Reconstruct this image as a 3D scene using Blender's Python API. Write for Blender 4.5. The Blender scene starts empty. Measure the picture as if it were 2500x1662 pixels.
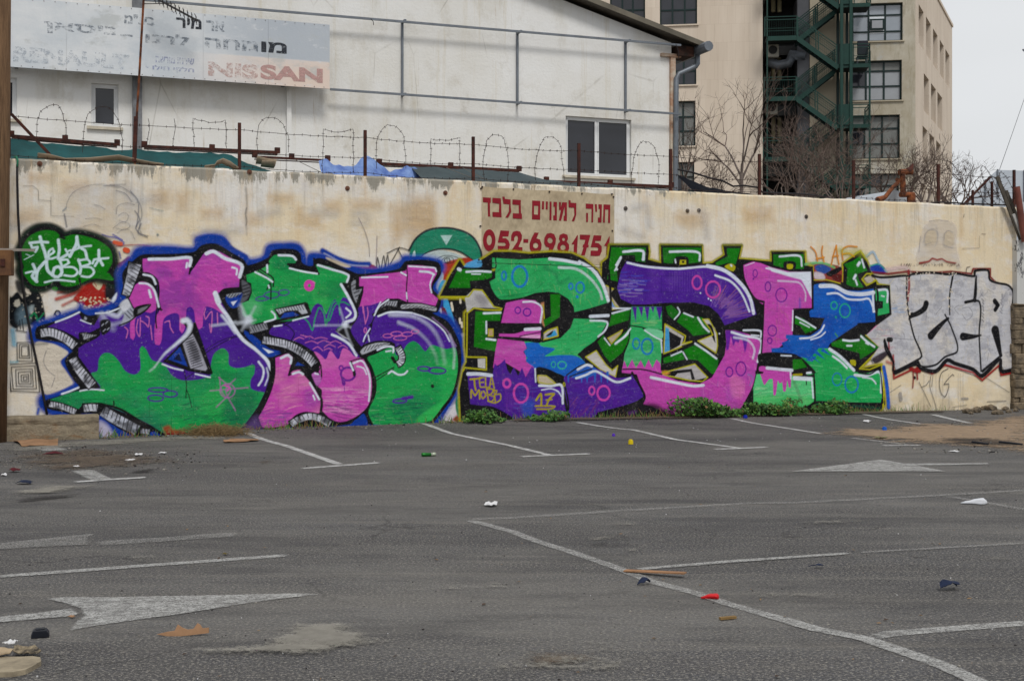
import bpy, bmesh, math, random
import numpy as np
from mathutils import Vector, Matrix, noise as mnoise

# ------------------------------------------------------------------ camera, sky, sun, exposure
SC = bpy.context.scene
F, CX, HY, EYE = 3100.0, 1250.0, 808.0, 1.5      # focal length, centre and horizon of the photograph (its own pixels), eye height
cam_d = bpy.data.cameras.new('camera'); cam = bpy.data.objects.new('camera', cam_d)
SC.collection.objects.link(cam); SC.camera = cam
cam.location = (0, 0, EYE); cam.rotation_euler = (math.pi/2, 0, 0)
cam_d.sensor_width = 23.5; cam_d.lens = 23.5*F/2500.0; cam_d.shift_y = -(831-HY)/2500.0
cam_d.clip_start = 0.1; cam_d.clip_end = 3000
W = bpy.data.worlds.new('World'); SC.world = W; W.use_nodes = True
nt = W.node_tree; nt.nodes.clear()
SUN_EL, SUN_AZ = math.radians(52), math.radians(200)
sky = nt.nodes.new('ShaderNodeTexSky'); sky.sky_type = 'NISHITA'; sky.sun_disc = False
sky.sun_elevation = SUN_EL; sky.sun_rotation = SUN_AZ; sky.dust_density = 3; sky.ozone_density = 1
hsv = nt.nodes.new('ShaderNodeHueSaturation'); hsv.inputs['Saturation'].default_value = 0.25
mx = nt.nodes.new('ShaderNodeMix'); mx.data_type = 'RGBA'; mx.inputs[0].default_value = 0.9
mx.inputs[7].default_value = (6.45, 6.6, 6.75, 1)       # an even overcast veil over the clear sky
tcw = nt.nodes.new('ShaderNodeTexCoord'); mpw = nt.nodes.new('ShaderNodeMapping'); mpw.inputs['Scale'].default_value = (1, 1, 3)
nzw = nt.nodes.new('ShaderNodeTexNoise'); nzw.inputs['Scale'].default_value = 1.6; nzw.inputs['Detail'].default_value = 3
mrw = nt.nodes.new('ShaderNodeMapRange'); mrw.inputs[1].default_value = .3; mrw.inputs[2].default_value = .7
mrw.inputs[3].default_value = 0.86; mrw.inputs[4].default_value = 1.05
vmw = nt.nodes.new('ShaderNodeVectorMath'); vmw.operation = 'SCALE'
bg = nt.nodes.new('ShaderNodeBackground'); bg.inputs['Strength'].default_value = 0.1
wo = nt.nodes.new('ShaderNodeOutputWorld')
L = nt.links.new
L(sky.outputs[0], hsv.inputs['Color']); L(hsv.outputs[0], mx.inputs[6])
L(tcw.outputs['Generated'], mpw.inputs[0]); L(mpw.outputs[0], nzw.inputs['Vector']); L(nzw.outputs[0], mrw.inputs[0])
L(mx.outputs[2], vmw.inputs[0]); L(mrw.outputs[0], vmw.inputs['Scale']); L(vmw.outputs[0], bg.inputs['Color']); L(bg.outputs[0], wo.inputs[0])
sd = bpy.data.lights.new('sun', 'SUN'); sd.energy = 1.5; sd.angle = math.radians(14); sd.color = (1, .965, .91)
sun = bpy.data.objects.new('sun', sd); SC.collection.objects.link(sun)
# the veiled sun stands behind the camera, a little to its right
sun.rotation_euler = (math.radians(90)-SUN_EL, 0, math.radians(20)); sun.location = (5, -10, 30)
SC.view_settings.view_transform = 'Standard'; SC.view_settings.look = 'None'
SC.view_settings.exposure = 0.24; SC.view_settings.gamma = 1.0; SC.view_settings.use_curve_mapping = False
SC.render.engine = 'CYCLES'; SC.cycles.transparent_max_bounces = 24; SC.cycles.max_bounces = 6

# ------------------------------------------------------------------ helpers
COL = SC.collection
def s2l(c):
    c = c/255.0
    return c/12.92 if c <= .04045 else ((c+.055)/1.055)**2.4
def rgb(r, g, b): return (s2l(r), s2l(g), s2l(b), 1.0)
rnd = random.Random(7)

class MB:
    """collects quads and triangles, builds ONE mesh object"""
    def __init__(s): s.v = []; s.f = []; s.m = []; s.cur = 0; s.col = None
    def add(s, vs, fs, m=None):
        b = len(s.v); s.v.extend([tuple(p) for p in vs]); s.f.extend([[b+i for i in f] for f in fs])
        s.m.extend([s.cur if m is None else m]*len(fs))
    def box(s, c, d, rz=0, M=None):
        x, y, z = [q/2 for q in d]
        vs = [Vector((i*x, j*y, k*z)) for i in (-1, 1) for j in (-1, 1) for k in (-1, 1)]
        if rz: vs = [Matrix.Rotation(rz, 3, 'Z') @ p for p in vs]
        if M is not None: vs = [M @ p for p in vs]
        vs = [p+Vector(c) for p in vs]
        s.add(vs, [(0, 1, 3, 2), (4, 6, 7, 5), (0, 4, 5, 1), (2, 3, 7, 6), (0, 2, 6, 4), (1, 5, 7, 3)])
    def bb(s, x0, x1, y0, y1, z0, z1): s.box(((x0+x1)/2, (y0+y1)/2, (z0+z1)/2), (abs(x1-x0), abs(y1-y0), abs(z1-z0)))
    def bar(s, a, b, w, h=None, up=(0, 0, 1)):
        a = Vector(a); b = Vector(b); d = (b-a); l = d.length
        if l < 1e-6: return
        h = h or w; d.normalize(); u = Vector(up)
        if abs(d.dot(u)) > .98: u = Vector((1, 0, 0))
        x = d.cross(u).normalized(); y = x.cross(d)
        vs = [p+x*(i*w/2)+y*(j*h/2) for p in (a, b) for i, j in ((-1, -1), (1, -1), (1, 1), (-1, 1))]
        s.add(vs, [(3, 2, 1, 0), (4, 5, 6, 7), (0, 1, 5, 4), (1, 2, 6, 5), (2, 3, 7, 6), (3, 0, 4, 7)])
    def tube(s, pts, r, n=6, cap=True):
        pts = [Vector(p) for p in pts]; k = len(pts)
        rs = r if isinstance(r, (list, tuple)) else [r]*k
        vs = []; fs = []; px = None
        for i, p in enumerate(pts):
            d = (pts[min(i+1, k-1)]-pts[max(i-1, 0)])
            if d.length < 1e-9: d = Vector((0, 0, 1))
            d.normalize()
            if px is None:
                px = d.orthogonal().normalized()
            else:
                px = px-d*px.dot(d)
                px = px.normalized() if px.length > 1e-6 else d.orthogonal().normalized()
            py = d.cross(px)
            for j in range(n):
                a = 2*math.pi*j/n; vs.append(p+(px*math.cos(a)+py*math.sin(a))*rs[i])
        for i in range(k-1):
            for j in range(n): fs.append((i*n+j, i*n+(j+1) % n, (i+1)*n+(j+1) % n, (i+1)*n+j))
        if cap: fs.append(tuple(range(n-1, -1, -1))); fs.append(tuple((k-1)*n+j for j in range(n)))
        s.add(vs, fs)
    def prism(s, poly, y0, y1, T=lambda x, z, y: (x, y, z)):
        """extrude an outline given in (x, z) from depth y0 to y1"""
        n = len(poly); vs = [T(x, z, y0) for x, z in poly]+[T(x, z, y1) for x, z in poly]
        s.add(vs, [tuple(range(n)), tuple(range(2*n-1, n-1, -1))]+[(i, i+n, (i+1) % n+n, (i+1) % n) for i in range(n)])
    def build(s, name, mat, parent=None, smooth=False, loc=None, bevel=0):
        me = bpy.data.meshes.new(name); me.from_pydata(s.v, [], s.f); me.update()
        mats = mat if isinstance(mat, (list, tuple)) else [mat]
        for q in mats: me.materials.append(q)
        if len(mats) > 1: me.polygons.foreach_set('material_index', s.m)
        if smooth: me.polygons.foreach_set('use_smooth', [True]*len(me.polygons))
        bm = bmesh.new(); bm.from_mesh(me); bmesh.ops.recalc_face_normals(bm, faces=bm.faces); bm.to_mesh(me); bm.free()
        o = bpy.data.objects.new(name, me); COL.objects.link(o)
        if parent: o.parent = parent
        if loc is not None: o.location = loc
        if bevel:
            b = o.modifiers.new('bevel', 'BEVEL'); b.width = bevel; b.segments = 2; b.limit_method = 'ANGLE'
        return o

def tag(o, label=None, cat=None, group=None, kind=None):
    for k, v in (('label', label), ('category', cat), ('group', group), ('kind', kind)):
        if v: o[k] = v
    return o
def empty(name, loc=(0, 0, 0), rz=0, **k):
    o = bpy.data.objects.new(name, None); o.empty_display_size = .2; COL.objects.link(o)
    o.location = loc; o.rotation_euler = (0, 0, rz); return tag(o, **k)

class Plane:
    """a vertical plane in the place: local x runs along it to the right, local y into it (away from the camera), z up"""
    def __init__(s, px, Z, vp):
        s.o = Vector(((px-CX)/F*Z, Z, 0)); d = Vector((vp-CX, F, 0)).normalized()
        if vp < CX: d = -d
        s.d = d; s.n = Vector((d.y, -d.x, 0)); s.rz = math.atan2(d.y, d.x)
    def pix(s, px, py, w=0.0):
        k = (px-CX)/F; o = s.o+s.n*w
        u = (k*o.y-o.x)/(s.d.x-k*s.d.y); Y = o.y+s.d.y*u
        return (u, EYE+(HY-py)/F*Y)
    def loc(s, px, py, w=0.0):
        u, v = s.pix(px, py, w); return Vector((u, -w, v))
    def world(s, u, v, w=0.0): p = s.o+s.d*u+s.n*w; return Vector((p.x, p.y, v))
    def wpix(s, px, py, w=0.0): return s.world(*s.pix(px, py, w), w)
    def empty(s, name, **k): return empty(name, s.o, s.rz, **k)
def ground(px, py, z=0.0):
    Y = F*(EYE-z)/(py-HY); return Vector(((px-CX)/F*Y, Y, z))
def at(px, py, Y): return Vector(((px-CX)/F*Y, Y, EYE+(HY-py)/F*Y))

WALL = Plane(24, 17.5, 8649)
HOUSE = Plane(1639, 28.0, 9300)
# --- node helpers
class NT:
    def __init__(s, name, rough=.85, spec=.3):
        s.mat = bpy.data.materials.new(name); s.mat.use_nodes = True; t = s.t = s.mat.node_tree
        s.p = t.nodes['Principled BSDF']; s.p.inputs['Roughness'].default_value = rough
        s.p.inputs['Specular IOR Level'].default_value = spec
        s.tc = t.nodes.new('ShaderNodeTexCoord')
    def n(s, typ, **k):
        o = s.t.nodes.new(typ)
        for a, b in k.items(): setattr(o, a, b)
        return o
    def l(s, a, b): s.t.links.new(a, b)
    def vec(s, scale=(1, 1, 1), rot=(0, 0, 0), loc=(0, 0, 0), src='Object'):
        m = s.n('ShaderNodeMapping'); m.inputs['Scale'].default_value = scale; m.inputs['Rotation'].default_value = rot
        m.inputs['Location'].default_value = loc; s.l(s.tc.outputs[src], m.inputs[0]); return m.outputs[0]
    def noise(s, scale, detail=5, rough=.6, vec=None, lo=.35, hi=.65, a=0.0, b=1.0):
        t = s.n('ShaderNodeTexNoise'); t.inputs['Scale'].default_value = scale; t.inputs['Detail'].default_value = detail
        t.inputs['Roughness'].default_value = rough; s.l(vec if vec is not None else s.tc.outputs['Object'], t.inputs['Vector'])
        return s.rng(t.outputs[0], lo, hi, a, b)
    def vor(s, scale, vec=None, lo=0, hi=1, a=0., b=1., feature='F1', out=0):
        t = s.n('ShaderNodeTexVoronoi', feature=feature); t.inputs['Scale'].default_value = scale
        s.l(vec if vec is not None else s.tc.outputs['Object'], t.inputs['Vector']); return s.rng(t.outputs[out], lo, hi, a, b)
    def rng(s, x, lo, hi, a=0., b=1.):
        m = s.n('ShaderNodeMapRange'); s.l(x, m.inputs[0])
        for i, v in zip((1, 2, 3, 4), (lo, hi, a, b)): m.inputs[i].default_value = v
        return m.outputs[0]
    def math(s, op, x, y=None):
        m = s.n('ShaderNodeMath', operation=op)
        for i, v in enumerate((x, y)):
            if v is None: continue
            if isinstance(v, (int, float)): m.inputs[i].default_value = v
            else: s.l(v, m.inputs[i])
        return m.outputs[0]
    def mix(s, f, a, b, mode='MIX'):
        m = s.n('ShaderNodeMix', data_type='RGBA', blend_type=mode)
        for i, v in ((0, f), (6, a), (7, b)):
            if isinstance(v, (int, float)): m.inputs[i].default_value = v
            elif isinstance(v, tuple): m.inputs[i].default_value = v if len(v) == 4 else (*v, 1)
            else: s.l(v, m.inputs[i])
        return m.outputs[2]
    def xyz(s, src='Object'):
        m = s.n('ShaderNodeSeparateXYZ'); s.l(s.tc.outputs[src], m.inputs[0]); return m.outputs
    def base(s, c):
        if isinstance(c, tuple): s.p.inputs['Base Color'].default_value = c
        else: s.l(c, s.p.inputs['Base Color'])
    def bump(s, h, strength=.3, dist=.01):
        b = s.n('ShaderNodeBump'); b.inputs['Strength'].default_value = strength; b.inputs['Distance'].default_value = dist
        s.l(h, b.inputs['Height']); s.l(b.outputs[0], s.p.inputs['Normal'])
    def alpha(s, a): s.l(a, s.p.inputs['Alpha'])
def simple(name, c, var=.15, scale=6, rough=.8, c2=None, spec=.3, metal=0, bump=0, stretch=(1, 1, 1)):
    m = NT(name, rough, spec); v = m.vec(stretch)
    d = c2 or tuple(x*(1-2*var) for x in c[:3])+(1,)
    m.base(m.mix(m.noise(scale, 6, .65, v), c, d)); m.p.inputs['Metallic'].default_value = metal
    if bump: m.bump(m.noise(scale*5, 4, .6, v), bump)
    return m.mat
# ------------------------------------------------------------------ the wall's paint: strokes and fills laid on a fine mesh
PITCH = .009; NU = int(18.06/PITCH); NV = int(3.72/PITCH)
Umin = 0.0
cv = np.zeros((NV, NU, 4), np.float32); cid = np.zeros((NV, NU), np.int16)
gu = (Umin+np.arange(NU)*PITCH).astype(np.float32); gv = (np.arange(NV)*PITCH).astype(np.float32)
nrs = np.random.RandomState(11)
REG = [0.0]; PIECE = [0]; last = [None]
def SR(x): REG[0] = x
SCL = 1568/600.0
def pt(x, y): return WALL.pix(REG[0]+x/SCL, 500+y/SCL)
def mpp(x): # metres to one zoomed pixel there
    a = WALL.pix(REG[0]+x/SCL, 800); return (WALL.world(a[0], 0).y)/F/SCL
def nums(s): return [float(q) for q in s.split()] if isinstance(s, str) else list(s)
def spl(P, closed, step=6):
    n = len(P); out = []
    rng_ = range(n) if closed else range(n-1)
    for i in rng_:
        p0 = P[(i-1) % n] if closed or i > 0 else P[i]; p1 = P[i]; p2 = P[(i+1) % n]
        p3 = P[(i+2) % n] if closed or i+2 < n else p2
        if p1 == p2: continue
        if p0 == p1: p0 = (2*p1[0]-p2[0], 2*p1[1]-p2[1])
        if p3 == p2: p3 = (2*p2[0]-p1[0], 2*p2[1]-p1[1])
        d = math.hypot(p2[0]-p1[0], p2[1]-p1[1]); k = max(1, min(7, int(d/14)))
        l0 = max(1e-6, math.hypot(p1[0]-p0[0], p1[1]-p0[1])); l2 = max(1e-6, math.hypot(p3[0]-p2[0], p3[1]-p2[1]))
        m1 = [((p2[j]-p0[j]))*d/(l0+d) for j in (0, 1)]; m2 = [((p3[j]-p1[j]))*d/(l2+d) for j in (0, 1)]
        for t in range(k):
            t /= k; h = (2*t**3-3*t*t+1, t**3-2*t*t+t, -2*t**3+3*t*t, t**3-t*t)
            out.append(tuple(h[0]*p1[j]+h[1]*m1[j]+h[2]*p2[j]+h[3]*m2[j] for j in (0, 1)))
    if not closed: out.append(P[-1])
    return out
def pairs(s, sm, closed):
    a = nums(s); P = [(a[i], a[i+1]) for i in range(0, len(a)-1, 2)]
    return spl(P, closed) if sm and len(P) > 2 else P
def box_(Q, m):
    us = [q[0] for q in Q]; vs = [q[1] for q in Q]
    i0 = max(0, int((min(us)-m-Umin)/PITCH)); i1 = min(NU, int((max(us)+m-Umin)/PITCH)+2)
    j0 = max(0, int((min(vs)-m)/PITCH)); j1 = min(NV, int((max(vs)+m)/PITCH)+2)
    return i0, i1, j0, j1
def comp(b, al, col):
    i0, i1, j0, j1 = b
    c = cv[j0:j1, i0:i1]; a0 = c[..., 3]; ao = al+a0*(1-al); s = np.maximum(ao, 1e-5)
    for k in range(3):
        ck = col[..., k] if isinstance(col, np.ndarray) else col[k]
        c[..., k] = (ck*al+c[..., k]*a0*(1-al))/s
    c[..., 3] = ao
    cid[j0:j1, i0:i1][al > .3] = PIECE[0]
def segd(X, Y, a, b):
    dx, dy = b[0]-a[0], b[1]-a[1]; L2 = dx*dx+dy*dy+1e-12
    t = np.clip(((X-a[0])*dx+(Y-a[1])*dy)/L2, 0, 1)
    return (X-a[0]-t*dx)**2+(Y-a[1]-t*dy)**2, t
def P_(s, col, soft=2.5, sm=True, al=1.0, clip=None):
    """a filled shape"""
    Pz = pairs(s, sm, True); Q = [pt(*p) for p in Pz]; mp = mpp(Pz[0][0]); sf = max(soft*mp, PITCH*.6)
    b = box_(Q, sf*1.5); i0, i1, j0, j1 = b
    if i1 <= i0 or j1 <= j0: return
    X, Y = np.meshgrid(gu[i0:i1], gv[j0:j1]); D = np.full(X.shape, 1e9, np.float32); ins = np.zeros(X.shape, bool)
    n = len(Q)
    for i in range(n):
        a, c = Q[i], Q[(i+1) % n]
        d, _ = segd(X, Y, a, c); np.minimum(D, d, out=D)
        if a[1] != c[1]:
            cr = ((a[1] > Y) != (c[1] > Y)); xx = (c[0]-a[0])*(Y-a[1])/(c[1]-a[1])+a[0]; ins ^= cr & (X < xx)
    D = np.sqrt(D); D[ins] *= -1
    A = np.clip(.5-D/(2*sf), 0, 1)*al
    if clip is not None: A = A*clipm(clip, b)
    comp(b, A, col); last[0] = (b, A); return (b, A)
def clipm(cl, b):
    (c0, c1, d0, d1), M = cl; i0, i1, j0, j1 = b; out = np.zeros((j1-j0, i1-i0), np.float32)
    a0, a1, e0, e1 = max(i0, c0), min(i1, c1), max(j0, d0), min(j1, d1)
    if a1 > a0 and e1 > e0: out[e0-j0:e1-j0, a0-i0:a1-i0] = M[e0-d0:e1-d0, a0-c0:a1-c0]
    return out
def S_(s, w, col, soft=2.5, sm=True, al=1.0, w2=None, closed=False, clip=None, fade=0):
    """a stroke; w2 tapers it towards its end, fade thins the paint towards the end"""
    Pz = pairs(s, sm, closed)
    if closed: Pz = Pz+[Pz[0]]
    Q = [pt(*p) for p in Pz]; mp = mpp(Pz[0][0]); r = w*mp/2; sf = max(soft*mp, PITCH*.55); r = max(r, PITCH*.45)
    r2 = r if w2 is None else max(w2*mp/2, .001)
    b = box_(Q, max(r, r2)+sf*1.5); i0, i1, j0, j1 = b
    if i1 <= i0 or j1 <= j0: return
    X, Y = np.meshgrid(gu[i0:i1], gv[j0:j1]); A = np.zeros(X.shape, np.float32); n = len(Q)-1
    for i in range(n):
        m = max(r, r2)+sf*1.5; a, c = Q[i], Q[i+1]
        k0 = max(0, int((min(a[0], c[0])-m-gu[i0])/PITCH)); k1 = min(i1-i0, int((max(a[0], c[0])+m-gu[i0])/PITCH)+2)
        l0 = max(0, int((min(a[1], c[1])-m-gv[j0])/PITCH)); l1 = min(j1-j0, int((max(a[1], c[1])+m-gv[j0])/PITCH)+2)
        if k1 <= k0 or l1 <= l0: continue
        d, t = segd(X[l0:l1, k0:k1], Y[l0:l1, k0:k1], a, c); f = (i+t)/n
        q = np.clip(.5-(np.sqrt(d)-(r+(r2-r)*f))/(2*sf), 0, 1)
        if fade: q = q*(1-fade*f)
        np.maximum(A[l0:l1, k0:k1], q, out=A[l0:l1, k0:k1])
    A *= al
    if clip is not None: A = A*clipm(clip, b)
    comp(b, A, col); return (b, A)
def O_(cx, cy, rx, ry, w, col, rot=0, soft=2.5, al=1.0):
    pts = []
    for k in range(14):
        a = 2*math.pi*k/14; x, y = rx*math.cos(a), ry*math.sin(a)
        pts += [cx+x*math.cos(rot)-y*math.sin(rot), cy+x*math.sin(rot)+y*math.cos(rot)]
    S_(pts, w, col, soft, closed=True, al=al)
def scuff(cl, col, n=60, ln=(30, 90), w=(2, 5), al=(.15, .5), ang=0.0, jit=.12, box=None):
    """dry brush streaks kept inside a shape"""
    (i0, i1, j0, j1), M = cl
    for _ in range(n):
        if box: x, y = nrs.uniform(box[0], box[2]), nrs.uniform(box[1], box[3])
        else:
            ii, jj = nrs.randint(i0, i1), nrs.randint(j0, j1)
            if M[jj-j0, ii-i0] < .5: continue
            p = WALL.world(gu[ii], gv[jj]); x = (p.x/p.y*F+CX-REG[0])*SCL; y = (HY-(p.z-EYE)/p.y*F-500)*SCL
        a = ang+nrs.uniform(-jit, jit); l = nrs.uniform(*ln)/2; dx, dy = l*math.cos(a), l*math.sin(a)
        S_([x-dx, y-dy, x, y+nrs.uniform(-3, 3), x+dx, y+dy], nrs.uniform(*w), col, 3, al=nrs.uniform(*al), clip=cl)
def mottle(cl, col, amt=.3, scale=.25, seed=0, stretch=1.0):
    """uneven coverage of the paint"""
    (i0, i1, j0, j1), M = cl; r = np.random.RandomState(seed)
    h, w = j1-j0, i1-i0; out = np.zeros((h, w), np.float32); tot = 0
    for o in range(4):
        c = max(2, scale/PITCH/2**o); gw, gh = int(w/(c*stretch))+3, int(h/c)+3; g = r.rand(gh, gw).astype(np.float32)
        xs = np.arange(w)/(c*stretch); ys = np.arange(h)/c; xi = xs.astype(int); yi = ys.astype(int)
        fx = xs-xi; fy = (ys-yi)[:, None]; fx = fx*fx*(3-2*fx); fy = fy*fy*(3-2*fy)
        A = g[yi][:, xi]; B = g[yi][:, xi+1]; C = g[yi+1][:, xi]; D = g[yi+1][:, xi+1]
        out += ((A*(1-fx)+B*fx)*(1-fy)+(C*(1-fx)+D*fx)*fy)*.6**o; tot += .6**o
    out /= tot; k = np.clip((out-.5)*5, 0, 1)*amt*M
    comp((i0, i1, j0, j1), k, col)
def hatch(pts, w, w2=None, n=8, lt=(204, 207, 220), dk=(25, 25, 30), tick=6.5, lean=.25, hi=None):
    """a shaded block edge: pale strip with square ends, smoky grey inside, black comb lines, black rims"""
    w2 = w2 or w; P = pairs(pts, True, False); L_ = [0]
    for a, b in zip(P, P[1:]): L_.append(L_[-1]+math.hypot(b[0]-a[0], b[1]-a[1]))
    K = 14; A = []; B = []
    for q in range(K+1):
        t = min(.999, q/K); x, y, tx, ty = along(P, L_, t); h = (w+(w2-w)*t)/2+4; A.append((x-ty*h, y+tx*h)); B.append((x+ty*h, y-tx*h))
    ring = [v for p in A+B[::-1] for v in p]; m = P_(ring, rgb(*lt), 1.5, sm=False)
    mottle(m, rgb(110, 112, 124), .7, .16, int(P[0][0])); mottle(m, rgb(40, 40, 48), .8, .12, int(P[0][1])+7)
    for q in range(n):
        t = (q+.5+nrs.uniform(-.12, .12))/n; x, y, tx, ty = along(P, L_, t); ww = (w+(w2-w)*t)/2+3
        nx, ny = -ty+tx*lean, tx+ty*lean; e = nrs.uniform(.3, .95)
        S_([x-nx*ww, y-ny*ww, x+nx*ww*e, y+ny*ww*e], tick, BK, 1.3, w2=tick*.55, clip=m)
    S_(ring+ring[:2], 8, BK, 1.5, sm=False)
def along(P, L_, t):
    d = t*L_[-1]
    for i in range(len(P)-1):
        if d <= L_[i+1] or i == len(P)-2:
            a, b = P[i], P[i+1]; l = max(1e-6, L_[i+1]-L_[i]); f = (d-L_[i])/l
            return a[0]+(b[0]-a[0])*f, a[1]+(b[1]-a[1])*f, (b[0]-a[0])/l, (b[1]-a[1])/l
PK = rgb(200, 72, 178); PU = rgb(74, 26, 150); GR = rgb(22, 160, 78); BK = rgb(14, 14, 19); BL = rgb(6, 58, 160)
WH = rgb(222, 230, 245); DG = rgb(12, 122, 8); YE = rgb(178, 172, 14); LB = rgb(20, 100, 200); G2 = rgb(44, 176, 98)
RD = rgb(165, 38, 26); SV = rgb(200, 200, 206); CR = rgb(215, 205, 190); TE = rgb(28, 132, 100); SK = rgb(60, 160, 215)
LG = rgb(90, 205, 130); MG = rgb(214, 110, 180)

# ---- pale and ochre patches where older paint was rolled over
PIECE[0] = 1
OC = rgb(222, 188, 140)
for rg_, lst in ((500, ('280 60 345 55 350 115 285 120', '590 20 620 20 625 120 590 125', '640 70 735 60 740 140 645 145', '760 -20 860 -30 870 40 770 50', '930 -20 1130 -30 1130 20 940 25', '1185 0 1470 -10 1475 160 1330 150 1250 210 1200 260 1190 150', '420 -60 560 -70 560 -20 425 -10')),
                 (0, ('400 -150 560 -150 560 -80 410 -90', '1280 30 1420 25 1425 75 1290 80', '1120 -80 1200 -80 1200 40 1130 40', '60 40 260 30 270 110 70 120', '960 -90 1080 -95 1085 10 970 15', '180 -200 330 -200 330 -150 190 -150')), (1000, ('0 -60 150 -60 160 230 60 240 0 260',)), (1500, ('380 60 480 40 600 60 590 140 420 130', '820 30 1000 20 1010 100 830 110'))):
    SR(rg_)
    for s_ in lst: P_(s_, OC, 30, sm=False, al=.33)
for rg_, lst in ((500, ('690 40 830 60', '950 60 1030 60 1030 110 950 110', '360 60 470 40')), (0, ('40 150 130 130', '860 -30 1000 -40', '1300 170 1520 160')), (1500, ('120 20 200 10 220 130', '560 40 590 200', '60 160 180 200'))):
    SR(rg_)
    for s_ in lst: S_(s_, 46, rgb(206, 206, 208), 24, al=.3)
SR(500); S_('262 -110 268 0 262 90 266 190', 9, rgb(140, 136, 128), 6, al=.5, fade=.5); S_('265 20 258 60 268 100 262 130', 7, rgb(120, 116, 108), 4, al=.5)
# ---- old marks: sketch of a head, black splashes, squares, red patch
PIECE[0] = 1; SR(0)
P_('385 -30 420 -90 500 -130 620 -135 700 -125 800 -140 900 -60 915 60 900 200 860 260 700 270 600 260 520 180 430 150 400 80', rgb(212, 210, 210), 30, al=.22)
GY = rgb(95, 98, 110)
for s, w in (('420 30 430 -20 470 -80 560 -120 650 -130 760 -110', 3), ('660 -120 760 -118 840 -70 890 -10 905 60 890 130 900 180 940 210', 5),
             ('830 -90 880 -20 880 70 870 140', 7), ('860 40 890 90 865 150 900 190', 8), ('740 60 750 10 800 -10 860 0', 3), ('750 180 790 155 830 165 860 220', 3),
             ('600 0 640 10 670 30', 4), ('545 90 600 85 650 95', 3), ('530 140 590 125 640 140', 3), ('755 70 790 50 820 70 800 110 760 100', 3),
             ('720 150 780 110 830 130 800 160 740 150', 2), ('740 -90 800 -70 840 -20', 6), ('410 60 425 140', 10), ('900 120 880 180 940 200', 9), ('700 -128 800 -130', 5)):
    S_(s, w, GY, 2, al=.55)
S_('325 -50 325 20 325 70 470 75', 1.5, rgb(120, 110, 100), 1, sm=False, al=.6)
S_('150 -120 210 -120 245 -90 245 -30 320 -25', 1.5, rgb(120, 110, 100), 1, sm=False, al=.6)
S_('400 40 420 20', 8, rgb(130, 145, 150), 3, al=.6); S_('955 20 1040 40', 6, rgb(150, 175, 175), 3, al=.5); S_('1005 190 1006 192', 14, rgb(90, 120, 125), 4, al=.7)
for s in ('650 190 700 205 740 210 790 240', '690 230 740 250 790 250', '760 300 770 340', '720 190 780 225'): S_(s, 9, rgb(70, 70, 165), 3, al=.7)
S_('730 240 770 250', 26, rgb(225, 95, 60), 3); S_('800 288 812 292', 34, rgb(225, 88, 50), 3)
S_('740 265 860 255 960 262', 7, RD, 3, al=.7); S_('745 390 790 370 820 345', 30, rgb(140, 40, 60), 4, al=.8)
# red torn patch with cream chips
rp = P_('500 560 560 500 690 470 740 500 760 620 700 655 600 660 540 640 470 600', rgb(168, 28, 18), 5)
S_('360 600 480 560 530 520', 22, rgb(190, 60, 45), 6, al=.7); S_('400 640 500 590', 16, rgb(190, 60, 45), 6, al=.6); S_('370 560 440 548', 14, rgb(195, 60, 45), 6, al=.6)
P_('680 500 745 490 760 560 730 610 700 630 670 590', rgb(25, 22, 30), 8)
for _ in range(45):
    x, y = nrs.uniform(500, 720), nrs.uniform(590, 660); S_([x, y, x+nrs.uniform(-9, 9), y+nrs.uniform(-6, 6)], nrs.uniform(4, 12), rgb(216, 200, 170), 1.5)
P_('590 500 640 485 655 505 630 545 605 525', rgb(215, 200, 165), 2)
S_('600 495 615 520', 5, RD, 2)
# black splash left
P_('35 545 70 590 110 555 150 600 180 520 250 560 275 640 285 730 235 768 150 750 100 785 60 750 45 650', rgb(18, 22, 28), 5); P_('100 480 150 500 170 560 120 560', rgb(30, 34, 40), 8, al=.8)
P_('95 610 120 600 130 640 110 655 90 645', rgb(210, 205, 190), 3); P_('105 690 150 640 190 700 180 760 120 760', rgb(100, 125, 140), 18, al=.9)
P_('160 530 185 540 190 570 170 570', CR, 3); P_('185 650 215 640 205 700 190 690', rgb(160, 175, 180), 8)
S_('190 720 220 690 240 740', 12, rgb(20, 130, 80), 3); S_('240 740 280 690', 8, rgb(20, 130, 80), 3)
for _ in range(30):
    x, y = nrs.uniform(60, 280), nrs.uniform(560, 760); S_([x, y, x+nrs.uniform(-8, 8), y+nrs.uniform(-8, 8)], nrs.uniform(3, 12), rgb(205, 196, 178), 1.5, al=.8)
O_(368, 692, 16, 18, 6, rgb(30, 28, 35)); S_('345 700 360 675 385 690 370 715', 7, rgb(30, 28, 35))
S_('30 850 35 940 60 1000 110 1000', 14, rgb(120, 195, 220), 8, al=.6); S_('80 800 90 890', 30, rgb(110, 190, 225), 9, al=.55)
S_('230 900 270 880', 10, rgb(40, 60, 55), 5, al=.7); S_('340 895 420 935', 12, rgb(100, 180, 205), 8, al=.6)
INK = rgb(22, 20, 24)
for s in ('108 878 196 876 206 998 110 994', '124 890 184 890 190 978 124 976', '138 902 178 902 180 964 138 964',
          '56 1018 236 1008 252 1194 70 1186', '72 1034 222 1026 232 1172 84 1174', '100 1050 206 1046 212 1158 104 1156', '116 1068 196 1062 198 1142 120 1140', '134 1086 182 1080 184 1128 136 1126', '148 1096 172 1094 172 1116 150 1116'):
    S_(s, 4.5, INK, 1.5, sm=False, closed=True)
for s in ('52 1016 58 1100 70 1190', '100 800 170 810', '104 760 110 800', '140 730 150 800', '125 735 130 790'): S_(s, 5, INK, 1.5)
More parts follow.
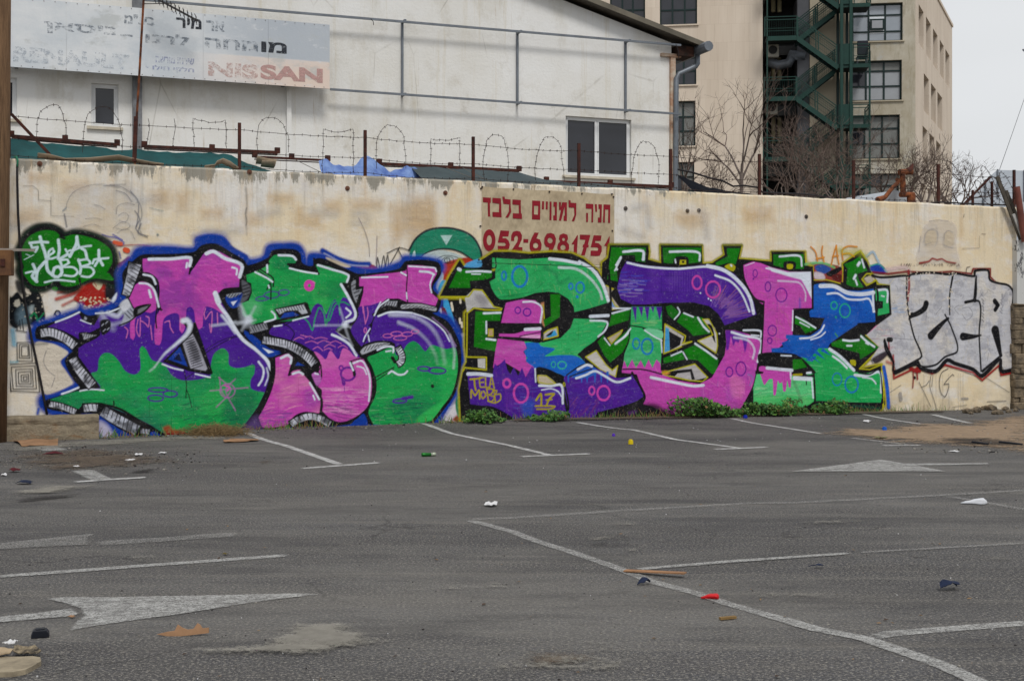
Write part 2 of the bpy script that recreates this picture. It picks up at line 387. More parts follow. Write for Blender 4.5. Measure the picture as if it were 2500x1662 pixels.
for s in ('300 930 275 1000 300 1050 330 1080', '300 950 340 980', '330 1100 350 1160'): S_(s, 2, rgb(110, 105, 110), 1.5, al=.8)
# character head with the green cap, between the two big pieces
PIECE[0] = 2; SR(1000)
P_('0 380 60 330 180 290 290 310 350 350 340 420 250 520 210 560 60 560', rgb(190, 205, 205), 4)
P_('190 390 330 340 440 350 430 400 340 400 280 460 230 560 190 560 215 450', rgb(175, 50, 28), 5)
P_('0 300 20 235 90 175 190 150 300 160 390 200 440 270 455 350 440 365 400 350 330 300 250 280 150 285 80 320 40 345 0 340', TE, 3)
scuff(last[0], rgb(70, 160, 135), 60, (40, 120), (3, 7), (.15, .45), ang=.1, jit=.5)
S_('-5 290 40 215 110 165 200 148 310 160 400 205 450 290 458 350', 13, rgb(28, 42, 52), 4)
S_('50 350 100 310 180 284 260 282 330 305 400 350', 7, rgb(28, 42, 52), 2)
P_('195 195 270 195 232 258', rgb(180, 215, 210), 2, sm=False); P_('12 335 30 290 35 340', rgb(200, 225, 215), 2)
S_('170 345 220 325 290 332 340 360', 4, INK, 1.5); S_('200 360 225 335 275 340 280 365 240 375 205 365', 4, INK, 1.5); O_(238, 355, 18, 14, 5, INK)
S_('220 350 225 370', 3, INK); S_('250 340 258 368', 3, INK); S_('235 338 240 372', 3, INK)
P_('350 380 440 345 450 360 420 390', SK, 3); P_('180 530 210 480 250 500 220 560 185 560', SK, 3)
P_('180 590 350 590 360 760 350 830 300 830 250 740 230 650 190 690', rgb(20, 18, 22), 3)
P_('215 595 240 600 300 820 275 800 220 680', SK, 2.5); P_('195 650 225 660 245 740 200 700', rgb(110, 25, 25), 4)
for x, y in ((265, 640), (320, 610), (318, 740), (330, 765), (270, 660), (195, 680)):
    S_([x, y-14, x+3, y+14], 14, rgb(225, 215, 195), 2)
P_('300 840 360 820 365 980 345 1000 320 900', rgb(185, 182, 185), 4)
P_('215 1370 250 1290 300 1270 330 1370', rgb(220, 215, 220), 3); P_('270 1370 320 1330 335 1375 290 1385', rgb(170, 60, 40), 8)
P_('290 1270 315 1180 325 1340 310 1360', rgb(40, 130, 90), 4)
SR(500)
S_('980 85 1020 170 1045 260 1050 330', 2, rgb(110, 90, 110), 1.5, al=.8); S_('1097 200 1096 270 1090 370', 3, rgb(110, 80, 110), 1.5, al=.8)
for s in ('1095 400 1100 335 1115 400', '1125 400 1140 325 1150 400', '1150 400 1165 320 1172 400', '1230 280 1260 340', '1160 310 1240 275 1300 290', '1180 380 1225 300 1240 270'): S_(s, 5, INK, 1.5)
P_('930 400 1060 380 1100 405 1090 425 950 430', rgb(150, 35, 40), 6)

# ---- speech bubble
PIECE[0] = 3; SR(0)
bb_ = '135 250 165 190 230 145 310 138 370 160 408 190 480 175 580 190 670 230 720 290 735 370 725 450 735 510 660 490 580 480 510 500 490 530 430 545 380 530 350 505 270 535 200 525 150 480 120 420 130 380 110 310'
S_(bb_, 46, rgb(20, 40, 30), 12, closed=True, al=.95); P_(bb_, BK, 4)
S_('240 140 320 130 400 165', 24, rgb(20, 22, 26), 12, al=.7)
g = P_('142 280 185 205 270 165 350 170 395 205 470 190 560 205 640 235 705 290 715 370 690 425 725 480 620 470 560 480 510 505 440 522 390 510 370 480 290 515 210 512 170 470 140 420 155 400 138 350', rgb(10, 122, 10), 3)
mottle(g, rgb(4, 95, 20), .7, .5, 3); scuff(g, rgb(40, 150, 40), 30, (30, 90), (4, 9), (.1, .3))
S_('410 215 385 205 395 190', 16, BK, 3); S_('512 500 505 470', 12, BK, 3); S_('370 500 380 480', 12, BK, 3); S_('725 420 690 430', 14, BK, 3)
for s, w in (('190 245 250 238 305 240', 15), ('255 205 270 260 285 300 295 340', 17), ('195 250 205 275 240 270 225 300', 13), ('310 325 345 300 335 280 310 300 315 345 355 335', 12),
             ('372 225 378 290 372 345 425 320', 16), ('418 285 440 325', 11), ('425 300 450 290', 10), ('490 205 487 250 460 300 445 330', 17), ('490 210 505 270 540 290 555 345', 15), ('470 290 520 270 580 262', 12),
             ('165 435 205 425', 11), ('210 380 225 420 205 455 235 490', 16), ('230 485 240 420 300 350', 17), ('295 360 305 420 350 460', 17), ('345 405 375 395 395 430 370 460 335 450 345 410', 16),
             ('380 350 395 400 390 450', 14), ('380 355 430 350 440 370 400 395 470 400 495 430 470 455 410 450', 12), ('500 350 515 400 510 440', 14), ('500 355 560 350 575 375 520 395 580 400 600 430 570 460 520 455', 12),
             ('630 290 632 340 655 385', 15), ('590 375 600 350 640 345 690 340', 12), ('632 345 605 390', 13), ('285 495 360 480 475 490', 11), ('155 350 215 320', 4), ('165 315 190 325', 4)):
    S_(s, w*1.12, rgb(208, 232, 238), 2.4)
S_('362 434 363 436', 7, rgb(30, 120, 40), 1)
S_('-30 287 225 290', 1, BK, 1, al=0.01)
# bottom green drip of the bubble
O_(350, 535, 14, 7, 6, rgb(30, 150, 30))

# ---- left piece
PIECE[0] = 4; SR(0)
bl_out = '190 850 205 790 245 755 335 725 425 690 500 665 515 640 530 670 640 655 715 625 755 580 758 510 752 440 775 395 835 335 875 280 980 268 1100 270 1235 275 1262 220 1330 205 1415 215 1470 285 1560 330 1600 352 1680 330 1710 262 1800 250 1900 255 1940 310 1955 385 1970 320 2040 315 2140 350 2260 395 2400 410 2550 365 2580 330 2800 350 2830 400 2800 460 2780 530 2820 590 2800 680 2860 710 2900 760 2950 860 2960 1000 2950 1130 2890 1240 2820 1350 2780 1390 800 1480 640 1475 620 1370 520 1340 380 1345 290 1310 252 1270 262 1218 335 1210 470 1150 485 1130 430 1060 392 1000 425 945 400 912 330 878 225 872'
S_(bl_out, 30, rgb(40, 75, 190), 16, closed=True, al=.75)
P_(bl_out, BL, 6)
S_('1255 215 1330 196 1415 205 1440 240', 44, rgb(40, 70, 185), 26, al=.5); S_('1265 225 1330 208 1410 220 1470 280 1560 335', 40, BL, 8)
# wall seen between the arms
P_('225 880 330 885 400 915 435 945 385 1000 420 1060 465 1130 460 1145 335 1200 285 1205 262 1130 240 1010', CR, 5)
S_('295 930 278 1000 310 1060 350 1090', 2, rgb(120, 115, 118), 1.5); S_('350 1100 330 1160', 2, rgb(120, 115, 118), 1.5); S_('225 890 300 885', 14, rgb(50, 60, 60), 8, al=.6)
S_('240 1330 245 1300', 12, rgb(30, 80, 190), 8)
SR(500); S_('750 292 850 345 960 375 1045 378', 30, BL, 8); S_('760 310 900 378 1040 392', 6, rgb(200, 205, 225), 6, al=.7); P_('770 335 850 360 930 395 900 400 800 365', rgb(205, 190, 165), 5)
SR(0)
bk_out = '222 830 235 780 330 748 425 712 505 678 560 705 640 692 740 655 800 600 785 520 782 430 850 355 905 318 1000 315 1235 300 1285 258 1375 248 1470 300 1560 355 1580 385 1710 335 1735 290 1870 283 1915 310 1928 370 1995 392 2008 345 2070 345 2230 418 2292 440 2540 408 2590 358 2790 365 2812 440 2760 530 2812 600 2790 685 2760 690 2850 740 2905 820 2935 900 2942 1000 2925 1130 2870 1240 2800 1335 2750 1388 2350 1400 2345 1400 2290 1335 2230 1400 1810 1420 1540 1442 1040 1472 980 1445 880 1475 780 1440 700 1390 620 1338 520 1332 500 1345 400 1322 296 1295 288 1248 360 1222 500 1160 470 1120 412 1000 440 950 462 930 395 882 228 856'
P_(bk_out, BK, 4)
# -- M
mp_ = P_('903 345 1225 333 1218 395 1208 440 1245 390 1300 312 1340 285 1400 300 1550 385 1535 460 1525 530 1420 545 1385 575 1480 740 1557 870 1690 960 1715 1030 1712 1120 1690 1190 1640 1290 1560 1400 1540 1432 1050 1458 960 1402 840 1345 730 1300 640 1272 525 1272 500 1300 400 1262 318 1243 400 1215 480 1190 640 1168 640 1165 570 1060 500 965 500 915 565 870 640 830 640 780 560 820 505 858 470 835 400 800 300 780 370 745 500 690 530 745 600 770 640 700 720 690 790 700 850 655 822 600 850 520 900 485 960 505 1000 560 1010 600 1020 660 1005 700 1005 560 1000 480 960 450 915 440', PU, 2.5, sm=False)
# the same silhouette softened by a little curvature
gm = P_('580 1075 620 1060 632 980 665 945 710 950 760 1000 800 1060 860 1082 895 1050 890 920 905 900 930 920 970 990 1040 1010 1100 1090 1180 1120 1340 1090 1345 1020 1365 950 1420 915 1455 945 1460 1020 1500 1040 1560 1035 1620 1020 1620 1080 1600 1110 1600 1170 1650 1190 1690 1200 1560 1430 1540 1432 1050 1458 960 1402 840 1345 730 1300 640 1272 525 1272 500 1300 400 1262 318 1243 400 1215 480 1190 640 1168', GR, 2.5, clip=mp_)
P_('318 1243 400 1215 480 1190 660 1180 700 1200 640 1280 500 1300 400 1262', GR, 2.5, clip=mp_)
pm = P_('903 345 1225 333 1218 395 1208 440 1245 390 1300 312 1340 285 1400 300 1550 385 1535 460 1525 530 1420 545 1385 575 1440 690 1430 700 1360 660 1310 650 1295 700 1290 780 1270 795 1250 770 1235 670 1210 648 1190 660 1180 780 1160 820 1145 800 1140 700 1110 690 1060 710 1040 740 1030 860 1015 895 990 890 985 790 1000 700 1020 670 1010 560 1000 480 960 450 915 440', PK, 2.5, clip=mp_)
P_('822 600 850 520 900 485 960 505 1000 560 1015 640 960 690 920 680 865 720 860 840 850 862 832 850 830 760 850 660', PK, 2.5, clip=mp_)
P_('1530 560 1600 700 1650 860', PU, 3, al=0)
mottle(gm, rgb(20, 120, 75), .8, .5, 5, 2.0); mottle(pm, rgb(150, 60, 165), .8, .35, 6); mottle(mp_, rgb(60, 30, 130), .15, .6, 8)
scuff(gm, rgb(110, 200, 120), 55, (20, 80), (2, 5), (.2, .5)); scuff(gm, rgb(10, 70, 60), 150, (20, 60), (2, 6), (.25, .65), ang=-.25, box=(1150, 1260, 1660, 1440))
scuff(gm, rgb(10, 80, 60), 60, (15, 50), (2, 5), (.2, .5), ang=-.3, box=(620, 1050, 1500, 1400)); scuff(pm, rgb(235, 120, 200), 50, (30, 90), (3, 7), (.12, .4), ang=.3, jit=.6)
P_('1270 1240 1330 1180 1430 1150 1480 1230 1450 1300 1360 1340 1280 1310', rgb(60, 185, 90), 20, al=.35, clip=gm)
P_('1480 1180 1640 1210 1560 1400 1480 1420 1420 1330', rgb(20, 95, 75), 25, al=.55, clip=gm)
P_('1040 1420 1080 1405 1100 1430 1180 1440 1190 1460 1060 1465', RD, 9, al=.8)
# spikes, splats and drips of pink on the purple
for s in ('795 780 815 800 805 850', '880 730 870 800 890 840 895 720', '930 710 950 720 945 780 930 760 900 740', '960 770 970 860', '1050 750 1080 740 1085 780 1105 815', '1150 720 1148 790', '1300 690 1310 730 1330 700 1350 680 1350 760 1345 815 1335 760', '1385 690 1388 760', '1310 660 1300 700'):
    S_(s, 6, MG, 2.5, clip=mp_)
# outlines inside M
for s, w in (('903 345 905 430 950 440 1000 480 1012 560 1003 650 1030 670', 13), ('880 485 940 490 985 540 1008 610 1025 670', 11), ('1000 660 993 730 998 785', 9), ('1208 440 1225 340 1240 330', 12), ('1550 385 1535 460 1530 530', 14),
             ('1395 580 1440 640 1500 760 1560 850', 26), ('1400 575 1430 545 1530 535', 22)): S_(s, w, BK, 2)
S_('1310 945 1400 890 1480 850 1560 828', 5, BK, 1.5); S_('1310 925 1400 870 1500 835', 4, BK, 1.5)
P_('1155 740 1240 770 1310 960 1350 1060 1335 1085 1200 1060 1035 1000 1120 920 1160 870 1200 800', BK, 3, sm=False)
S_('1240 760 1345 1070', 22, BK, 3)
P_('1165 885 1228 822 1262 890 1322 1045 1310 1058 1215 1042', rgb(165, 165, 180), 3, sm=False); P_('1200 870 1240 870 1280 980 1240 1000', rgb(70, 70, 80), 14, al=.8)
for k in range(13):
    y = 850+k*15; S_([1180+k*4, y+14, 1232+k*5, y-8], 5, BK, 1.5)
P_('1072 985 1148 905 1195 1030', BL, 2, sm=False); P_('1105 985 1140 945 1160 1000', rgb(5, 20, 60), 3, sm=False)
S_('1168 740 1190 735 1212 765 1195 820 1120 890 1050 950 985 1035', 34, WH, 7, w2=4, fade=.2); S_('985 1035 955 1060', 8, WH, 8, al=.5)
S_('1035 1015 1100 1040 1165 1055', 10, WH, 3); S_('1245 1078 1340 1100', 9, WH, 3); S_('1175 1060 1188 1140 1185 1230', 6, BK, 1.5); S_('1190 1180 1205 1220 1222 1290', 5, BK, 1.5); S_('1185 1105 1230 1075', 5, BK, 1.5)
# asterisk
for s in ('1340 1185 1580 1165', '1395 1100 1470 1180 1380 1290', '1500 1110 1440 1180 1500 1310', '1400 1100 1410 1180 1440 1230'): S_(s, 7, rgb(180, 95, 180), 4, al=.75)
O_(1450, 1185, 48, 45, 8, rgb(180, 95, 180), al=.7); S_('1430 1150 1465 1165 1450 1185', 10, rgb(205, 80, 180), 3)
for c in ((1008, 1180, 62, 14), (1085, 1205, 46, 20), (992, 1232, 50, 20)): O_(*c, 9, PU, .02)
# whites of M
for s, w in (('950 348 1090 346 1215 340 1208 390', 20), ('1192 372 1188 400', 12), ('1315 312 1360 298 1430 340 1540 385 1528 460', 22), ('1480 400 1510 410 1508 445', 12), ('890 500 940 505 980 540 1005 620 1012 650', 13), ('915 445 970 460 992 505', 13),
             ('950 545 962 590', 14), ('355 748 430 720 505 685', 11), ('515 735 540 745 580 758', 9), ('610 692 680 688 760 660', 9), ('510 1186 580 1176 662 1182', 9), ('395 1205 440 1190 500 1165', 12)): S_(s, w, WH, 3)
S_('645 700 660 740 720 790', 30, WH, 16, al=.3); S_('690 690 750 710 775 680', 26, WH, 10, al=.75); S_('650 690 700 760 770 750', 14, WH, 14, al=.5)
P_('710 610 745 560 740 600 720 625', WH, 5)
S_('1372 560 1385 620 1450 710 1540 850 1640 930 1700 990 1730 1050', 22, WH, 3.5); S_('1372 565 1395 620', 30, WH, 4); S_('1415 705 1460 760 1500 815', 18, WH, 6, al=.8)
S_('1350 770 1430 760 1500 748', 14, WH, 9, al=.35)
S_('1648 1000 1680 1050 1672 1110 1648 1150', 12, WH, 4); S_('1700 1040 1710 1090 1690 1150', 9, WH, 4, al=.8)
hatch('255 820 320 812 390 838 440 870 480 905', 50, n=12); hatch('460 975 505 1050 560 1120 590 1155', 50, 60, n=10)
hatch('862 372 845 440 820 520 800 580', 80, 44, n=9, lean=-.3)
P_('760 640 810 600 850 660 885 690 830 740 770 770 790 700', rgb(170, 175, 190), 6); P_('765 640 812 602 835 640 790 680', rgb(215, 218, 228), 5)
S_('820 600 850 660', 8, BK, 2); S_('760 770 830 740 890 690 960 640', 9, BK, 2); P_('860 655 962 632 940 670 880 710 850 715', BK, 3); P_('880 668 945 645 925 668 875 695', rgb(120, 122, 130), 4)
for k in range(4): S_([795+k*18, 690-k*12, 830+k*16, 725-k*12], 5, BK)
P_('505 815 635 830 600 860 520 885', BK, 3); P_('525 820 615 832 535 860', rgb(165, 168, 178), 3, sm=False)
for k in range(5): S_([540+k*15, 822, 532+k*15, 845], 4, BK)
P_('520 700 545 710 585 755 540 740', BK, 3); P_('540 712 555 722 550 735 535 730', rgb(160, 165, 180), 3)
P_('640 740 700 735 700 800 650 830', rgb(20, 20, 26), 4)
for x, y in ((655, 765), (680, 750), (690, 790), (665, 800)): S_([x-6, y+6, x+6, y-6], 6, rgb(160, 165, 180), 2)
hatch('312 1268 400 1288 485 1322', 34, n=10); hatch('530 1298 580 1292 625 1296', 44, n=4)
hatch('650 1310 730 1360 820 1408 880 1440', 66, n=9, lt=(195, 200, 215)); hatch('895 1440 955 1448', 30, n=3, lt=(190, 195, 210))
P_('630 1345 700 1400 760 1450 850 1478 640 1478', BL, 5); P_('630 1380 680 1400 720 1475 640 1478', rgb(205, 200, 225), 14, al=.9)
S_('725 1250 722 1285 640 1265 525 1268', 8, BK, 2); S_('640 1270 760 1300 880 1370 1000 1440', 16, BK, 3)
# -- A (letter two)
SR(500)
P_('130 590 175 570 240 565 235 630 180 660 150 640', BL, 3); P_('165 620 205 610 180 645', rgb(215, 220, 240), 3, sm=False)
P_('135 575 235 560 228 568 160 595', rgb(150, 155, 165), 3)
P_('235 480 290 525 270 600 225 630 240 560', rgb(90, 92, 100), 5)
for k in range(4): S_([240, 520+k*22, 285, 505+k*22], 6, BK)
for k in range(5): S_([145+k*18, 590, 160+k*18, 570], 5, BK)
ga = P_('262 440 330 412 405 375 412 350 440 322 480 316 545 318 585 350 575 372 530 378 535 400 620 418 720 440 722 420 705 385 720 380 790 395 912 447 913 495 870 503 900 570 965 680 955 730 900 762 820 800 700 780 650 710 560 740 410 745 300 765 240 700 232 630 280 610 300 560 295 500 268 490', GR, 2.5, sm=False)
mottle(ga, rgb(60, 185, 90), .6, .3, 15); mottle(ga, rgb(18, 120, 75), .7, .35, 16, 2); scuff(ga, rgb(120, 210, 140), 30, (20, 60), (3, 6), (.2, .4), ang=.4, jit=.8)
P_('280 690 240 620 290 600 360 640 340 700', rgb(120, 210, 150), 20, al=.4, clip=ga)
pa = P_('410 822 425 785 530 748 660 710 690 650 720 628 745 640 770 700 800 640 830 602 850 640 880 590 910 600 965 690 945 745 885 765 835 800 905 860 985 955 985 975 905 985 850 985 760 985 700 940 600 880 500 850', PU, 2.5, clip=None)
for s in ('630 720 660 750 685 800 700 730 730 655 760 700 770 770 790 700 820 620 850 620 860 700', '770 730 790 740 830 640 880 620 920 640'): S_(s, 8, rgb(30, 160, 100), 3)
P_('870 640 905 640 940 690 900 740 860 730 890 690', rgb(80, 40, 160), 4)
pk1 = P_('695 935 730 950 770 985 800 930 850 985 880 915 920 930 950 965 985 975 1020 985 1055 1070 1065 1180 1045 1280 965 1352 865 1388 795 1365 748 1325 742 1240 745 1180 715 1150 742 1100 722 1055 738 1010', PK, 2.5)
pk2 = P_('440 985 480 965 530 950 563 985 548 1040 535 1085 560 1060 620 1055 665 1120 705 1180 738 1240 730 1325 640 1318 570 1345 510 1412 372 1420 332 1345 372 1280 410 1190 435 1080', PK, 2.5)
mottle(pk2, rgb(220, 130, 180), .6, .25, 21, 2); mottle(pk1, rgb(220, 120, 190), .5, .3, 22, 3)
scuff(pk2, rgb(232, 170, 175), 70, (30, 90), (3, 7), (.2, .5), ang=-.3); scuff(pk2, rgb(110, 70, 150), 60, (30, 90), (3, 7), (.2, .5), box=(340, 1310, 560, 1420))
scuff(pk1, rgb(240, 180, 215), 70, (50, 140), (3, 7), (.15, .5), ang=.03, box=(760, 1160, 1050, 1330)); scuff(pk1, rgb(90, 40, 110), 60, (30, 80), (3, 7), (.2, .5), ang=.2, box=(750, 1260, 1000, 1390))
P_('640 1180 700 1200 730 1260 650 1290', rgb(120, 60, 160), 18, al=.4, clip=pk2)
for s in ('570 860 600 845 630 855', '640 845 670 838 690 850', '700 855 740 845 780 855', '720 880 760 865 800 880', '640 880 680 868 720 885', '800 880 830 868 870 885', '690 920 720 905 750 930', '760 910 790 890 830 905', '850 910 880 895 910 915', '610 830 650 840', '820 830 850 842', '760 925 790 915 810 925'): S_(s, 6, MG, 2.5, al=.8)
O_(665, 515, 22, 24, 26, rgb(215, 65, 175)); S_('690 490 700 500', 8, MG)
for c in ((365, 598, 42, 14), (425, 575, 50, 22), (503, 560, 34, 18)): O_(*c, 8, PU, -.1, al=.85)
O_(912, 1078, 46, 42, 14, rgb(110, 30, 150)); O_(868, 1040, 12, 14, 10, rgb(110, 30, 150)); S_('880 1110 885 1140', 24, rgb(110, 30, 150)); S_('888 1140 890 1190', 3, rgb(110, 30, 150)); O_(880, 1245, 34, 34, 8, rgb(190, 90, 190), al=.5)
for s, w in (('262 440 340 410 405 375', 16), ('340 405 405 445 435 470 435 520', 10), ('395 540 418 500 420 605', 9), ('310 400 400 462', 9), ('530 380 600 385 620 402 700 395', 16), ('695 345 700 400 725 440', 14), ('913 495 915 540', 14),
             ('885 505 930 590 975 680 968 735', 18), ('265 790 330 765 420 745 480 735 660 700', 16), ('505 770 560 740', 6), ('500 755 545 785 570 820 550 865', 6), ('432 980 432 1080 405 1190 330 1340 240 1440', 34), ('332 1345 370 1425 500 1415', 12),
             ('535 1085 620 1055', 10), ('563 985 548 1040 535 1085', 14), ('620 1060 680 1130 742 1240 738 1330', 18), ('738 1020 742 1100 715 1160', 10), ('690 1075 680 1090 715 1150', 8), ('748 1325 800 1372 870 1392 960 1360 1045 1285 1070 1180 1062 1070 1020 985', 16),
             ('840 800 905 850 985 955', 12), ('925 1000 965 985 1010 980', 8), ('930 1000 955 1080', 14), ('950 1060 952 1085', 18)): S_(s, w, BK, 2.5)
P_('565 990 610 980 690 1030 735 1040 710 1075 640 1060 560 1040 540 1080', BK, 3); P_('575 1025 590 1002 635 1025', BL, 2, sm=False)
P_('250 800 330 850 440 940 485 945 400 970 300 880 250 820', BL, 4); P_('345 900 480 935 405 968', BL, 3, sm=False); P_('365 910 440 938 405 948', rgb(215, 225, 240), 2, sm=False)
P_('680 1080 700 1065 735 1085 742 1120 715 1155 690 1110', rgb(185, 100, 185), 3); S_('702 1075 722 1080', 9, WH, 3)
P_('440 665 640 620 655 625 680 695 660 710 600 712 500 725 470 722', BK, 3, sm=False); P_('452 668 632 636 655 690 618 698 590 672 520 676 478 698', rgb(185, 190, 200), 2.5, sm=False); P_('480 725 505 690 560 682 600 704', BL, 3, sm=False)
for k in range(11): S_([462+k*17, 660-k*2, 476+k*17, 686-k*2], 5, BK)
hatch('280 800 345 785 400 770', 44, n=7, lt=(140, 142, 152)); hatch('365 860 440 872 520 890 600 930 670 985 700 1020', 44, 50, n=22)
P_('835 805 925 860 880 850', rgb(165, 168, 175), 3, sm=False)
for s, w in (('470 322 560 328 580 350', 14), ('540 405 620 425 715 440', 11), ('720 385 800 410 915 450 905 492', 14), ('320 430 400 470 430 492', 11), ('396 385 398 430', 12), ('868 508 915 590 960 690 950 730 900 745', 17), ('900 660 930 690 900 720', 12), ('405 515 410 530', 9),
             ('425 680 445 700 450 725 380 748', 11), ('560 738 660 712', 9), ('440 775 490 768', 9), ('810 828 860 850 920 890 965 960', 16), ('485 978 530 958 550 975 545 1010', 16), ('560 1078 600 1066 625 1080', 14), ('668 1135 700 1190 728 1240', 12), ('925 1008 945 1055', 12), ('945 1010 1000 995 1035 1050 1052 1120 1045 1250', 11), ('970 1030 1010 1040 1030 1080', 9), ('690 1215 700 1240', 10)): S_(s, w, WH, 2.8)
P_('225 640 265 720 300 760 250 770', WH, 22, al=.55)
for s in ('230 640 270 740', '205 760 270 745 320 735', '50 770 180 752 270 745', '270 745 320 650', '235 800 270 745'): S_(s, 9, WH, 11, al=.5)
O_(280, 730, 10, 10, 24, WH, soft=12)
for s in ('700 770 800 768 900 770', '890 760 940 730', '860 660 890 760', '890 770 1000 800', '890 770 920 860 940 900', '895 765 850 800'): S_(s, 9, WH, 9, al=.5)
O_(893, 765, 8, 8, 22, WH, soft=10)
# -- S (letter three)
ps = P_('984 462 1100 445 1240 430 1280 420 1292 385 1380 388 1470 400 1478 440 1445 500 1440 560 1487 600 1470 645 1380 625 1290 620 1235 598 1160 598 1100 645 985 650 988 640 1010 560 1012 520 985 520', PK, 2.5, sm=False)
mottle(ps, rgb(180, 100, 190), .7, .3, 31); scuff(ps, rgb(235, 150, 200), 50, (15, 60), (3, 8), (.15, .4), ang=.9, jit=.6)
pu3 = P_('978 655 1060 640 1115 625 1085 700 1110 712 1200 680 1320 686 1430 730 1530 810 1590 890 1610 950 1500 960 1300 980 1230 1000 1200 900 1180 880 1100 868 1010 890 1000 905 945 835 930 790 960 745 980 700', PU, 2.5)
gr3 = P_('1035 975 1080 955 1200 905 1220 960 1260 935 1290 890 1330 870 1370 895 1405 935 1440 895 1490 905 1540 920 1595 912 1613 1000 1605 1110 1570 1210 1510 1290 1440 1378 1075 1398 1040 1325 1078 1210 1088 1120 1065 1030', GR, 2.5)
mottle(gr3, rgb(40, 175, 85), .6, .5, 33); mottle(gr3, rgb(20, 125, 80), .6, .4, 34, 2)
scuff(gr3, rgb(10, 80, 70), 120, (25, 90), (2, 6), (.2, .6), box=(1070, 1240, 1420, 1400)); scuff(gr3, rgb(140, 215, 150), 50, (15, 70), (2, 5), (.2, .5))
P_('1345 1380 1390 1330 1480 1270 1570 1230 1520 1300 1440 1378', rgb(50, 200, 90), 10, al=.7, clip=gr3); P_('1500 1000 1600 1000 1590 1180 1520 1250', rgb(40, 190, 90), 25, al=.4, clip=gr3)
S_('1085 1250 1200 1300 1350 1290', 3, rgb(20, 120, 70), 2, al=.6)
for s, w in (('1285 385 1290 450 1285 545 1292 620', 8), ('1080 715 1060 760 1045 770', 8), ('1055 775 1065 760 1045 830 1015 880', 8), ('1075 700 1110 690 1200 665 1330 672 1440 715 1540 800 1600 885 1622 1000 1612 1110 1580 1210 1520 1295 1450 1385', 20), ('1015 960 1050 1030 1085 1120 1080 1210 1035 1320 1065 1400', 16),
             ('1085 1100 1150 1065 1205 1035', 7), ('1085 1125 1160 1075 1205 1045', 6), ('1015 965 1100 935 1205 900 1225 950', 10)): S_(s, w, BK, 2.2)
P_('975 940 1010 895 1100 868 1190 872 1215 895 1100 930 1010 970', BK, 3); P_('990 938 1020 905 1100 880 1180 884 1100 915 1000 955', rgb(175, 178, 188), 3)
for k in range(8): S_([1015+k*22, 935-k*8, 1035+k*22, 900-k*3], 5, BK)
hatch('1228 905 1255 960 1252 1000 1225 1018', 36, n=9); S_('1195 975 1210 1000', 22, BK, 3)
P_('1095 700 1120 650 1165 605 1240 600 1245 630 1470 650 1475 685 1400 670 1300 665 1200 665 1110 690', BK, 3, sm=False); P_('1125 655 1165 615 1228 615 1222 650 1160 640', rgb(165, 168, 178), 3, sm=False); S_('1260 650 1360 645 1465 665', 26, rgb(170, 172, 180), 3)
for k in range(6): S_([1135+k*16, 655, 1150+k*16, 620], 5, BK)
for k in range(9): S_([1255+k*24, 655+k, 1285+k*23, 640+k*2], 5, BK)
P_('925 450 965 460 970 540 1010 520 985 600 970 640 935 560', BK, 3); P_('935 495 960 480 962 545 1000 535 975 590 965 625 938 560', rgb(140, 143, 152), 3)
for k in range(5): S_([935+k*8, 520+k*22, 975+k*4, 500+k*24], 6, BK)
for s, w in (('1000 464 1090 462 1165 460', 10), ('1250 432 1282 450', 11), ('1300 392 1400 398 1468 405 1475 425', 10), ('1370 425 1430 430 1460 445', 14), ('1455 450 1435 510 1445 560', 9), ('1285 560 1288 600', 8), ('1170 605 1110 650 1080 705', 9), ('1120 620 1088 680', 8),
             ('1105 710 1180 685 1320 690', 12), ('1330 692 1430 730 1520 800 1560 870', 9), ('1052 790 1020 840 1010 870', 8), ('1040 830 1048 870', 7), ('1100 925 1150 905 1200 908 1200 940', 12), ('1155 935 1185 930', 10), ('1170 1075 1190 1060 1230 1082 1270 1080 1290 1060', 12)): S_(s, w, WH, 2.8)
S_('1180 700 1330 712 1440 780 1505 890 1530 1010', 24, WH, 9, al=.6, fade=.7); S_('1235 750 1330 790 1420 870 1470 960 1480 1010', 20, WH, 8, al=.55, fade=.8); S_('1560 830 1590 930 1585 1040', 14, WH, 8, al=.5)
S_('1450 720 1540 800 1600 900', 6, rgb(190, 150, 220), 5, al=.6)
for c in ((1165, 835, 30, 12), (1220, 822, 36, 14), (1290, 825, 34, 14), (1245, 850, 42, 14), (1340, 808, 24, 12)): O_(*c, 6, MG, -.05, al=.85)
for c in ((1398, 1045, 42, 14), (1480, 1057, 56, 20)): O_(*c, 10, PU, .05)
O_(1242, 1250, 44, 13, 10, PU, -.05); S_('1262 1235 1320 1225', 22, PU, 4); S_('1450 1155 1452 1157', 22, rgb(20, 30, 25), 2)
for s in ('1010 650 1015 700 1022 750', '1005 640 1010 690', '1035 655 1040 700 1022 760'): S_(s, 6, MG, 2.5)
O_(1022, 800, 8, 16, 6, MG)
hatch('545 1400 600 1368 670 1348 740 1365 800 1400', 40, n=10); P_('960 1395 1010 1330 1035 1400', BL, 3); P_('240 1440 330 1345 360 1425', rgb(95, 70, 130), 22, al=.8)
# ---- right piece
PIECE[0] = 5; SR(1000)
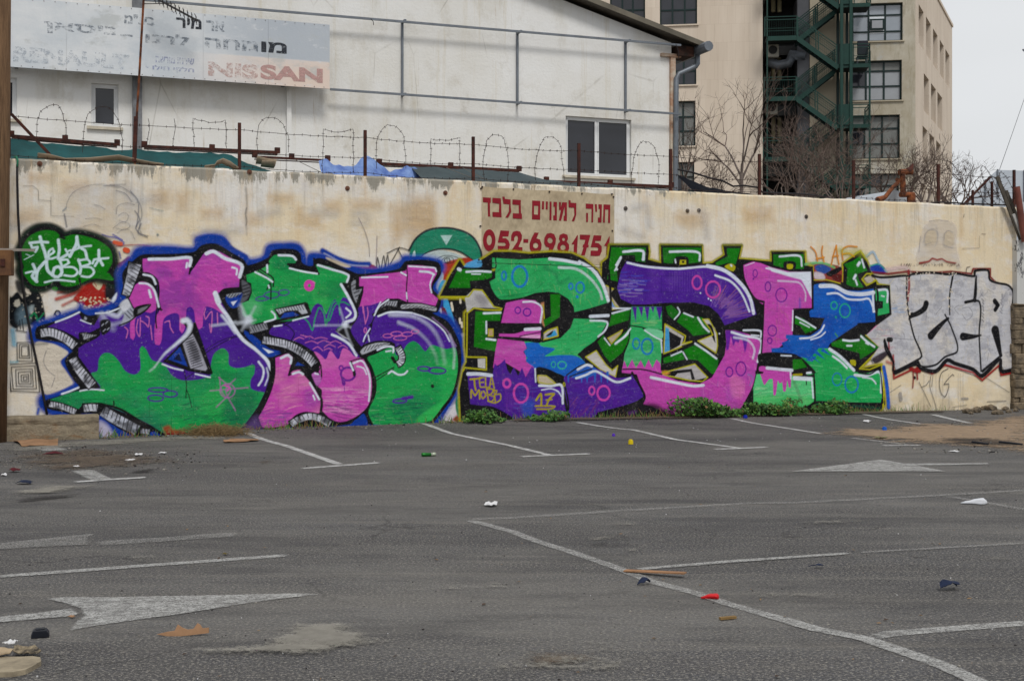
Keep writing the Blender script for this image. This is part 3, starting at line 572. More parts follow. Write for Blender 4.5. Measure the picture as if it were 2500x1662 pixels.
# outline runs on into the next frames: x+1306.7 (R4), x+2351.9 (R5)
def sh(s, d):
    a = nums(s); return ' '.join('%g' % (v+(d if i % 2 == 0 else 0)) for i, v in enumerate(a))
def path(*parts): return ' '.join(sh(s, d) for s, d in parts)
r_out = path(('190 585 255 450 318 350 345 392 440 398 450 355 535 300 640 300 760 312 900 302 1030 310 1110 345 1200 420 1222 460 1225 370 1262 340 1275 258 1520 258 1525 300 1520 350', 0),
             ('215 350 295 372 292 258 555 262 560 375 620 372 700 320 690 262 808 262 790 345 860 350 1000 362 998 302 1212 302 1215 385 1265 395', 1306.7),
             ('225 480 330 480 408 502 410 375 520 300 562 360 595 440 530 480 560 515 630 480 630 505 715 508 728 700 630 760 560 830 650 912 515 1045 655 1018 680 1270 640 1320', 2351.9),
             ('1200 1340 860 1330 340 1360', 1306.7), ('1180 1360 640 1375 325 1375 315 1180 340 1050 345 1035', 0),
             ('362 1000 350 900 352 690 400 645 345 590 195 590', 0))
S_(r_out, 26, rgb(176, 168, 20), 8, closed=True, al=.95, sm=False)
P_(r_out, BK, 3.5, sm=False)
# soft green and yellow overspray on the top
for s, d in (('1275 258 1520 258', 0), ('295 258 555 260', 1306.7), ('695 258 808 258', 1306.7)):
    S_(sh(s, d), 16, rgb(20, 60, 20), 10, al=.7)
S_(sh('1000 302 1212 302', 1306.7), 12, rgb(20, 20, 16), 6)
P_('430 345 455 355 455 395 345 395 380 370', rgb(80, 160, 215), 4)
P_(sh('1265 390 1330 378 1440 400 1452 500 1380 485 1270 480', 1306.7), rgb(150, 60, 50), 4)
S_(sh('1215 380 1280 370 1340 375 1400 400', 1306.7), 14, rgb(110, 190, 120), 6)
P_(sh('1275 395 1320 380 1380 410 1340 440 1290 425', 1306.7), rgb(40, 80, 160), 4); P_(sh('1270 430 1330 440 1340 475 1275 470', 1306.7), rgb(210, 195, 205), 6)
P_(sh('1345 440 1440 395 1450 410 1380 460', 1306.7), BK, 3); P_(sh('1385 450 1445 445 1445 490 1390 480', 1306.7), rgb(90, 25, 25), 3)
S_(sh('1268 480 1350 478 1450 505 1455 395', 1306.7), 7, YE, 2.5, sm=False); S_(sh('1265 480 1266 395', 1306.7), 7, YE, 2.5)
P_(sh('545 470 590 455 600 490 570 500', 2351.9), rgb(190, 180, 170), 4)
# grey ground left in the handle of the first letter
P_('350 590 405 540 460 545 540 650 585 660 400 655 365 690', rgb(190, 188, 188), 3, sm=False); S_('195 587 345 587 375 585 405 542 460 545 535 650 585 662 580 672 480 670 410 658 365 690 362 970 487 972 487 1052 350 1038 338 1060', 10, YE, 2.5, sm=False)
mt = P_('410 590 450 570 500 620 470 650', rgb(120, 115, 125), 14, al=.6)
P_('432 982 480 980 480 1044 434 1036', rgb(200, 198, 195), 2, sm=False)
# dark green arrows and bars
def DGp(s, d=0, hl=()):
    g_ = P_(sh(s, d), DG, 2.5, sm=False); mottle(g_, rgb(10, 90, 20), .6, .2, int(abs(nums(s)[0])))
    scuff(g_, rgb(35, 140, 30), 10, (20, 60), (3, 6), (.15, .35), ang=nrs.uniform(-1, 1)); return g_
DGp('248 530 310 405 330 412 360 410 525 420 520 475 380 485 385 530'); P_('500 470 560 462 500 500 470 500', BK, 3); S_('530 415 560 400', 16, rgb(170, 170, 30), 6)
DGp('418 680 583 680 575 740 495 745 490 850 555 855 550 935 408 905'); P_('490 740 580 740 560 860 495 850', BK, 3, sm=False)
P_('500 795 528 795 528 835 500 835', rgb(190, 160, 120), 2, sm=False); S_('500 793 530 793 530 838 500 838', 7, YE, 2, closed=True, sm=False)
DGp('895 570 958 570 955 715 855 780 848 740 900 710'); P_('835 625 855 620 850 730 858 780 840 760', rgb(190, 130, 90), 4)
S_('850 640 856 725', 8, YE, 3)
P_('845 860 850 820 880 800 935 782 945 835 880 855', rgb(190, 185, 180), 2, sm=False); P_('870 840 925 798 940 830 890 850', rgb(60, 160, 215), 2, sm=False); P_('865 838 915 800 900 830', BK, 3); S_('842 862 850 822 880 800 940 780 945 836 842 862', 9, YE, 2.5, sm=False)
DGp('1285 272 1505 275 1500 365 1440 360 1435 320 1355 320 1315 375 1325 490 1258 475'); P_('1350 330 1430 330 1425 355 1375 345 1340 370', BK, 3)
DGp('1285 700 1408 665 1395 735 1262 778'); DGp('1195 870 1235 830 1275 895 1400 790 1425 830 1415 890 1278 1005 1240 960')
P_('1250 515 1300 535 1275 570 1340 660 1285 668', rgb(185, 175, 160), 3, sm=False); P_('1275 600 1310 650 1290 655', rgb(110, 150, 210), 3); S_('1250 515 1298 537 1275 545 1282 590 1305 640 1340 660 1285 668', 8, YE, 2.5, sm=False)
P_('1262 850 1355 798 1345 820 1285 885', rgb(190, 175, 150), 2, sm=False); S_('1262 850 1355 798 1345 822 1285 886', 7, YE, 2.5, closed=True, sm=False)
P_('1120 970 1188 930 1230 990 1290 1060 1325 1025 1312 1098 1230 1060', rgb(205, 200, 195), 2, sm=False); S_('1120 970 1188 930 1250 1020 1290 1055 1325 1025 1310 1098 1215 1050', 8, YE, 2.5, closed=True, sm=False)
P_('815 1088 870 1090 925 1135 870 1145 820 1135', rgb(200, 185, 160), 3); S_('815 1088 870 1090 930 1140 870 1142 820 1130', 7, YE, 2.5, closed=True, sm=False)
SR(1500)
DGp('305 275 550 275 550 365 470 375 450 335 390 330 375 375 312 370'); P_('388 335 465 335 465 385 375 380', BK, 3); P_('415 352 455 352 455 380 412 382', YE, 2, sm=False); P_('428 358 444 358 442 372 428 372', rgb(15, 30, 15), 2)
DGp('715 278 800 278 770 380 720 370 650 390 640 370 715 325'); P_('700 395 740 375 770 395 755 425', YE, 3); S_('625 385 640 365 715 325 700 270', 12, BK, 3, sm=False)
DGp('1010 318 1205 315 1205 408 1140 408 1150 370 1078 370 1075 400 1012 385'); P_('1078 365 1150 365 1150 410 1080 405', BK, 3); P_('1098 380 1135 380 1132 408 1100 408', YE, 3)
DGp('325 650 360 640 415 690 378 735 340 700'); DGp('395 745 430 690 500 710 560 720 620 820 500 835 470 800'); P_('320 760 345 780 440 840 430 880 490 870 420 905 312 948', rgb(190, 185, 180), 2, sm=False)
P_('345 805 425 850 415 895 350 930', rgb(20, 20, 26), 2, sm=False); P_('320 780 345 790 350 930 318 940', rgb(60, 155, 215), 2, sm=False); S_('312 948 320 760 450 835 445 868 430 885 490 872 400 915 312 948', 9, YE, 2.5, sm=False)
P_('560 730 590 725 640 790 655 880 645 945 530 865 620 835 600 780', rgb(205, 200, 195), 2, sm=False); P_('590 760 620 770 640 880', BK, 3); S_('560 730 600 730 650 820 655 900 645 945 530 868 625 830 605 790 560 730', 8, YE, 2.5, sm=False)
S_('500 880 430 900', 8, BK, 2)
DGp('308 975 430 925 450 985 312 1010'); DGp('435 920 520 880 660 985 650 1070 620 1078 530 990 470 985')
P_('270 1075 340 1060 510 1018 590 1100 500 1120 380 1095', rgb(185, 180, 182), 2, sm=False); P_('365 1058 490 1045 512 1115 490 1115 480 1065 400 1075 380 1095 290 1078', BK, 3, sm=False); P_('275 1078 320 1058 350 1070 330 1085', rgb(225, 150, 60), 8)
S_('262 1078 340 1062 510 1015 592 1100 560 1125 480 1120 380 1098 262 1078', 8, YE, 2.5, sm=False)
DGp('1150 712 1200 725 1290 790 1215 820 1180 770 1148 760'); DGp('1135 985 1190 985 1225 1035 1135 1052'); S_('1150 1083 1190 1080', 16, rgb(165, 155, 20), 3); S_('1200 975 1225 970', 12, YE, 6)
P_('1225 1070 1280 1070 1240 1085 1218 1080', G2, 3)
SR(1900)
DGp('415 380 470 360 520 325 565 420 500 440 510 480 545 530 430 520 440 410'); P_('500 430 590 440 540 480 560 520 600 500', rgb(18, 20, 18), 4, al=.0)
g5 = P_('615 540 695 535 705 690 625 708 625 660 662 655 665 618 620 612', G2, 2.5, sm=False); P_('620 612 664 615 664 660 625 665', BK, 3, sm=False)
DGp('335 882 400 855 520 870 520 825 640 908 520 985 515 945 340 900'); P_('455 990 490 992 488 1028 462 1020', YE, 3); S_('470 1005 480 1010', 8, BK)
S_('595 440 560 440 530 475 560 515 625 480 628 505 712 508 725 700 630 762 555 830 648 912 515 1045 580 1050 655 1018 658 1060 690 1150', 9, YE, 3, sm=False)
S_('670 1035 690 1150 702 1290', 26, rgb(12, 90, 200), 5); S_('655 1060 670 1180 665 1300', 10, rgb(200, 190, 20), 3); P_('560 826 605 820 600 800 640 760 600 780', rgb(220, 110, 170), 3)
SR(1000)
# first letter
a1 = P_('525 338 620 345 700 350 900 338 1050 360 1150 405 1220 490 1250 560 1266 622 1050 692 1045 650 1010 600 950 562 880 553 800 562 720 590 640 602 560 605 520 530 508 490 545 470 545 405 525 400', G2, 2.5, sm=False)
a2 = P_('1045 725 1150 728 1262 742 1240 800 1190 862 1110 915 1072 955 1120 1010 1060 1050 1000 1090 900 1060 800 1050 740 1000 730 870 850 878 960 850 1025 785', G2, 2.5, sm=False)
mottle(a1, rgb(25, 150, 75), .8, .3, 41, 1.5); mottle(a2, rgb(60, 190, 110), .5, .4, 42)
scuff(a1, rgb(30, 110, 70), 70, (15, 60), (2, 5), (.2, .5), ang=-.5, jit=.4); scuff(a1, rgb(160, 190, 120), 60, (15, 50), (2, 5), (.2, .55), ang=1.3, jit=.5); scuff(a2, rgb(150, 200, 130), 60, (20, 70), (3, 6), (.2, .5), ang=-.15)
scuff(a2, rgb(20, 120, 70), 40, (20, 70), (3, 6), (.2, .5), ang=-.15)
S_('860 400 930 440 950 500 1010 470', 22, rgb(20, 105, 70), 12, al=.5); S_('560 590 700 570 900 540', 5, rgb(10, 110, 70), 3, al=.6)
b1 = P_('722 885 820 880 835 900 925 918 900 940 860 965 960 958 1060 965 1118 1010 1070 1045 1000 1095 960 1080 900 1062 800 1050 745 1010 738 985 750 975 725 960 735 945 722 930 745 915', LB, 3); mottle(b1, rgb(20, 120, 200), .5, .25, 43)
p1 = P_('560 852 728 872 745 915 722 935 740 965 740 1000 790 1035 740 1102 700 1060 600 1000 530 1040 545 930', PK, 2.5, sm=False); mottle(p1, rgb(205, 110, 190), .6, .3, 44, 2)
scuff(p1, rgb(120, 70, 140), 30, (30, 80), (2, 5), (.2, .5), ang=.05)
u1 = P_('365 1065 450 1072 528 1078 540 1012 560 1030 605 985 620 1050 640 1080 662 1035 690 1090 715 1038 738 1100 775 1032 800 1048 803 1130 960 1158 1000 1335 820 1345 650 1372 600 1330 500 1285 385 1270', PU, 2.5, sm=False); mottle(u1, rgb(100, 40, 160), .6, .3, 45, .6)
scuff(u1, rgb(90, 110, 200), 30, (30, 80), (3, 8), (.2, .5), box=(690, 1150, 960, 1340)); scuff(u1, rgb(130, 60, 150), 50, (20, 60), (3, 6), (.2, .5), ang=1.5)
P_('720 1260 790 1250 770 1380 735 1380', rgb(30, 80, 190), 14, al=.7)
P_('400 1290 500 1280 600 1320 660 1370 340 1375 350 1275', rgb(16, 15, 20), 3)
u2 = P_('985 1095 1060 1040 1130 1020 1220 1055 1320 1105 1400 1098 1425 1075 1492 1220 1430 1262 1200 1325 1170 1360 1000 1368 1010 1300 975 1140', PU, 2.5, sm=False); mottle(u2, rgb(90, 30, 150), .6, .3, 46, 1.5)
scuff(u2, rgb(110, 90, 190), 40, (30, 90), (3, 7), (.2, .45), ang=-.2); scuff(u2, rgb(130, 60, 110), 50, (20, 60), (3, 6), (.2, .5), ang=-1, box=(1000, 1240, 1200, 1370))
k1 = P_('612 625 720 603 800 610 842 655 835 755 582 752', PK, 2.5, sm=False); mottle(k1, rgb(170, 80, 170), .6, .2, 47); k2 = P_('568 815 680 815 780 782 835 780 832 852 700 845 568 838', PK, 2.5, sm=False)
P_('720 835 832 830 830 850 700 848', rgb(225, 160, 210), 3, clip=k2)
P_('980 1060 1010 1060 1160 1010 1190 1070 1090 1110 1010 1090', LB, 5, al=.9, clip=u2)
for x in (1010, 1095, 1130, 1180, 1220, 1260): S_([x, 1070, x, 1130], 18, LB, 4, w2=6)
P_('1060 970 1130 1000 1050 1050 1000 1090 970 1080', LB, 6, al=.0)
for s, w in (('1000 1085 1080 1030 1135 1010', 9), ('1020 1095 1100 1065 1160 1045', 8), ('480 475 510 530 560 600 612 620', 12), ('520 405 548 400 545 340', 8), ('1050 690 1150 665 1268 635', 12), ('1045 718 1150 722 1268 735', 9), ('1268 420 1280 600 1268 740 1190 868 1078 955', 18),
             ('840 760 838 870 700 850', 12), ('965 1150 990 1160 1000 1330 820 1350', 12), ('1425 1070 1495 1220 1430 1265 1200 1330', 16), ('700 838 780 822 840 810', 6), ('570 815 680 812 780 770', 14)): S_(s, w, BK, 2.5)
P_('1055 705 1265 645 1275 700 1060 722', BK, 3, sm=False); P_('805 1040 870 1042 960 1090 995 1150 960 1160 810 1140', BK, 3); P_('815 1088 870 1090 925 1135 870 1145 820 1135', rgb(200, 185, 160), 3); S_('815 1088 870 1090 930 1140 870 1142 820 1130', 7, YE, 2.5, closed=True, sm=False)
O_(983, 1145, 6, 12, 6, YE)
for s, w in (('360 428 430 424 515 428', 14), ('395 442 450 442', 8), ('310 410 320 415', 22), ('470 692 530 690 578 688', 13), ('487 745 488 820', 11), ('488 855 545 862', 14), ('890 345 980 355 1080 375', 20), ('1080 365 1160 410 1225 500 1265 610', 22),
             ('950 400 1060 410 1150 470 1210 550 1225 600', 18), ('1150 712 1265 706', 20), ('1150 738 1258 748 1245 800 1200 840', 12), ('722 620 790 620 840 655 832 750', 12), ('735 795 830 790', 20), ('370 1078 440 1078 520 1088', 22), ('798 1045 802 1128', 10),
             ('825 1152 900 1155 965 1150 975 1265', 16), ('840 1180 900 1172 945 1190 965 1220', 8), ('1070 1050 1130 1020 1160 1030', 16), ('1060 1105 1120 1085 1180 1060 1240 1090 1320 1130 1405 1105', 15), ('1290 692 1405 662', 11), ('1240 850 1275 895', 9),
             ('1310 885 1370 840 1410 795', 14), ('1360 300 1485 295 1485 350', 15), ('1315 385 1345 335', 14), ('1318 410 1320 412', 16)): S_(s, w, WH, 2.8, al=.95 if w != 18 else .6)
S_('1190 430 1250 540 1262 620', 12, rgb(235, 240, 250), 5, al=.5)
for c in ((600, 453, 14, 28, 12), (700, 458, 48, 66, 16), (1026, 520, 12, 18, 11), (1085, 528, 26, 34, 12)): O_(*c, rgb(25, 120, 200), al=.95)
S_('1066 585 1068 588', 18, rgb(25, 120, 200))
for c in ((688, 673, 18, 20, 8), (747, 685, 24, 24, 9)): O_(*c, rgb(95, 20, 150))
for c in ((915, 1018, 14, 18, 6), (970, 1022, 27, 24, 8)): O_(*c, rgb(50, 180, 140))
for c in ((618, 1138, 22, 26, 16), (708, 1200, 46, 60, 15), (1160, 1185, 18, 26, 12), (1235, 1200, 40, 46, 14)): O_(*c, rgb(205, 70, 175))
YG = rgb(176, 158, 20)
for s, w in (('385 1112 430 1108 455 1102', 12), ('410 1110 415 1160 420 1180', 12), ('472 1100 446 1102 450 1162 476 1162', 9), ('448 1132 470 1130', 8), ('482 1100 486 1165 506 1162', 9), ('508 1168 520 1100 538 1170', 9), ('512 1142 534 1142', 7), ('390 1230 392 1180 415 1215 440 1180 445 1235', 11),
             ('460 1190 450 1215 465 1235 485 1210 470 1188', 10), ('490 1175 500 1250', 10), ('490 1175 530 1175 520 1205 500 1210 540 1225 520 1255 498 1250', 9), ('535 1180 545 1255', 9), ('530 1180 555 1185 545 1210 575 1205 578 1240 545 1262 510 1255', 9),
             ('805 1245 835 1205 838 1275', 14), ('865 1210 920 1205 890 1235 870 1280', 13), ('870 1245 905 1240', 10), ('800 1282 860 1282 925 1285 900 1300 810 1302', 11)): S_(s, w, YG, 3)
SR(1500)
# second letter
d1 = P_('75 358 200 388 400 402 560 385 660 392 760 440 840 530 885 620 903 700 700 768 660 695 600 645 500 622 320 625 200 635 110 635 38 600 15 530 40 420', PU, 2.5, sm=False)
mottle(d1, rgb(95, 45, 165), .5, .35, 51); scuff(d1, rgb(60, 80, 210), 26, (50, 120), (4, 9), (.2, .5), ang=.02, box=(30, 420, 190, 560)); scuff(d1, rgb(190, 175, 205), 16, (40, 90), (3, 7), (.25, .6), ang=.02, box=(30, 470, 180, 590))
for k in range(46):
    a = -.15-k/46*1.35; r0, r1 = nrs.uniform(90, 150), nrs.uniform(170, 260); S_([590+r0*math.cos(a+.1)*1.1, 740+r0*math.sin(a), 590+r1*math.cos(a+.1)*1.1, 740+r1*math.sin(a)], nrs.uniform(3, 7), rgb(150, 110, 190) if k % 3 else rgb(190, 120, 110), 3, al=nrs.uniform(.25, .6), clip=d1)
for k in range(14): S_([350+k*16, 430, 350+k*16, 560], 5, rgb(130, 90, 180), 4, al=.35, fade=.5)
g1 = P_('105 650 310 650 300 860 295 1050 50 1045 62 950 90 880 90 770', G2, 2.5, sm=False); mottle(g1, rgb(90, 190, 130), .6, .2, 52); scuff(g1, rgb(170, 200, 130), 25, (30, 80), (4, 9), (.2, .5))
for s in ('110 650 140 650 134 750', '150 650 182 650 172 715', '190 650 222 650 208 745', '228 650 252 650 245 690', '262 650 308 650 285 735'): P_(s, PU, 3, sm=False)
d2 = P_('705 800 760 800 850 825 930 860 912 1000 885 1150 810 1290 760 1325 500 1340 340 1335 240 1285 182 1272 192 1222 140 1080 45 1070 45 1050 60 990 80 1040 110 985 135 1040 165 990 190 1040 215 985 240 1040 265 985 290 1010 300 1082 400 1120 540 1142 620 1100 700 960 712 880', PK, 2.5, sm=False)
mottle(d2, rgb(175, 75, 180), .6, .35, 53); scuff(d2, rgb(235, 150, 200), 80, (20, 80), (3, 7), (.15, .4), ang=1.0, jit=.7); scuff(d2, rgb(140, 80, 180), 50, (20, 70), (3, 7), (.15, .4), ang=1.2, jit=.5)
P_('705 800 750 800 840 835 830 940 815 870 800 845 790 880 770 870 755 900 740 840 725 920 712 930', rgb(105, 30, 160), 4, clip=d2)
P_('740 1090 820 1120 810 1230 750 1220', rgb(230, 130, 185), 14, al=.5, clip=d2); S_('850 1080 880 1100 860 1150', 8, rgb(60, 130, 190), 5, al=.5)
for s, w in (('90 768 200 790 305 860', 8), ('180 790 300 800', 8), ('305 640 305 860 297 1050', 12), ('45 1048 180 1050 300 1080', 9), ('50 950 90 860 95 770 100 650', 10), ('305 975 430 925 530 880', 9), ('430 925 450 990', 8), ('110 1070 190 1215 175 1260 60 1300', 16), ('700 790 820 800 935 850', 9),
             ('935 800 940 860 915 1020 888 1150 820 1290', 18), ('790 740 790 795', 3)): S_(s, w, BK, 2.5)
P_('700 770 905 700 950 720 935 800 820 795 700 795', BK, 3, sm=False); P_('190 790 302 805 300 855 230 825', rgb(120, 210, 160), 3)
S_('140 1290 260 1290 320 1330', 40, rgb(24, 20, 28), 12, al=.85); S_('-20 1330 60 1305 130 1300', 34, rgb(24, 20, 28), 10, al=.85); S_('90 1330 130 1320', 20, rgb(90, 30, 120), 10, al=.7)
for s, w in (('80 370 200 395 400 408 560 395 640 395', 14), ('590 390 700 420 800 500 860 590 885 690', 24), ('640 450 740 490 810 570 858 680', 14), ('440 690 500 715', 10), ('400 655 415 685 380 730', 9), ('530 720 570 780 600 808', 14), ('512 885 580 930 648 980', 13), ('360 962 425 935', 10),
             ('435 940 460 985', 9), ('190 800 250 840 300 865', 9), ('295 860 300 940', 10), ('230 1100 300 1115 420 1140 500 1155 565 1150', 18), ('745 812 820 835 930 865 910 1000', 16), ('820 800 930 805 930 845', 12), ('760 845 850 865 890 920 880 980', 16), ('870 830 920 835', 8),
             ('350 300 500 298 540 310 540 355', 15), ('385 350 388 370', 10), ('740 385 745 390', 12), ('0 420 40 340', 10), ('-10 660 100 660', 10), ('10 880 60 840 100 790', 11), ('60 300 180 296 185 350', 14)): S_(s, w, WH, 2.8, al=.6 if s.startswith('760 845') else .95)
for c in ((524, 496, 30, 42, 13), (626, 540, 46, 52, 13)): O_(*c, rgb(205, 70, 170))
for c in ((136, 885, 22, 34, 10), (206, 903, 36, 50, 13)): O_(*c, rgb(20, 125, 195))
for c in ((730, 1065, 22, 30, 9), (804, 1045, 32, 44, 9)): O_(*c, rgb(110, 20, 150))
for x, y in ((545, 562), (596, 598), (612, 608), (666, 820)): S_([x, y, x+2, y+2], 9, WH, 2)
for x in (1010-1306.7,): pass
# third letter
c1 = P_('820 385 880 362 930 372 1000 400 1120 428 1250 430 1257 660 1140 668 1132 830 1060 900 1000 948 935 948 948 800 952 640 890 600 865 560 825 480', PK, 2.5, sm=False); mottle(c1, rgb(180, 85, 175), .7, .3, 61)
scuff(c1, rgb(190, 110, 130), 70, (20, 90), (3, 8), (.15, .45), ang=.9, jit=.7); scuff(c1, rgb(110, 60, 150), 30, (30, 80), (3, 8), (.2, .4), ang=1.5)
P_('975 395 1100 430 1250 428 1255 600 1225 540 1190 480 1100 455 1000 425', WH, 4, sm=False)
P_('1010 440 1100 460 1180 480 1215 540 1215 640 1150 650 1100 560 1040 480', rgb(200, 80, 180), 12, al=.6, clip=c1); S_('1180 600 1180 655', 16, rgb(120, 80, 190), 6, al=.7)
c2 = P_('1265 510 1330 498 1400 515 1480 545 1560 548 1650 535 1662 745 1560 755 1460 820 1370 885 1340 960 1280 990 1190 975 1130 950 1000 942 998 915 1078 908 1062 880 1110 862 1090 850 1092 828 1250 832 1310 790 1338 722 1245 716 1240 680 1262 660', rgb(14, 92, 190), 2.5, sm=False)
mottle(c2, rgb(10, 70, 170), .7, .35, 62); scuff(c2, rgb(30, 120, 215), 70, (20, 90), (3, 8), (.2, .5), ang=-.3, jit=.5); scuff(c2, rgb(12, 50, 130), 30, (15, 50), (3, 7), (.2, .5), ang=-.4)
c3 = P_('1370 915 1440 965 1530 1065 1600 1075 1690 1060 1708 1200 1695 1262 1500 1258 1285 1272 1272 1085 1215 1010 1190 970 1240 985 1300 915', rgb(26, 170, 86), 2.5, sm=False)
mottle(c3, rgb(60, 190, 110), .6, .4, 63, 2); scuff(c3, rgb(120, 215, 150), 60, (30, 100), (3, 8), (.15, .45)); scuff(c3, rgb(10, 100, 60), 40, (20, 60), (2, 5), (.2, .4), ang=1.4)
for s in ('1215 990 1290 960 1260 1000', '1240 960 1310 1010 1250 950', '1270 945 1340 985 1290 930', '1310 930 1375 960 1330 915'): P_(s, rgb(14, 92, 190), 3, sm=False)
c4 = P_('905 1075 1125 1085 1200 1100 1265 1100 1272 1262 1200 1290 880 1278 880 1180', LG, 2.5, sm=False); mottle(c4, rgb(40, 165, 90), .8, .35, 64, 2); scuff(c4, rgb(170, 230, 170), 60, (20, 80), (3, 9), (.2, .5)); P_('880 1220 1272 1230 1272 1290 880 1290', rgb(60, 190, 90), 12, al=.6, clip=c4)
S_('1140 1120 1190 1250', 22, rgb(90, 140, 100), 5, al=.5); S_('890 1220 960 1180 1050 1190 1150 1240 1230 1200', 3, rgb(60, 130, 80), 2, al=.6)
P_('925 1030 1130 1050 1125 1110 1120 1170 1108 1160 1100 1120 1088 1190 1075 1190 1065 1130 1050 1140 1040 1120 1025 1215 1012 1215 1005 1110 985 1110 970 1130 955 1150 940 1120', PK, 2.5)
P_('918 950 1130 948 1190 975 1240 1020 1282 1072 1220 1075 1130 1080 1120 1050 930 1022', BK, 3); DGp('1135 985 1190 985 1225 1035 1135 1052'); S_('1140 1085 1190 1082', 15, rgb(165, 155, 20), 3)
P_('895 1060 950 1065 945 1075 895 1078', BK, 2)
for s, w in (('1258 400 1265 510', 14), ('1262 500 1262 660', 14), ('1140 665 1262 662', 9), ('1270 1080 1276 1180 1272 1290', 12), ('820 1300 880 1290 1100 1310 1230 1290 1280 1260 1400 1265 1600 1270 1690 1270', 20), ('810 400 830 490 895 600 950 620', 16), ('950 625 945 780 935 950', 12), ('1218 1075 1222 1145', 8),
             ('880 1180 880 1280', 10)): S_(s, w, BK, 3)
P_('1142 668 1235 680 1245 718 1338 722 1310 790 1240 835 1140 832', BK, 3, sm=False); DGp('1150 712 1200 725 1290 790 1215 820 1180 770 1148 760')
P_('1380 890 1450 850 1560 755 1570 820 1640 912 1530 1050 1520 1062 1440 960', BK, 3, sm=False)
for s, w in (('830 390 890 368', 4), ('965 405 1050 425', 10), ('1040 485 1120 490 1180 500 1215 560 1215 612', 12), ('1135 675 1132 800', 9), ('1310 518 1400 520 1480 560 1570 570 1650 560', 26), ('1355 568 1420 565 1480 600 1570 605 1620 600 1655 680', 13), ('1645 555 1650 680', 16),
             ('1335 768 1310 810 1250 845 1180 852', 12), ('1342 812 1310 840 1250 860', 9), ('970 1040 1050 1048 1130 1055', 20), ('1120 1058 1122 1105', 12), ('1145 1105 1250 1110', 26), ('1255 1105 1265 1230', 12), ('1060 960 1125 963', 9), ('1225 1072 1250 1070', 14),
             ('1155 715 1215 745 1280 785', 11), ('1180 750 1240 780', 8), ('1370 920 1440 970 1525 1055', 20), ('1390 965 1440 1000 1480 1040', 14), ('1530 1085 1600 1090 1690 1068 1698 1195', 18), ('1580 1100 1640 1110 1665 1140', 10), ('1050 330 1180 328 1192 390', 13)): S_(s, w, WH, 3, al=.55 if w == 12 and s.startswith('1040') else .95)
for c in ((895, 438, 14, 24, 7), (976, 523, 18, 30, 8), (1062, 576, 36, 44, 8), (1004, 803, 28, 34, 8), (988, 866, 14, 18, 8)): O_(*c, rgb(110, 20, 150))
S_('883 472 884 474', 12, rgb(110, 20, 150))
for c in ((1398, 642, 20, 24, 9), (1467, 675, 34, 44, 9)): O_(*c, rgb(30, 170, 130))
S_('1408 715 1412 718', 12, rgb(30, 170, 130)); S_('1405 820 1420 840', 8, rgb(70, 150, 60))
for c in ((1417, 1112, 30, 40, 8), (1510, 1145, 42, 52, 12)): O_(*c, rgb(25, 120, 190))
SR(1900)
DGp('335 882 400 855 520 870 520 825 640 908 520 985 515 945 340 900'); P_('455 990 490 992 488 1028 462 1020', YE, 3)
for s, w in (('410 862 455 868 510 862', 13), ('435 898 465 898', 10), ('525 838 560 870 610 905', 13), ('555 880 572 890', 9), ('530 350 545 400', 12), ('480 470 490 450', 18), ('505 385 515 370', 20), ('490 480 500 510', 12), ('628 545 690 545 692 620', 14), ('655 580 672 585', 8)): S_(s, w, WH, 4)
S_('510 1070 580 1080 640 1050 660 1190 665 1262', 10, BK, 3); S_('420 1290 520 1285 650 1300', 16, rgb(12, 60, 50), 6); S_('400 500 500 540 620 525 622 760', 16, BK, 3)
P_('500 755 620 750 700 690 722 695 700 735 620 770 560 830 520 820', BK, 3, sm=False)

SR(1000); S_('430 368 520 372 900 385 1270 402', 4.5, BK, 1.5, sm=False)
for x in (515, 700, 895, 1095, 1215): S_([x, 366+x*.012, x+1, 366+x*.012], 6, rgb(30, 40, 30), 1)
SR(1900)
# ---- silver piece
PIECE[0] = 6
P_('580 400 640 375 690 430 600 432', rgb(20, 60, 170), 5); S_('580 390 640 380 690 430', 8, rgb(60, 170, 150), 4); S_('560 330 600 300 630 350 640 370', 16, rgb(160, 195, 225), 5, al=.7)
S_('690 415 800 400 830 415', 26, rgb(225, 200, 205), 12, al=.7)
sv = P_('610 455 700 460 810 455 830 470 840 450 960 440 1090 445 1110 430 1250 450 1260 430 1330 420 1345 480 1400 500 1480 520 1500 590 1480 690 1510 740 1490 1050 1440 1060 1410 1000 1330 1070 1290 1100 1100 1030 1060 1010 1000 1060 930 1040 880 1010 750 1060 730 1000 700 930 600 1010 590 980 640 905 560 830 640 760 720 700 710 510 640 500', SV, 4, sm=False)
mottle(sv, rgb(218, 210, 198), .6, .3, 71); mottle(sv, rgb(160, 160, 170), .6, .15, 72); scuff(sv, rgb(210, 202, 184), 190, (6, 40), (2, 8), (.3, .8), ang=0, jit=1.5); scuff(sv, rgb(100, 100, 112), 130, (10, 50), (1.5, 4), (.3, .7), jit=1.6)
scuff(sv, rgb(180, 120, 140), 20, (30, 80), (3, 7), (.2, .5), box=(600, 780, 720, 980)); scuff(sv, rgb(110, 160, 215), 12, (30, 60), (4, 6), (.2, .5), box=(720, 600, 800, 700))
P_('590 990 600 975 690 930 690 960 620 1010', rgb(60, 50, 60), 6)
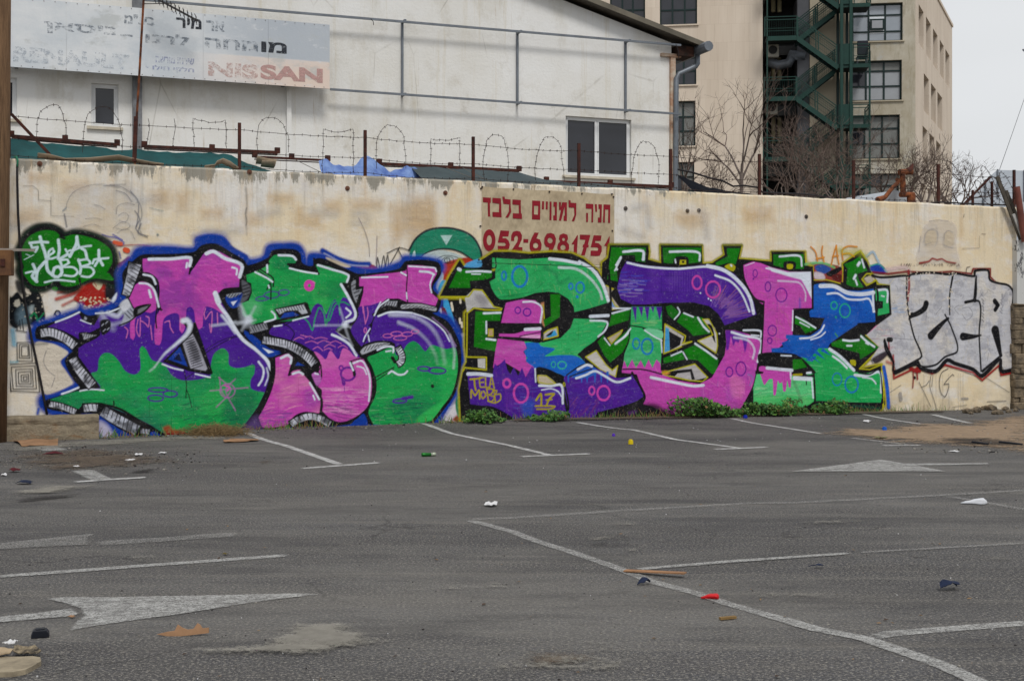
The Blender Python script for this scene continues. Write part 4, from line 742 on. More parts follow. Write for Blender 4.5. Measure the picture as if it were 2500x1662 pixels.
for s, w, c in (('600 430 700 440 820 425 960 435 1100 425 1230 440 1240 408 1350 408 1350 460 1380 490', 13, rgb(130, 20, 24)), ('730 960 735 1105 850 1050 900 1040 980 1075 1060 1020 1120 1035 1240 1070 1298 1118 1410 1020 1418 1085 1490 1070', 14, rgb(165, 18, 22)),
                ('855 1040 860 1100 855 1165', 9, rgb(150, 20, 22)), ('880 1040 885 1110', 12, rgb(150, 20, 22)), ('700 860 705 940 735 1000', 12, rgb(150, 20, 22)), ('828 420 832 520 822 610', 18, rgb(140, 30, 30)), ('840 1040 870 1060 900 1060', 22, rgb(150, 20, 22))): S_(s, w, c, 4, al=.9, sm=False)
S_('690 1000 720 1010', 16, rgb(190, 90, 80), 8, al=.7)
for s, w, w2 in (('595 450 640 462 700 462 810 452 830 460 840 445 960 432 1090 445 1110 435 1250 455 1250 422 1335 420 1345 478 1400 500 1465 515 1495 560 1485 700 1510 730', 13, 13), ('675 860 680 920 730 1000 735 1060 880 990 912 965 860 830 820 640 815 460', 12, 10), ('700 860 715 860', 26, 26), ('675 870 690 910 715 960 735 1020', 18, 8),
                 ('740 1070 880 1010 905 1040 1000 1060 1075 990 1120 1010 1240 1050 1295 1090 1410 985 1420 1060 1500 1050', 22, 22), ('885 990 910 1030 1000 1020 1060 970 1140 930 1100 780 1060 700', 12, 9), ('1110 450 1090 580 1090 700', 13, 8), ('940 630 930 660 890 690 840 710', 34, 24), ('850 700 830 730', 24, 8), ('970 835 1010 790 1060 740 1080 725', 42, 16),
                 ('1260 455 1250 600 1190 622', 9, 16), ('1190 622 1280 620 1278 830 1290 1060', 12, 10), ('1175 840 1240 840 1290 832', 42, 8), ('1255 470 1250 610', 7, 22), ('1378 615 1395 640 1380 670', 28, 22), ('1380 800 1400 890 1415 960', 50, 20), ('1400 640 1385 660', 20, 10), ('1300 1060 1420 960', 16, 14)): S_(s, w*1.25, rgb(14, 14, 20), 3, w2=w2*1.25)
mottle(((0, NU, 0, NV), np.zeros((NV, NU), np.float32)), SV, 0) if False else None
for _ in range(60):
    t = nrs.rand(); x, y = ((820+nrs.uniform(-14, 14), 460+t*250) if nrs.rand() < .4 else (1095+nrs.uniform(-16, 16), 450+t*280) if nrs.rand() < .6 else (840+t*300, 436+nrs.uniform(-8, 10)))
    S_([x, y, x+nrs.uniform(-6, 6), y+nrs.uniform(-8, 8)], nrs.uniform(3, 9), rgb(222, 210, 190), 1.5, al=.9)
S_('1195 440 1200 400 1220 395', 4, rgb(60, 50, 50), 2); S_('1190 440 1180 460', 4, rgb(60, 50, 50), 2, al=.5)
for s in ('1170 660 1215 655 1235 700 1200 735 1170 700', '1150 640 1120 660 1150 700', '1040 650 1000 700', '720 850 860 860'): S_(s, 3, rgb(90, 90, 100), 2, al=.8)
for k in range(7): S_([1300+nrs.uniform(-6, 6), 600+k*22, 1306, 612+k*22], 9, rgb(70, 72, 84), 3, al=.6); S_([1420+nrs.uniform(-12, 12), 570+k*18, 1424, 584+k*18], 9, rgb(80, 82, 94), 3, al=.5)
# ghost face, orange letters, scratches
PIECE[0] = 1
gh = P_('880 360 900 250 920 150 960 110 1040 100 1110 108 1138 150 1135 250 1150 330 1165 400 1140 410 1120 370 960 370', rgb(230, 222, 214), 8, al=.42)
P_('935 210 950 165 1000 170 1005 230 990 250 940 260', rgb(212, 195, 168), 8, al=.8); P_('1055 190 1080 165 1115 190 1110 260 1060 260', rgb(212, 195, 168), 8, al=.8)
for s in ('925 240 940 180 980 155 1010 175 1010 240 995 270', '1055 230 1060 180 1085 165 1110 180', '1050 255 1085 270 1115 275', '930 255 970 245', '960 105 1020 98 1080 105', '1005 130 1020 200', '905 200 895 300'): S_(s, 3.5, rgb(140, 138, 145), 2, al=.8)
S_('900 372 960 360 980 342 1010 352 1040 345 1070 362 1130 372', 13, rgb(150, 60, 52), 4, w2=8)
for _ in range(60): x = nrs.uniform(770, 1160); S_([x, 378+nrs.uniform(-6, 12), x+nrs.uniform(-8, 8), 384+nrs.uniform(-6, 12)], nrs.uniform(2, 5), rgb(90, 70, 65), 1.5, al=.6)
OR = rgb(222, 140, 30)
for s in ('205 268 235 300 248 360', '280 265 275 310 290 365', '240 345 290 335', '335 385 350 320 368 260', '368 262 375 330 385 380', '345 330 380 325', '410 350 405 290 440 265 500 268', '410 315 450 310 480 330'): S_(s, 10, OR, 3.5, al=.9)
S_('395 290 450 310 500 300 560 330', 30, rgb(190, 195, 40), 22, al=.5); S_('170 300 180 350 200 380', 16, rgb(210, 190, 50), 12, al=.5)
for s, w in (('895 1130 930 1200 970 1285', 4), ('915 1160 940 1150 960 1120', 4), ('970 1090 965 1160 990 1240 1010 1310', 4), ('985 1090 975 1160', 3), ('1080 1045 1040 1070 1025 1140 1040 1210 1060 1225 1080 1180 1085 1140 1055 1145 1110 1080 1118 1090', 5), ('1320 1100 1400 1150 1470 1195', 2.5), ('710 1195 780 1150', 2.5)): S_(s, w, rgb(60, 58, 62), 2, al=.85)
S_('775 1205 780 1240', 26, rgb(165, 160, 155), 3, al=.7); S_('1170 1235 1205 1235', 16, rgb(150, 148, 145), 3, al=.6)
for k in range(9): x = nrs.uniform(700, 1200); S_([x, 1080, x+2, 1310], 4, rgb(185, 178, 168), 4, al=.35)
S_('866 1100 868 1102', 18, rgb(20, 20, 22), 2); S_('1185 50 1180 80', 2, INK, 1)
S_('1295 185 1320 188', 2, rgb(120, 95, 80), 1); S_('1170 280 1280 275 1280 200', 1.5, rgb(160, 135, 110), 1, al=.7, sm=False)
S_('1330 1255 1450 1250', 7, rgb(110, 105, 100), 3, al=.6); S_('1110 1290 1200 1275', 5, rgb(120, 115, 105), 3, al=.5)

def bake_paint():
    """turns the painted cells into one mesh per painted piece, all children of the wall"""
    al = cv[..., 3]; cell = np.maximum.reduce([al[:-1, :-1], al[1:, :-1], al[:-1, 1:], al[1:, 1:]]) > .02
    cids = np.maximum.reduce([cid[:-1, :-1], cid[1:, :-1], cid[:-1, 1:], cid[1:, 1:]])
    cids = np.where(cids == 0, 1, cids)
    names = {1: ('spray_scribble', 'faint old sketches, ghost faces, black splashes and small tags around the big pieces'),
             2: ('painted_head', 'painted head with a green cap and white triangle between the two big pieces'),
             3: ('painted_speech_bubble', 'dark green speech bubble with white letters at the left end'),
             4: ('graffiti_lettering', 'pink, purple and green bubble letters with a blue outline'),
             5: ('graffiti_lettering', 'pink, green, purple and blue block letters with yellow edges and dark green arrows'),
             6: ('graffiti_lettering', 'silver letters with black and red outlines near the right end')}
    m = NT('spray_paint', .8, .18); at_ = m.n('ShaderNodeAttribute', attribute_name='paint')
    v = m.vec((.35, 1, 1.6)); n1 = m.noise(9, 6, .65, v, .3, .7, .84, 1.1); n2 = m.noise(70, 4, .7, None, .3, .7, .9, 1.06)
    mul = m.math('MULTIPLY', n1, n2); vm = m.n('ShaderNodeVectorMath', operation='SCALE'); m.l(at_.outputs['Color'], vm.inputs[0]); m.l(mul, vm.inputs['Scale'])
    fade = m.noise(3.2, 7, .7, m.vec((.6, 1, 1)), .5, .8, 0, .05); c = m.mix(fade, vm.outputs[0], rgb(196, 188, 182))
    br = m.n('ShaderNodeTexBrick'); cb = m.n('ShaderNodeCombineXYZ'); xx = m.xyz(); m.l(xx[0], cb.inputs[0]); m.l(xx[2], cb.inputs[1]); m.l(cb.outputs[0], br.inputs['Vector'])
    br.inputs['Scale'].default_value = 1.0; br.inputs['Brick Width'].default_value = .62; br.inputs['Row Height'].default_value = .27; br.inputs['Mortar Size'].default_value = .005
    br.inputs['Color1'].default_value = (.5, .5, .5, 1); br.inputs['Color2'].default_value = (.57, .57, .57, 1); br.inputs['Mortar'].default_value = (.25, .25, .25, 1)
    c = m.mix(m.noise(.8, 4, .6, None, .42, .62, .1, .75), c, br.outputs[0], 'SOFT_LIGHT'); c = m.mix(m.noise(22, 7, .85, None, .58, .66, 0, .38), c, rgb(186, 180, 174)); m.base(c)
    chips = m.noise(26, 6, .7, None, .30, .36, 0.25, 1); m.alpha(m.math('MULTIPLY', at_.outputs['Alpha'], chips))
    m.bump(m.noise(18, 8, .78), .55, .014)
    JJ, II = np.nonzero(cell); K = cids[JJ, II]
    for k, (nm, lb) in names.items():
        s = K == k; j, i = JJ[s], II[s]
        if len(j) == 0: continue
        idx = np.stack([j*NU+i, j*NU+i+1, (j+1)*NU+i+1, (j+1)*NU+i], 1); uq, inv = np.unique(idx, return_inverse=True); inv = inv.reshape(idx.shape)
        vj, vi = uq//NU, uq % NU; nv_, nf = len(uq), len(idx)
        co = np.zeros((nv_, 3), np.float32); co[:, 0] = gu[vi]; co[:, 1] = -.014-.0004*k; co[:, 2] = gv[vj]
        me = bpy.data.meshes.new(nm); me.vertices.add(nv_); me.vertices.foreach_set('co', co.ravel()); me.loops.add(nf*4); me.loops.foreach_set('vertex_index', inv.ravel().astype(np.int32))
        me.polygons.add(nf); me.polygons.foreach_set('loop_start', np.arange(nf, dtype=np.int32)*4); me.polygons.foreach_set('loop_total', np.full(nf, 4, np.int32)); me.update(calc_edges=True)
        ca = me.color_attributes.new('paint', 'FLOAT_COLOR', 'POINT'); ca.data.foreach_set('color', cv[vj, vi].ravel()); me.materials.append(m.mat)
        o = bpy.data.objects.new(nm, me); COL.objects.link(o); o.parent = wall_thing; o['label'] = lb
# ------------------------------------------------------------------ the boundary wall
UR = WALL.pix(2482, 800)[0]; UL = WALL.pix(-60, 800)[0]; WH_ = 3.88
wall_thing = WALL.empty('boundary_wall', label='long cream plastered wall covered in graffiti along the edge of the parking lot', cat='wall')
def wall_mat():
    m = NT('wall_plaster', .9, .2); x, y, z = m.xyz()
    c = m.mix(m.noise(.55, 6, .65, m.vec((1, 1, 1.6)), .42, .6, 0, .9), rgb(224, 221, 216), rgb(225, 208, 176))
    warm = m.math('MULTIPLY', m.rng(x, 9, 15), .75); c = m.mix(warm, c, rgb(224, 206, 172))
    c = m.mix(m.noise(1.4, 6, .65, m.vec((1, 1, 2.2), loc=(3, 0, 1)), .5, .62, 0, .7), c, rgb(228, 224, 219))
    c = m.mix(m.noise(2.2, 6, .7, m.vec((1, 1, .5), loc=(7, 0, 4)), .56, .7, 0, .5), c, rgb(206, 202, 206))
    # rows of blocks showing faintly through the plaster
    br = m.n('ShaderNodeTexBrick'); cb = m.n('ShaderNodeCombineXYZ'); m.l(x, cb.inputs[0]); m.l(z, cb.inputs[1]); m.l(cb.outputs[0], br.inputs['Vector'])
    br.inputs['Scale'].default_value = 1.0; br.inputs['Brick Width'].default_value = .62; br.inputs['Row Height'].default_value = .27; br.inputs['Mortar Size'].default_value = .006
    br.inputs['Color1'].default_value = (.4, .4, .4, 1); br.inputs['Color2'].default_value = (.62, .62, .62, 1); br.inputs['Mortar'].default_value = (.3, .3, .3, 1)
    c = m.mix(m.math('MULTIPLY', m.noise(.9, 3, .5, None, .45, .6), .30), c, br.outputs[0], 'SOFT_LIGHT')
    c = m.mix(m.noise(4.5, 9, .82, m.vec((1, 1, .8), loc=(6, 6, 6)), .5, .62, 0, .45), c, rgb(203, 190, 166)); c = m.mix(m.noise(2.4, 9, .8, m.vec((1, 1, .3), loc=(16, 6, 2)), .54, .66, 0, .38), c, rgb(216, 190, 148)); c = m.mix(m.noise(12, 8, .85, m.vec((1, 1, 1), loc=(1, 6, 2)), .58, .66, 0, .5), c, rgb(232, 228, 222))
    # grey weathering that hangs from the top, streaks
    edge = m.rng(z, 3.42, 3.9); st = m.noise(2.6, 8, .75, m.vec((1, 1, .12)), .35, .62); w = m.math('MULTIPLY', m.math('POWER', edge, 1.3), st)
    chipn = m.math('ADD', m.noise(7, 8, .85, m.vec((1, 1, .6)), .0, 1, 0, .7), m.noise(34, 5, .8, m.vec((1, 1, .6)), .0, 1, 0, .3)); left = m.rng(x, 15, 4, .35, 1)
    th = m.math('MULTIPLY', m.math('ADD', m.math('MULTIPLY', w, 1.2), m.math('MULTIPLY', m.math('SUBTRACT', chipn, .5), 1.3)), left)
    c = m.mix(m.rng(th, .42, .52), c, rgb(150, 146, 136))
    drip = m.math('MULTIPLY', m.noise(7, 7, .75, m.vec((1, 1, .06), loc=(1, 2, 3)), .5, .66), m.rng(z, 2.7, 3.88)); c = m.mix(m.math('MULTIPLY', drip, .5), c, rgb(120, 112, 98))
    y_ = m.math('MULTIPLY', m.noise(5, 6, .7, m.vec((1, 1, .10), loc=(9, 2, 3)), .52, .7, 0, .45), m.rng(z, 1.8, 3.8)); c = m.mix(y_, c, rgb(205, 165, 105))
    c = m.mix(m.noise(40, 5, .7, None, .66, .74, 0, .6), c, rgb(112, 104, 96)); c = m.mix(m.math('MULTIPLY', m.noise(5, 9, .85, m.vec((1, 1, .7), loc=(2, 8, 2)), .58, .64, 0, .55), left), c, rgb(176, 172, 164))
    ft = m.math('MULTIPLY', m.rng(z, .5, 0), m.noise(3, 7, .7, None, .4, .6, 0, .6)); c = m.mix(ft, c, rgb(150, 140, 122))
    m.base(c)
    cr = m.vor(1.3, m.vec((1, 1, .7)), 0, .012, 1, 0, feature='DISTANCE_TO_EDGE'); m.bump(m.math('ADD', m.noise(18, 8, .78), m.math('MULTIPLY', th, .6)), .35, .012)
    return m.mat
M_WALL = wall_mat()
def build_wall():
    b = MB(); n = 260; r = random.Random(5)
    fr, to, bk = [], [], []
    for i in range(n+1):
        u = UL+(UR-UL)*i/n; h = WH_+mnoise.noise(Vector((u*1.3, 0, 3)))*.018+mnoise.noise(Vector((u*7, 0, 1)))*.012; h2 = h+mnoise.noise(Vector((u*5, 9, 1)))*.015
        b.v += [(u, 0, -.3), (u, 0, .5), (u, 0, h-.03), (u, .02, h), (u, .24, h2), (u, .25, -.3)]
    for i in range(n):
        for k in range(5): a = i*6+k; b.f.append([a, a+1, a+7, a+6]); b.m.append(0)
    for i in (0, n): b.f.append([i*6+k for k in range(6)]); b.m.append(0)
    o = b.build('wall_body', M_WALL, wall_thing); return o
build_wall()
bake_paint()
# ------------------------------------------------------------------ ground
_U = [(24, 0), (402, 0), (594, 7), (850, 9), (1100, 10.5), (1245, 12), (1400, 9.5), (1600, 7), (2100, 4.5), (2321, 2), (2480, 0)]
_ux = [WALL.pix(p, 1000)[0] for p, _ in _U]; _uz = [g*WALL.world(u, 0).y/F for u, (_, g) in zip(_ux, _U)]
def gz(x, y):
    """the asphalt swells up a little towards the foot of the wall"""
    q = Vector((x, y, 0))-WALL.o; u = q.dot(WALL.d); s = q.dot(WALL.n)
    a = float(np.interp(u, _ux, _uz)); t = min(1, max(0, 1-s/1.6)); return a*t*t*(3-2*t)
def gp(px, py, dz=0.0):
    z = 0.0
    for _ in range(8): p = ground(px, py, z); z = gz(p.x, p.y)
    p.z = z+dz; return p
def asphalt_mat():
    m = NT('asphalt', .88, .3); o = m.tc.outputs['Object']
    c = m.mix(m.noise(.5, 6, .6, m.vec((.5, 1.2, 1), rot=(0, 0, .4)), .40, .60), rgb(64, 64, 68), rgb(93, 93, 96))
    c = m.mix(m.noise(.35, 7, .65, m.vec((.35, 1.6, 1), rot=(0, 0, .38)), .52, .68, 0, .55), c, rgb(118, 113, 108))
    c = m.mix(m.noise(1.6, 7, .7, m.vec((.5, 1.5, 1), rot=(0, 0, .3), loc=(4, 2, 0)), .56, .72, 0, .5), c, rgb(62, 60, 62))
    c = m.mix(m.noise(.22, 4, .6, m.vec((.7, 1.5, 1), rot=(0, 0, .3), loc=(5, 5, 0)), .42, .6, 0, .55), c, rgb(62, 61, 64)); c = m.mix(m.vor(95, None, .1, .55, .75, 0), c, rgb(60, 58, 60)); 
    sp = m.n('ShaderNodeTexVoronoi'); sp.inputs['Scale'].default_value = 70; m.l(o, sp.inputs['Vector'])
    sep = m.n('ShaderNodeSeparateColor'); m.l(sp.outputs['Color'], sep.inputs[0])
    c = m.mix(m.math('MULTIPLY', m.rng(sep.outputs[0], .86, .9), m.rng(sp.outputs['Distance'], .5, .35)), c, rgb(126, 122, 115))
    c = m.mix(m.noise(14, 5, .8, None, .64, .72, 0, .35), c, rgb(128, 123, 113))
    c = m.mix(m.noise(3.2, 8, .8, m.vec((.6, 1.3, 1), rot=(0, 0, .35), loc=(8, 8, 0)), .42, .62, 0, .6), c, rgb(74, 72, 72)); c = m.mix(m.noise(.9, 8, .75, m.vec((.35, 2.2, 1), rot=(0, 0, .42), loc=(1, 5, 0)), .55, .62, 0, .35), c, rgb(122, 118, 112))
    c = m.mix(m.noise(38, 4, .85, None, .43, .56, 0, .62), c, rgb(52, 51, 51)); c = m.mix(m.noise(60, 3, .85, m.vec(loc=(3, 3, 0)), .52, .62, 0, .7), c, rgb(156, 151, 142))
    ang = -WALL.rz
    c = m.mix(m.noise(1.0, 7, .7, m.vec((.10, 2.4, 1), rot=(0, 0, ang), loc=(2, 3, 0)), .55, .7, 0, .38), c, rgb(58, 56, 58)); c = m.mix(m.noise(1.0, 7, .7, m.vec((.16, 3.1, 1), rot=(0, 0, ang), loc=(12, 7, 0)), .57, .7, 0, .36), c, rgb(128, 123, 115))
    wv = m.n('ShaderNodeVectorMath', operation='ADD'); nz = m.n('ShaderNodeTexNoise'); nz.inputs['Scale'].default_value = 1.6; nz.inputs['Detail'].default_value = 6; m.l(o, nz.inputs['Vector']); m.l(o, wv.inputs[0]); m.l(nz.outputs['Color'], wv.inputs[1])
    ck = m.math('MULTIPLY', m.vor(.42, wv.outputs[0], 0, .007, 1, 0, 'DISTANCE_TO_EDGE'), m.noise(.5, 4, .6, m.vec(loc=(9, 1, 0)), .46, .56, 0, .65)); c = m.mix(ck, c, rgb(38, 36, 36)); c = m.mix(m.noise(.42, 5, .65, m.vec((.55, 1.3, 1), rot=(0, 0, .35), loc=(31, 7, 0)), .46, .6, 0, .34), c, rgb(120, 117, 112)); c = m.mix(m.noise(.8, 6, .7, m.vec((.5, 1.6, 1), rot=(0, 0, .3), loc=(3, 37, 0)), .5, .62, 0, .42), c, rgb(48, 47, 50))
    m.base(c); m.bump(m.math('ADD', m.vor(95, None, 0, .7), m.noise(24, 5, .7)), .5, .006); return m.mat
M_ASPH = asphalt_mat()
M_FAR = simple('far_ground_earth', rgb(120, 112, 100), .2, .3)
ter = MB(); ter.add([(-900, -300, -.02), (900, -300, -.02), (900, 1800, -.02), (-900, 1800, -.02)], [(0, 1, 2, 3)])
tag(ter.build('ground', M_FAR), kind='structure')
lot = MB(); n = 150; lots = []
def lotgrid(x0, x1, y0, y1, nx, ny, b):
    s = len(b.v)
    for j in range(ny+1):
        for i in range(nx+1):
            u = x0+(x1-x0)*i/nx; w = y0+(y1-y0)*j/ny; p = WALL.world(u, 0, w); b.v.append((p.x, p.y, gz(p.x, p.y)))
    for j in range(ny):
        for i in range(nx): a = s+j*(nx+1)+i; b.f.append([a, a+1, a+nx+2, a+nx+1]); b.m.append(0)
lotgrid(-30, 50, -.2, 1.7, 400, 24, lot); lotgrid(-30, 50, 1.7, 60, 20, 20, lot)
asphalt = tag(lot.build('asphalt_lot', M_ASPH, smooth=False), kind='structure')
def paint_mat(name, lo, hi, col=rgb(186, 186, 184)):
    m = NT(name, .8, .3); c = m.mix(m.noise(6, 6, .7), col, rgb(150, 149, 147)); m.base(c); at_ = m.n('ShaderNodeAttribute', attribute_name='cover')
    ed = m.rng(m.math('ADD', at_.outputs['Fac'], m.math('MULTIPLY', m.math('SUBTRACT', m.noise(45, 5, .8, None, 0, 1), .5), 1.5)), .3, .62)
    m.alpha(m.math('MULTIPLY', m.math('MULTIPLY', m.noise(95, 4, .8, None, lo, hi), m.noise(4, 7, .75, m.vec((.6, 1.6, 1)), .3, .46, .3, 1)), m.math('MULTIPLY', ed, m.noise(17, 8, .85, None, .38, .54, .38, 1)))); return m.mat
M_L1 = paint_mat('worn_road_paint', .36, .52, rgb(176, 176, 174)); M_L2 = paint_mat('faded_road_paint', .44, .62, rgb(165, 163, 160)); M_L3 = paint_mat('scuffed_road_paint', .38, .56, rgb(172, 171, 169)); M_L0 = paint_mat('fresher_road_paint', .28, .4, rgb(200, 200, 200))
def g4(x, y): return (x/1.8872, y/1.8872+980)
def g5(x, y): return (x/1.8872+1250, y/1.8872+980)
def gpt(fn, s): a = nums(s); return [gp(*fn(a[i], a[i+1])) for i in range(0, len(a), 2)]
def g0(x, y): return (x, y)
lineno = [0]
def mark(name, fn, s, w, mat=None, w2=None, lift=.004):
    lineno[0] += 1; dz = lift+.0006*(lineno[0] % 7)
    P = gpt(fn, s); Q = []
    for a, b in zip(P, P[1:]):
        k = max(1, int((b-a).length/.12)); Q += [a+(b-a)*t/k for t in range(k)]
    Q.append(P[-1]); b = MB(); n = len(Q)
    for i, p in enumerate(Q):
        d = Q[min(i+1, n-1)]-Q[max(0, i-1)]; d.z = 0; d.normalize(); nn = Vector((-d.y, d.x, 0)); ww = (w+((w2 or w)-w)*i/(n-1))/2*(1+.12*mnoise.noise(p*3))
        for sgn in (-1.25, -.62, .62, 1.25): q = p+nn*ww*sgn; b.v.append((q.x, q.y, gz(q.x, q.y)+dz))
    for i in range(n-1):
        for k in range(3): b.f.append([4*i+k, 4*i+k+1, 4*i+k+5, 4*i+k+4]); b.m.append(0)
    o = b.build(name, mat or M_L1, asphalt); cv_ = np.array([0, 1, 1, 0]*n, np.float32); cv_[:4] = 0; cv_[-4:] = 0
    ca = o.data.color_attributes.new('cover', 'FLOAT_COLOR', 'POINT'); ca.data.foreach_set('color', np.repeat(cv_, 4)); return o
def flat(name, fn, s, mat, lift=.006, parent=None):
    P = gpt(fn, s); b = MB(); b.add([(p.x, p.y, p.z+lift) for p in P], [tuple(range(len(P)))]); o = b.build(name, mat, parent or asphalt)
    bm = bmesh.new(); bm.from_mesh(o.data); bmesh.ops.triangulate(bm, faces=bm.faces); bm.to_mesh(o.data); bm.free(); return o
for fn, s, w, m_ in ((g4, '1125 142 1320 205 1570 292', .11, M_L0), (g4, '1370 311 1770 281', .13, M_L0), (g4, '1940 100 2080 148 2359 206 2540 250', .10, M_L0), (g5, '20 256 380 241', .13, M_L0),
                     (g5, '290 95 560 132 750 176 1050 216', .10, M_L0), (g5, '915 223 1195 211', .14, M_L0), (g5, '1010 78 1200 113 1435 150', .10, M_L0), (g5, '1560 168 1700 184 1830 200', .10, M_L1), (g5, '1690 204 1900 202', .13, M_L0),
                     (g5, '1610 58 1850 100 2190 142', .10, M_L0), (g5, '1940 60 2115 102', .13, M_L0), (g5, '2210 86 2359 82', .10, M_L1), (g4, '315 375 500 362 700 350', .13, M_L0), (g4, '375 315 470 362', .22, M_L1), (g4, '195 208 265 228', .30, M_L1)):
    mark('bay_line', fn, s, w, m_)
for fn, s, w, m_ in ((g4, '-60 812 680 757 1360 708', .105, M_L1), (g5, '-209 545 0 538 500 505 1100 470 1300 468 1950 435 2480 404', .105, M_L2), (g5, '1990 435 2359 498 2420 508', .105, M_L2), (g5, '548 778 1000 740 1580 700', .075, M_L1), (g5, '1580 700 2420 652', .06, M_L2),
                     (g5, '1610 1090 1750 1070 2000 1050 2420 1018', .105, M_L1)):
    mark('lane_line', fn, s, w, m_)
mark('lane_line', g5, '-209 545 0 600 100 640 260 690 420 745 530 785 640 830 850 885 1000 935 1240 1003', .09, M_L3)
mark('lane_line', g5, '1120 968 1400 1050 1610 1090 1850 1170 2000 1225 2160 1300 2330 1390', .105, M_L1)
def patch_mat(name, c1, c2, lo=.0, fine=30, aniso=(1, 1, 1)):
    m = NT(name, .95, .1); at_ = m.n('ShaderNodeAttribute', attribute_name='cover')
    m.base(m.mix(m.noise(8, 7, .75), c1, c2)); a = m.math('ADD', at_.outputs['Fac'], m.math('MULTIPLY', m.math('SUBTRACT', m.noise(2.2, 8, .75, m.vec(aniso), 0, 1), .5), 1.5))
    a = m.math('ADD', a, m.math('MULTIPLY', m.math('SUBTRACT', m.noise(fine, 6, .85, None, 0, 1), .5), 1.5)); m.alpha(m.rng(a, .46, .74, 0, 1-lo)); m.bump(m.noise(50, 5, .8), .4, .01); return m.mat
def patch(name, fn, s, mat, feather=.4, step=.05, amt=1.0, lift=.0085, kind='stuff'):
    lineno[0] += 1; lift += .0009*(lineno[0] % 9); P = gpt(fn, s); xs = [p.x for p in P]; ys = [p.y for p in P]; x0, x1, y0, y1 = min(xs)-feather, max(xs)+feather, min(ys)-feather, max(ys)+feather
    nx, ny = int((x1-x0)/step)+2, int((y1-y0)/step)+2; X, Y = np.meshgrid(x0+np.arange(nx)*step, y0+np.arange(ny)*step); D = np.full(X.shape, 1e9); ins = np.zeros(X.shape, bool)
    for i in range(len(P)):
        a, c = P[i], P[(i+1) % len(P)]; d, _ = segd(X, Y, (a.x, a.y), (c.x, c.y)); np.minimum(D, d, out=D)
        if a.y != c.y: ins ^= ((a.y > Y) != (c.y > Y)) & (X < (c.x-a.x)*(Y-a.y)/(c.y-a.y)+a.x)
    D = np.sqrt(D); D[ins] *= -1; A = np.clip(.5-D/(2*feather), 0, 1)*amt; keep = A > .01; wq = (X-WALL.o.x)*WALL.n.x+(Y-WALL.o.y)*WALL.n.y; keep &= wq > .02
    idx = -np.ones(X.shape, int); b = MB(); al = []
    for j, i in zip(*np.nonzero(keep)): idx[j, i] = len(b.v); x, y = X[j, i], Y[j, i]; b.v.append((x, y, gz(x, y)+lift)); al.append(A[j, i])
    for j in range(ny-1):
        for i in range(nx-1):
            q = [idx[j, i], idx[j, i+1], idx[j+1, i+1], idx[j+1, i]]
            if min(q) >= 0: b.f.append([int(t) for t in q]); b.m.append(0)
    me = bpy.data.meshes.new(name); me.from_pydata(b.v, [], b.f); me.update(); ca = me.color_attributes.new('cover', 'FLOAT_COLOR', 'POINT'); ca.data.foreach_set('color', np.repeat(np.array(al), 4)); me.materials.append(mat)
    o = bpy.data.objects.new(name, me); COL.objects.link(o); tag(o, kind=kind); return o
patch('painted_arrow', g5, '1285 325 1500 297 1700 270 1850 296 2000 325', M_L1, .025, .02, 1.0, .0045, None).parent = asphalt
mark('painted_arrow_tail', g5, '1790 292 2000 290 2225 287', .24, M_L1, w2=.12)
patch('painted_arrow', g4, '-60 665 220 636 430 614 400 640 405 665 300 668 0 686 -60 692', M_L2, .025, .02, 1.0, .0045, None).parent = asphalt
mark('painted_arrow_tail', g4, '410 659 700 642 1125 611', .19, M_L2)
patch('painted_arrow', g4, '218 912 300 903 480 905 900 897 1350 887 1475 890 1250 915 1050 945 850 978 650 1005 470 1030 325 1056 360 1015 392 990 375 955 300 930', M_L1, .025, .02, 1.0, .0045, None).parent = asphalt
patch('painted_arrow_tail', g4, '-60 1003 200 974 330 957 355 980 340 990 0 1020 -60 1028', M_L1, .025, .02, 1.0, .0045, None).parent = asphalt
# dust, sand and dirt lying on the asphalt
M_SAND = patch_mat('sand', rgb(166, 144, 120), rgb(136, 118, 100), .12, 16); M_DUST = patch_mat('pale_dust', rgb(158, 154, 145), rgb(134, 130, 122), .3, 30, (.6, 1.5, 1)); M_DIRT = patch_mat('brown_dirt', rgb(112, 98, 84), rgb(86, 78, 72), .2, 40); M_WET = patch_mat('oily_stain', rgb(52, 50, 50), rgb(60, 58, 58), .35, 20, (.6, 1.5, 1))
patch('sand', g5, '1440 148 1480 128 1560 122 1700 128 1900 100 2060 108 2150 90 2359 60 2470 60 2470 250 2300 232 2100 205 1960 196 1880 200 1700 178 1560 166', M_SAND, .7, .05, .92)
patch('asphalt_showing_through', g5, '1950 172 2200 168 2359 190 2359 212 2100 205 1980 190', M_WET, .3, .06, .8, lift=.016)
patch('dust', g4, '1380 1040 1540 1030 1620 1070 1650 1110 1560 1130 1420 1140 1300 1120 1330 1080', M_DUST, .16, .03, 1.3); patch('dust', g4, '920 1155 1100 1140 1300 1120 1560 1120 1760 1110 1560 1150 1450 1170 1200 1165 980 1168', M_DUST, .12, .03, 1.0)
patch('dust', g4, '190 1165 300 1160 360 1170 230 1190', M_DUST, .1, .03, .8); patch('dust', g4, '60 420 230 392 400 395 300 420 120 440', M_DUST, .25, .05, 1.0); patch('dust', g5, '300 640 470 615 540 600 400 650', M_DUST, .12, .03, .8); patch('dust', g5, '460 565 590 562 560 580', M_DUST, .12, .04, .8)
patch('dust', g5, '-10 1180 120 1150 400 1160 420 1210 100 1240', M_DIRT, .15, .03, .7); patch('dust', g4, '0 540 200 520 420 500 200 530', M_DUST, .2, .05, .6); patch('dust', g4, '1300 522 1500 512 1800 505 1500 528', M_DUST, .12, .05, .6)
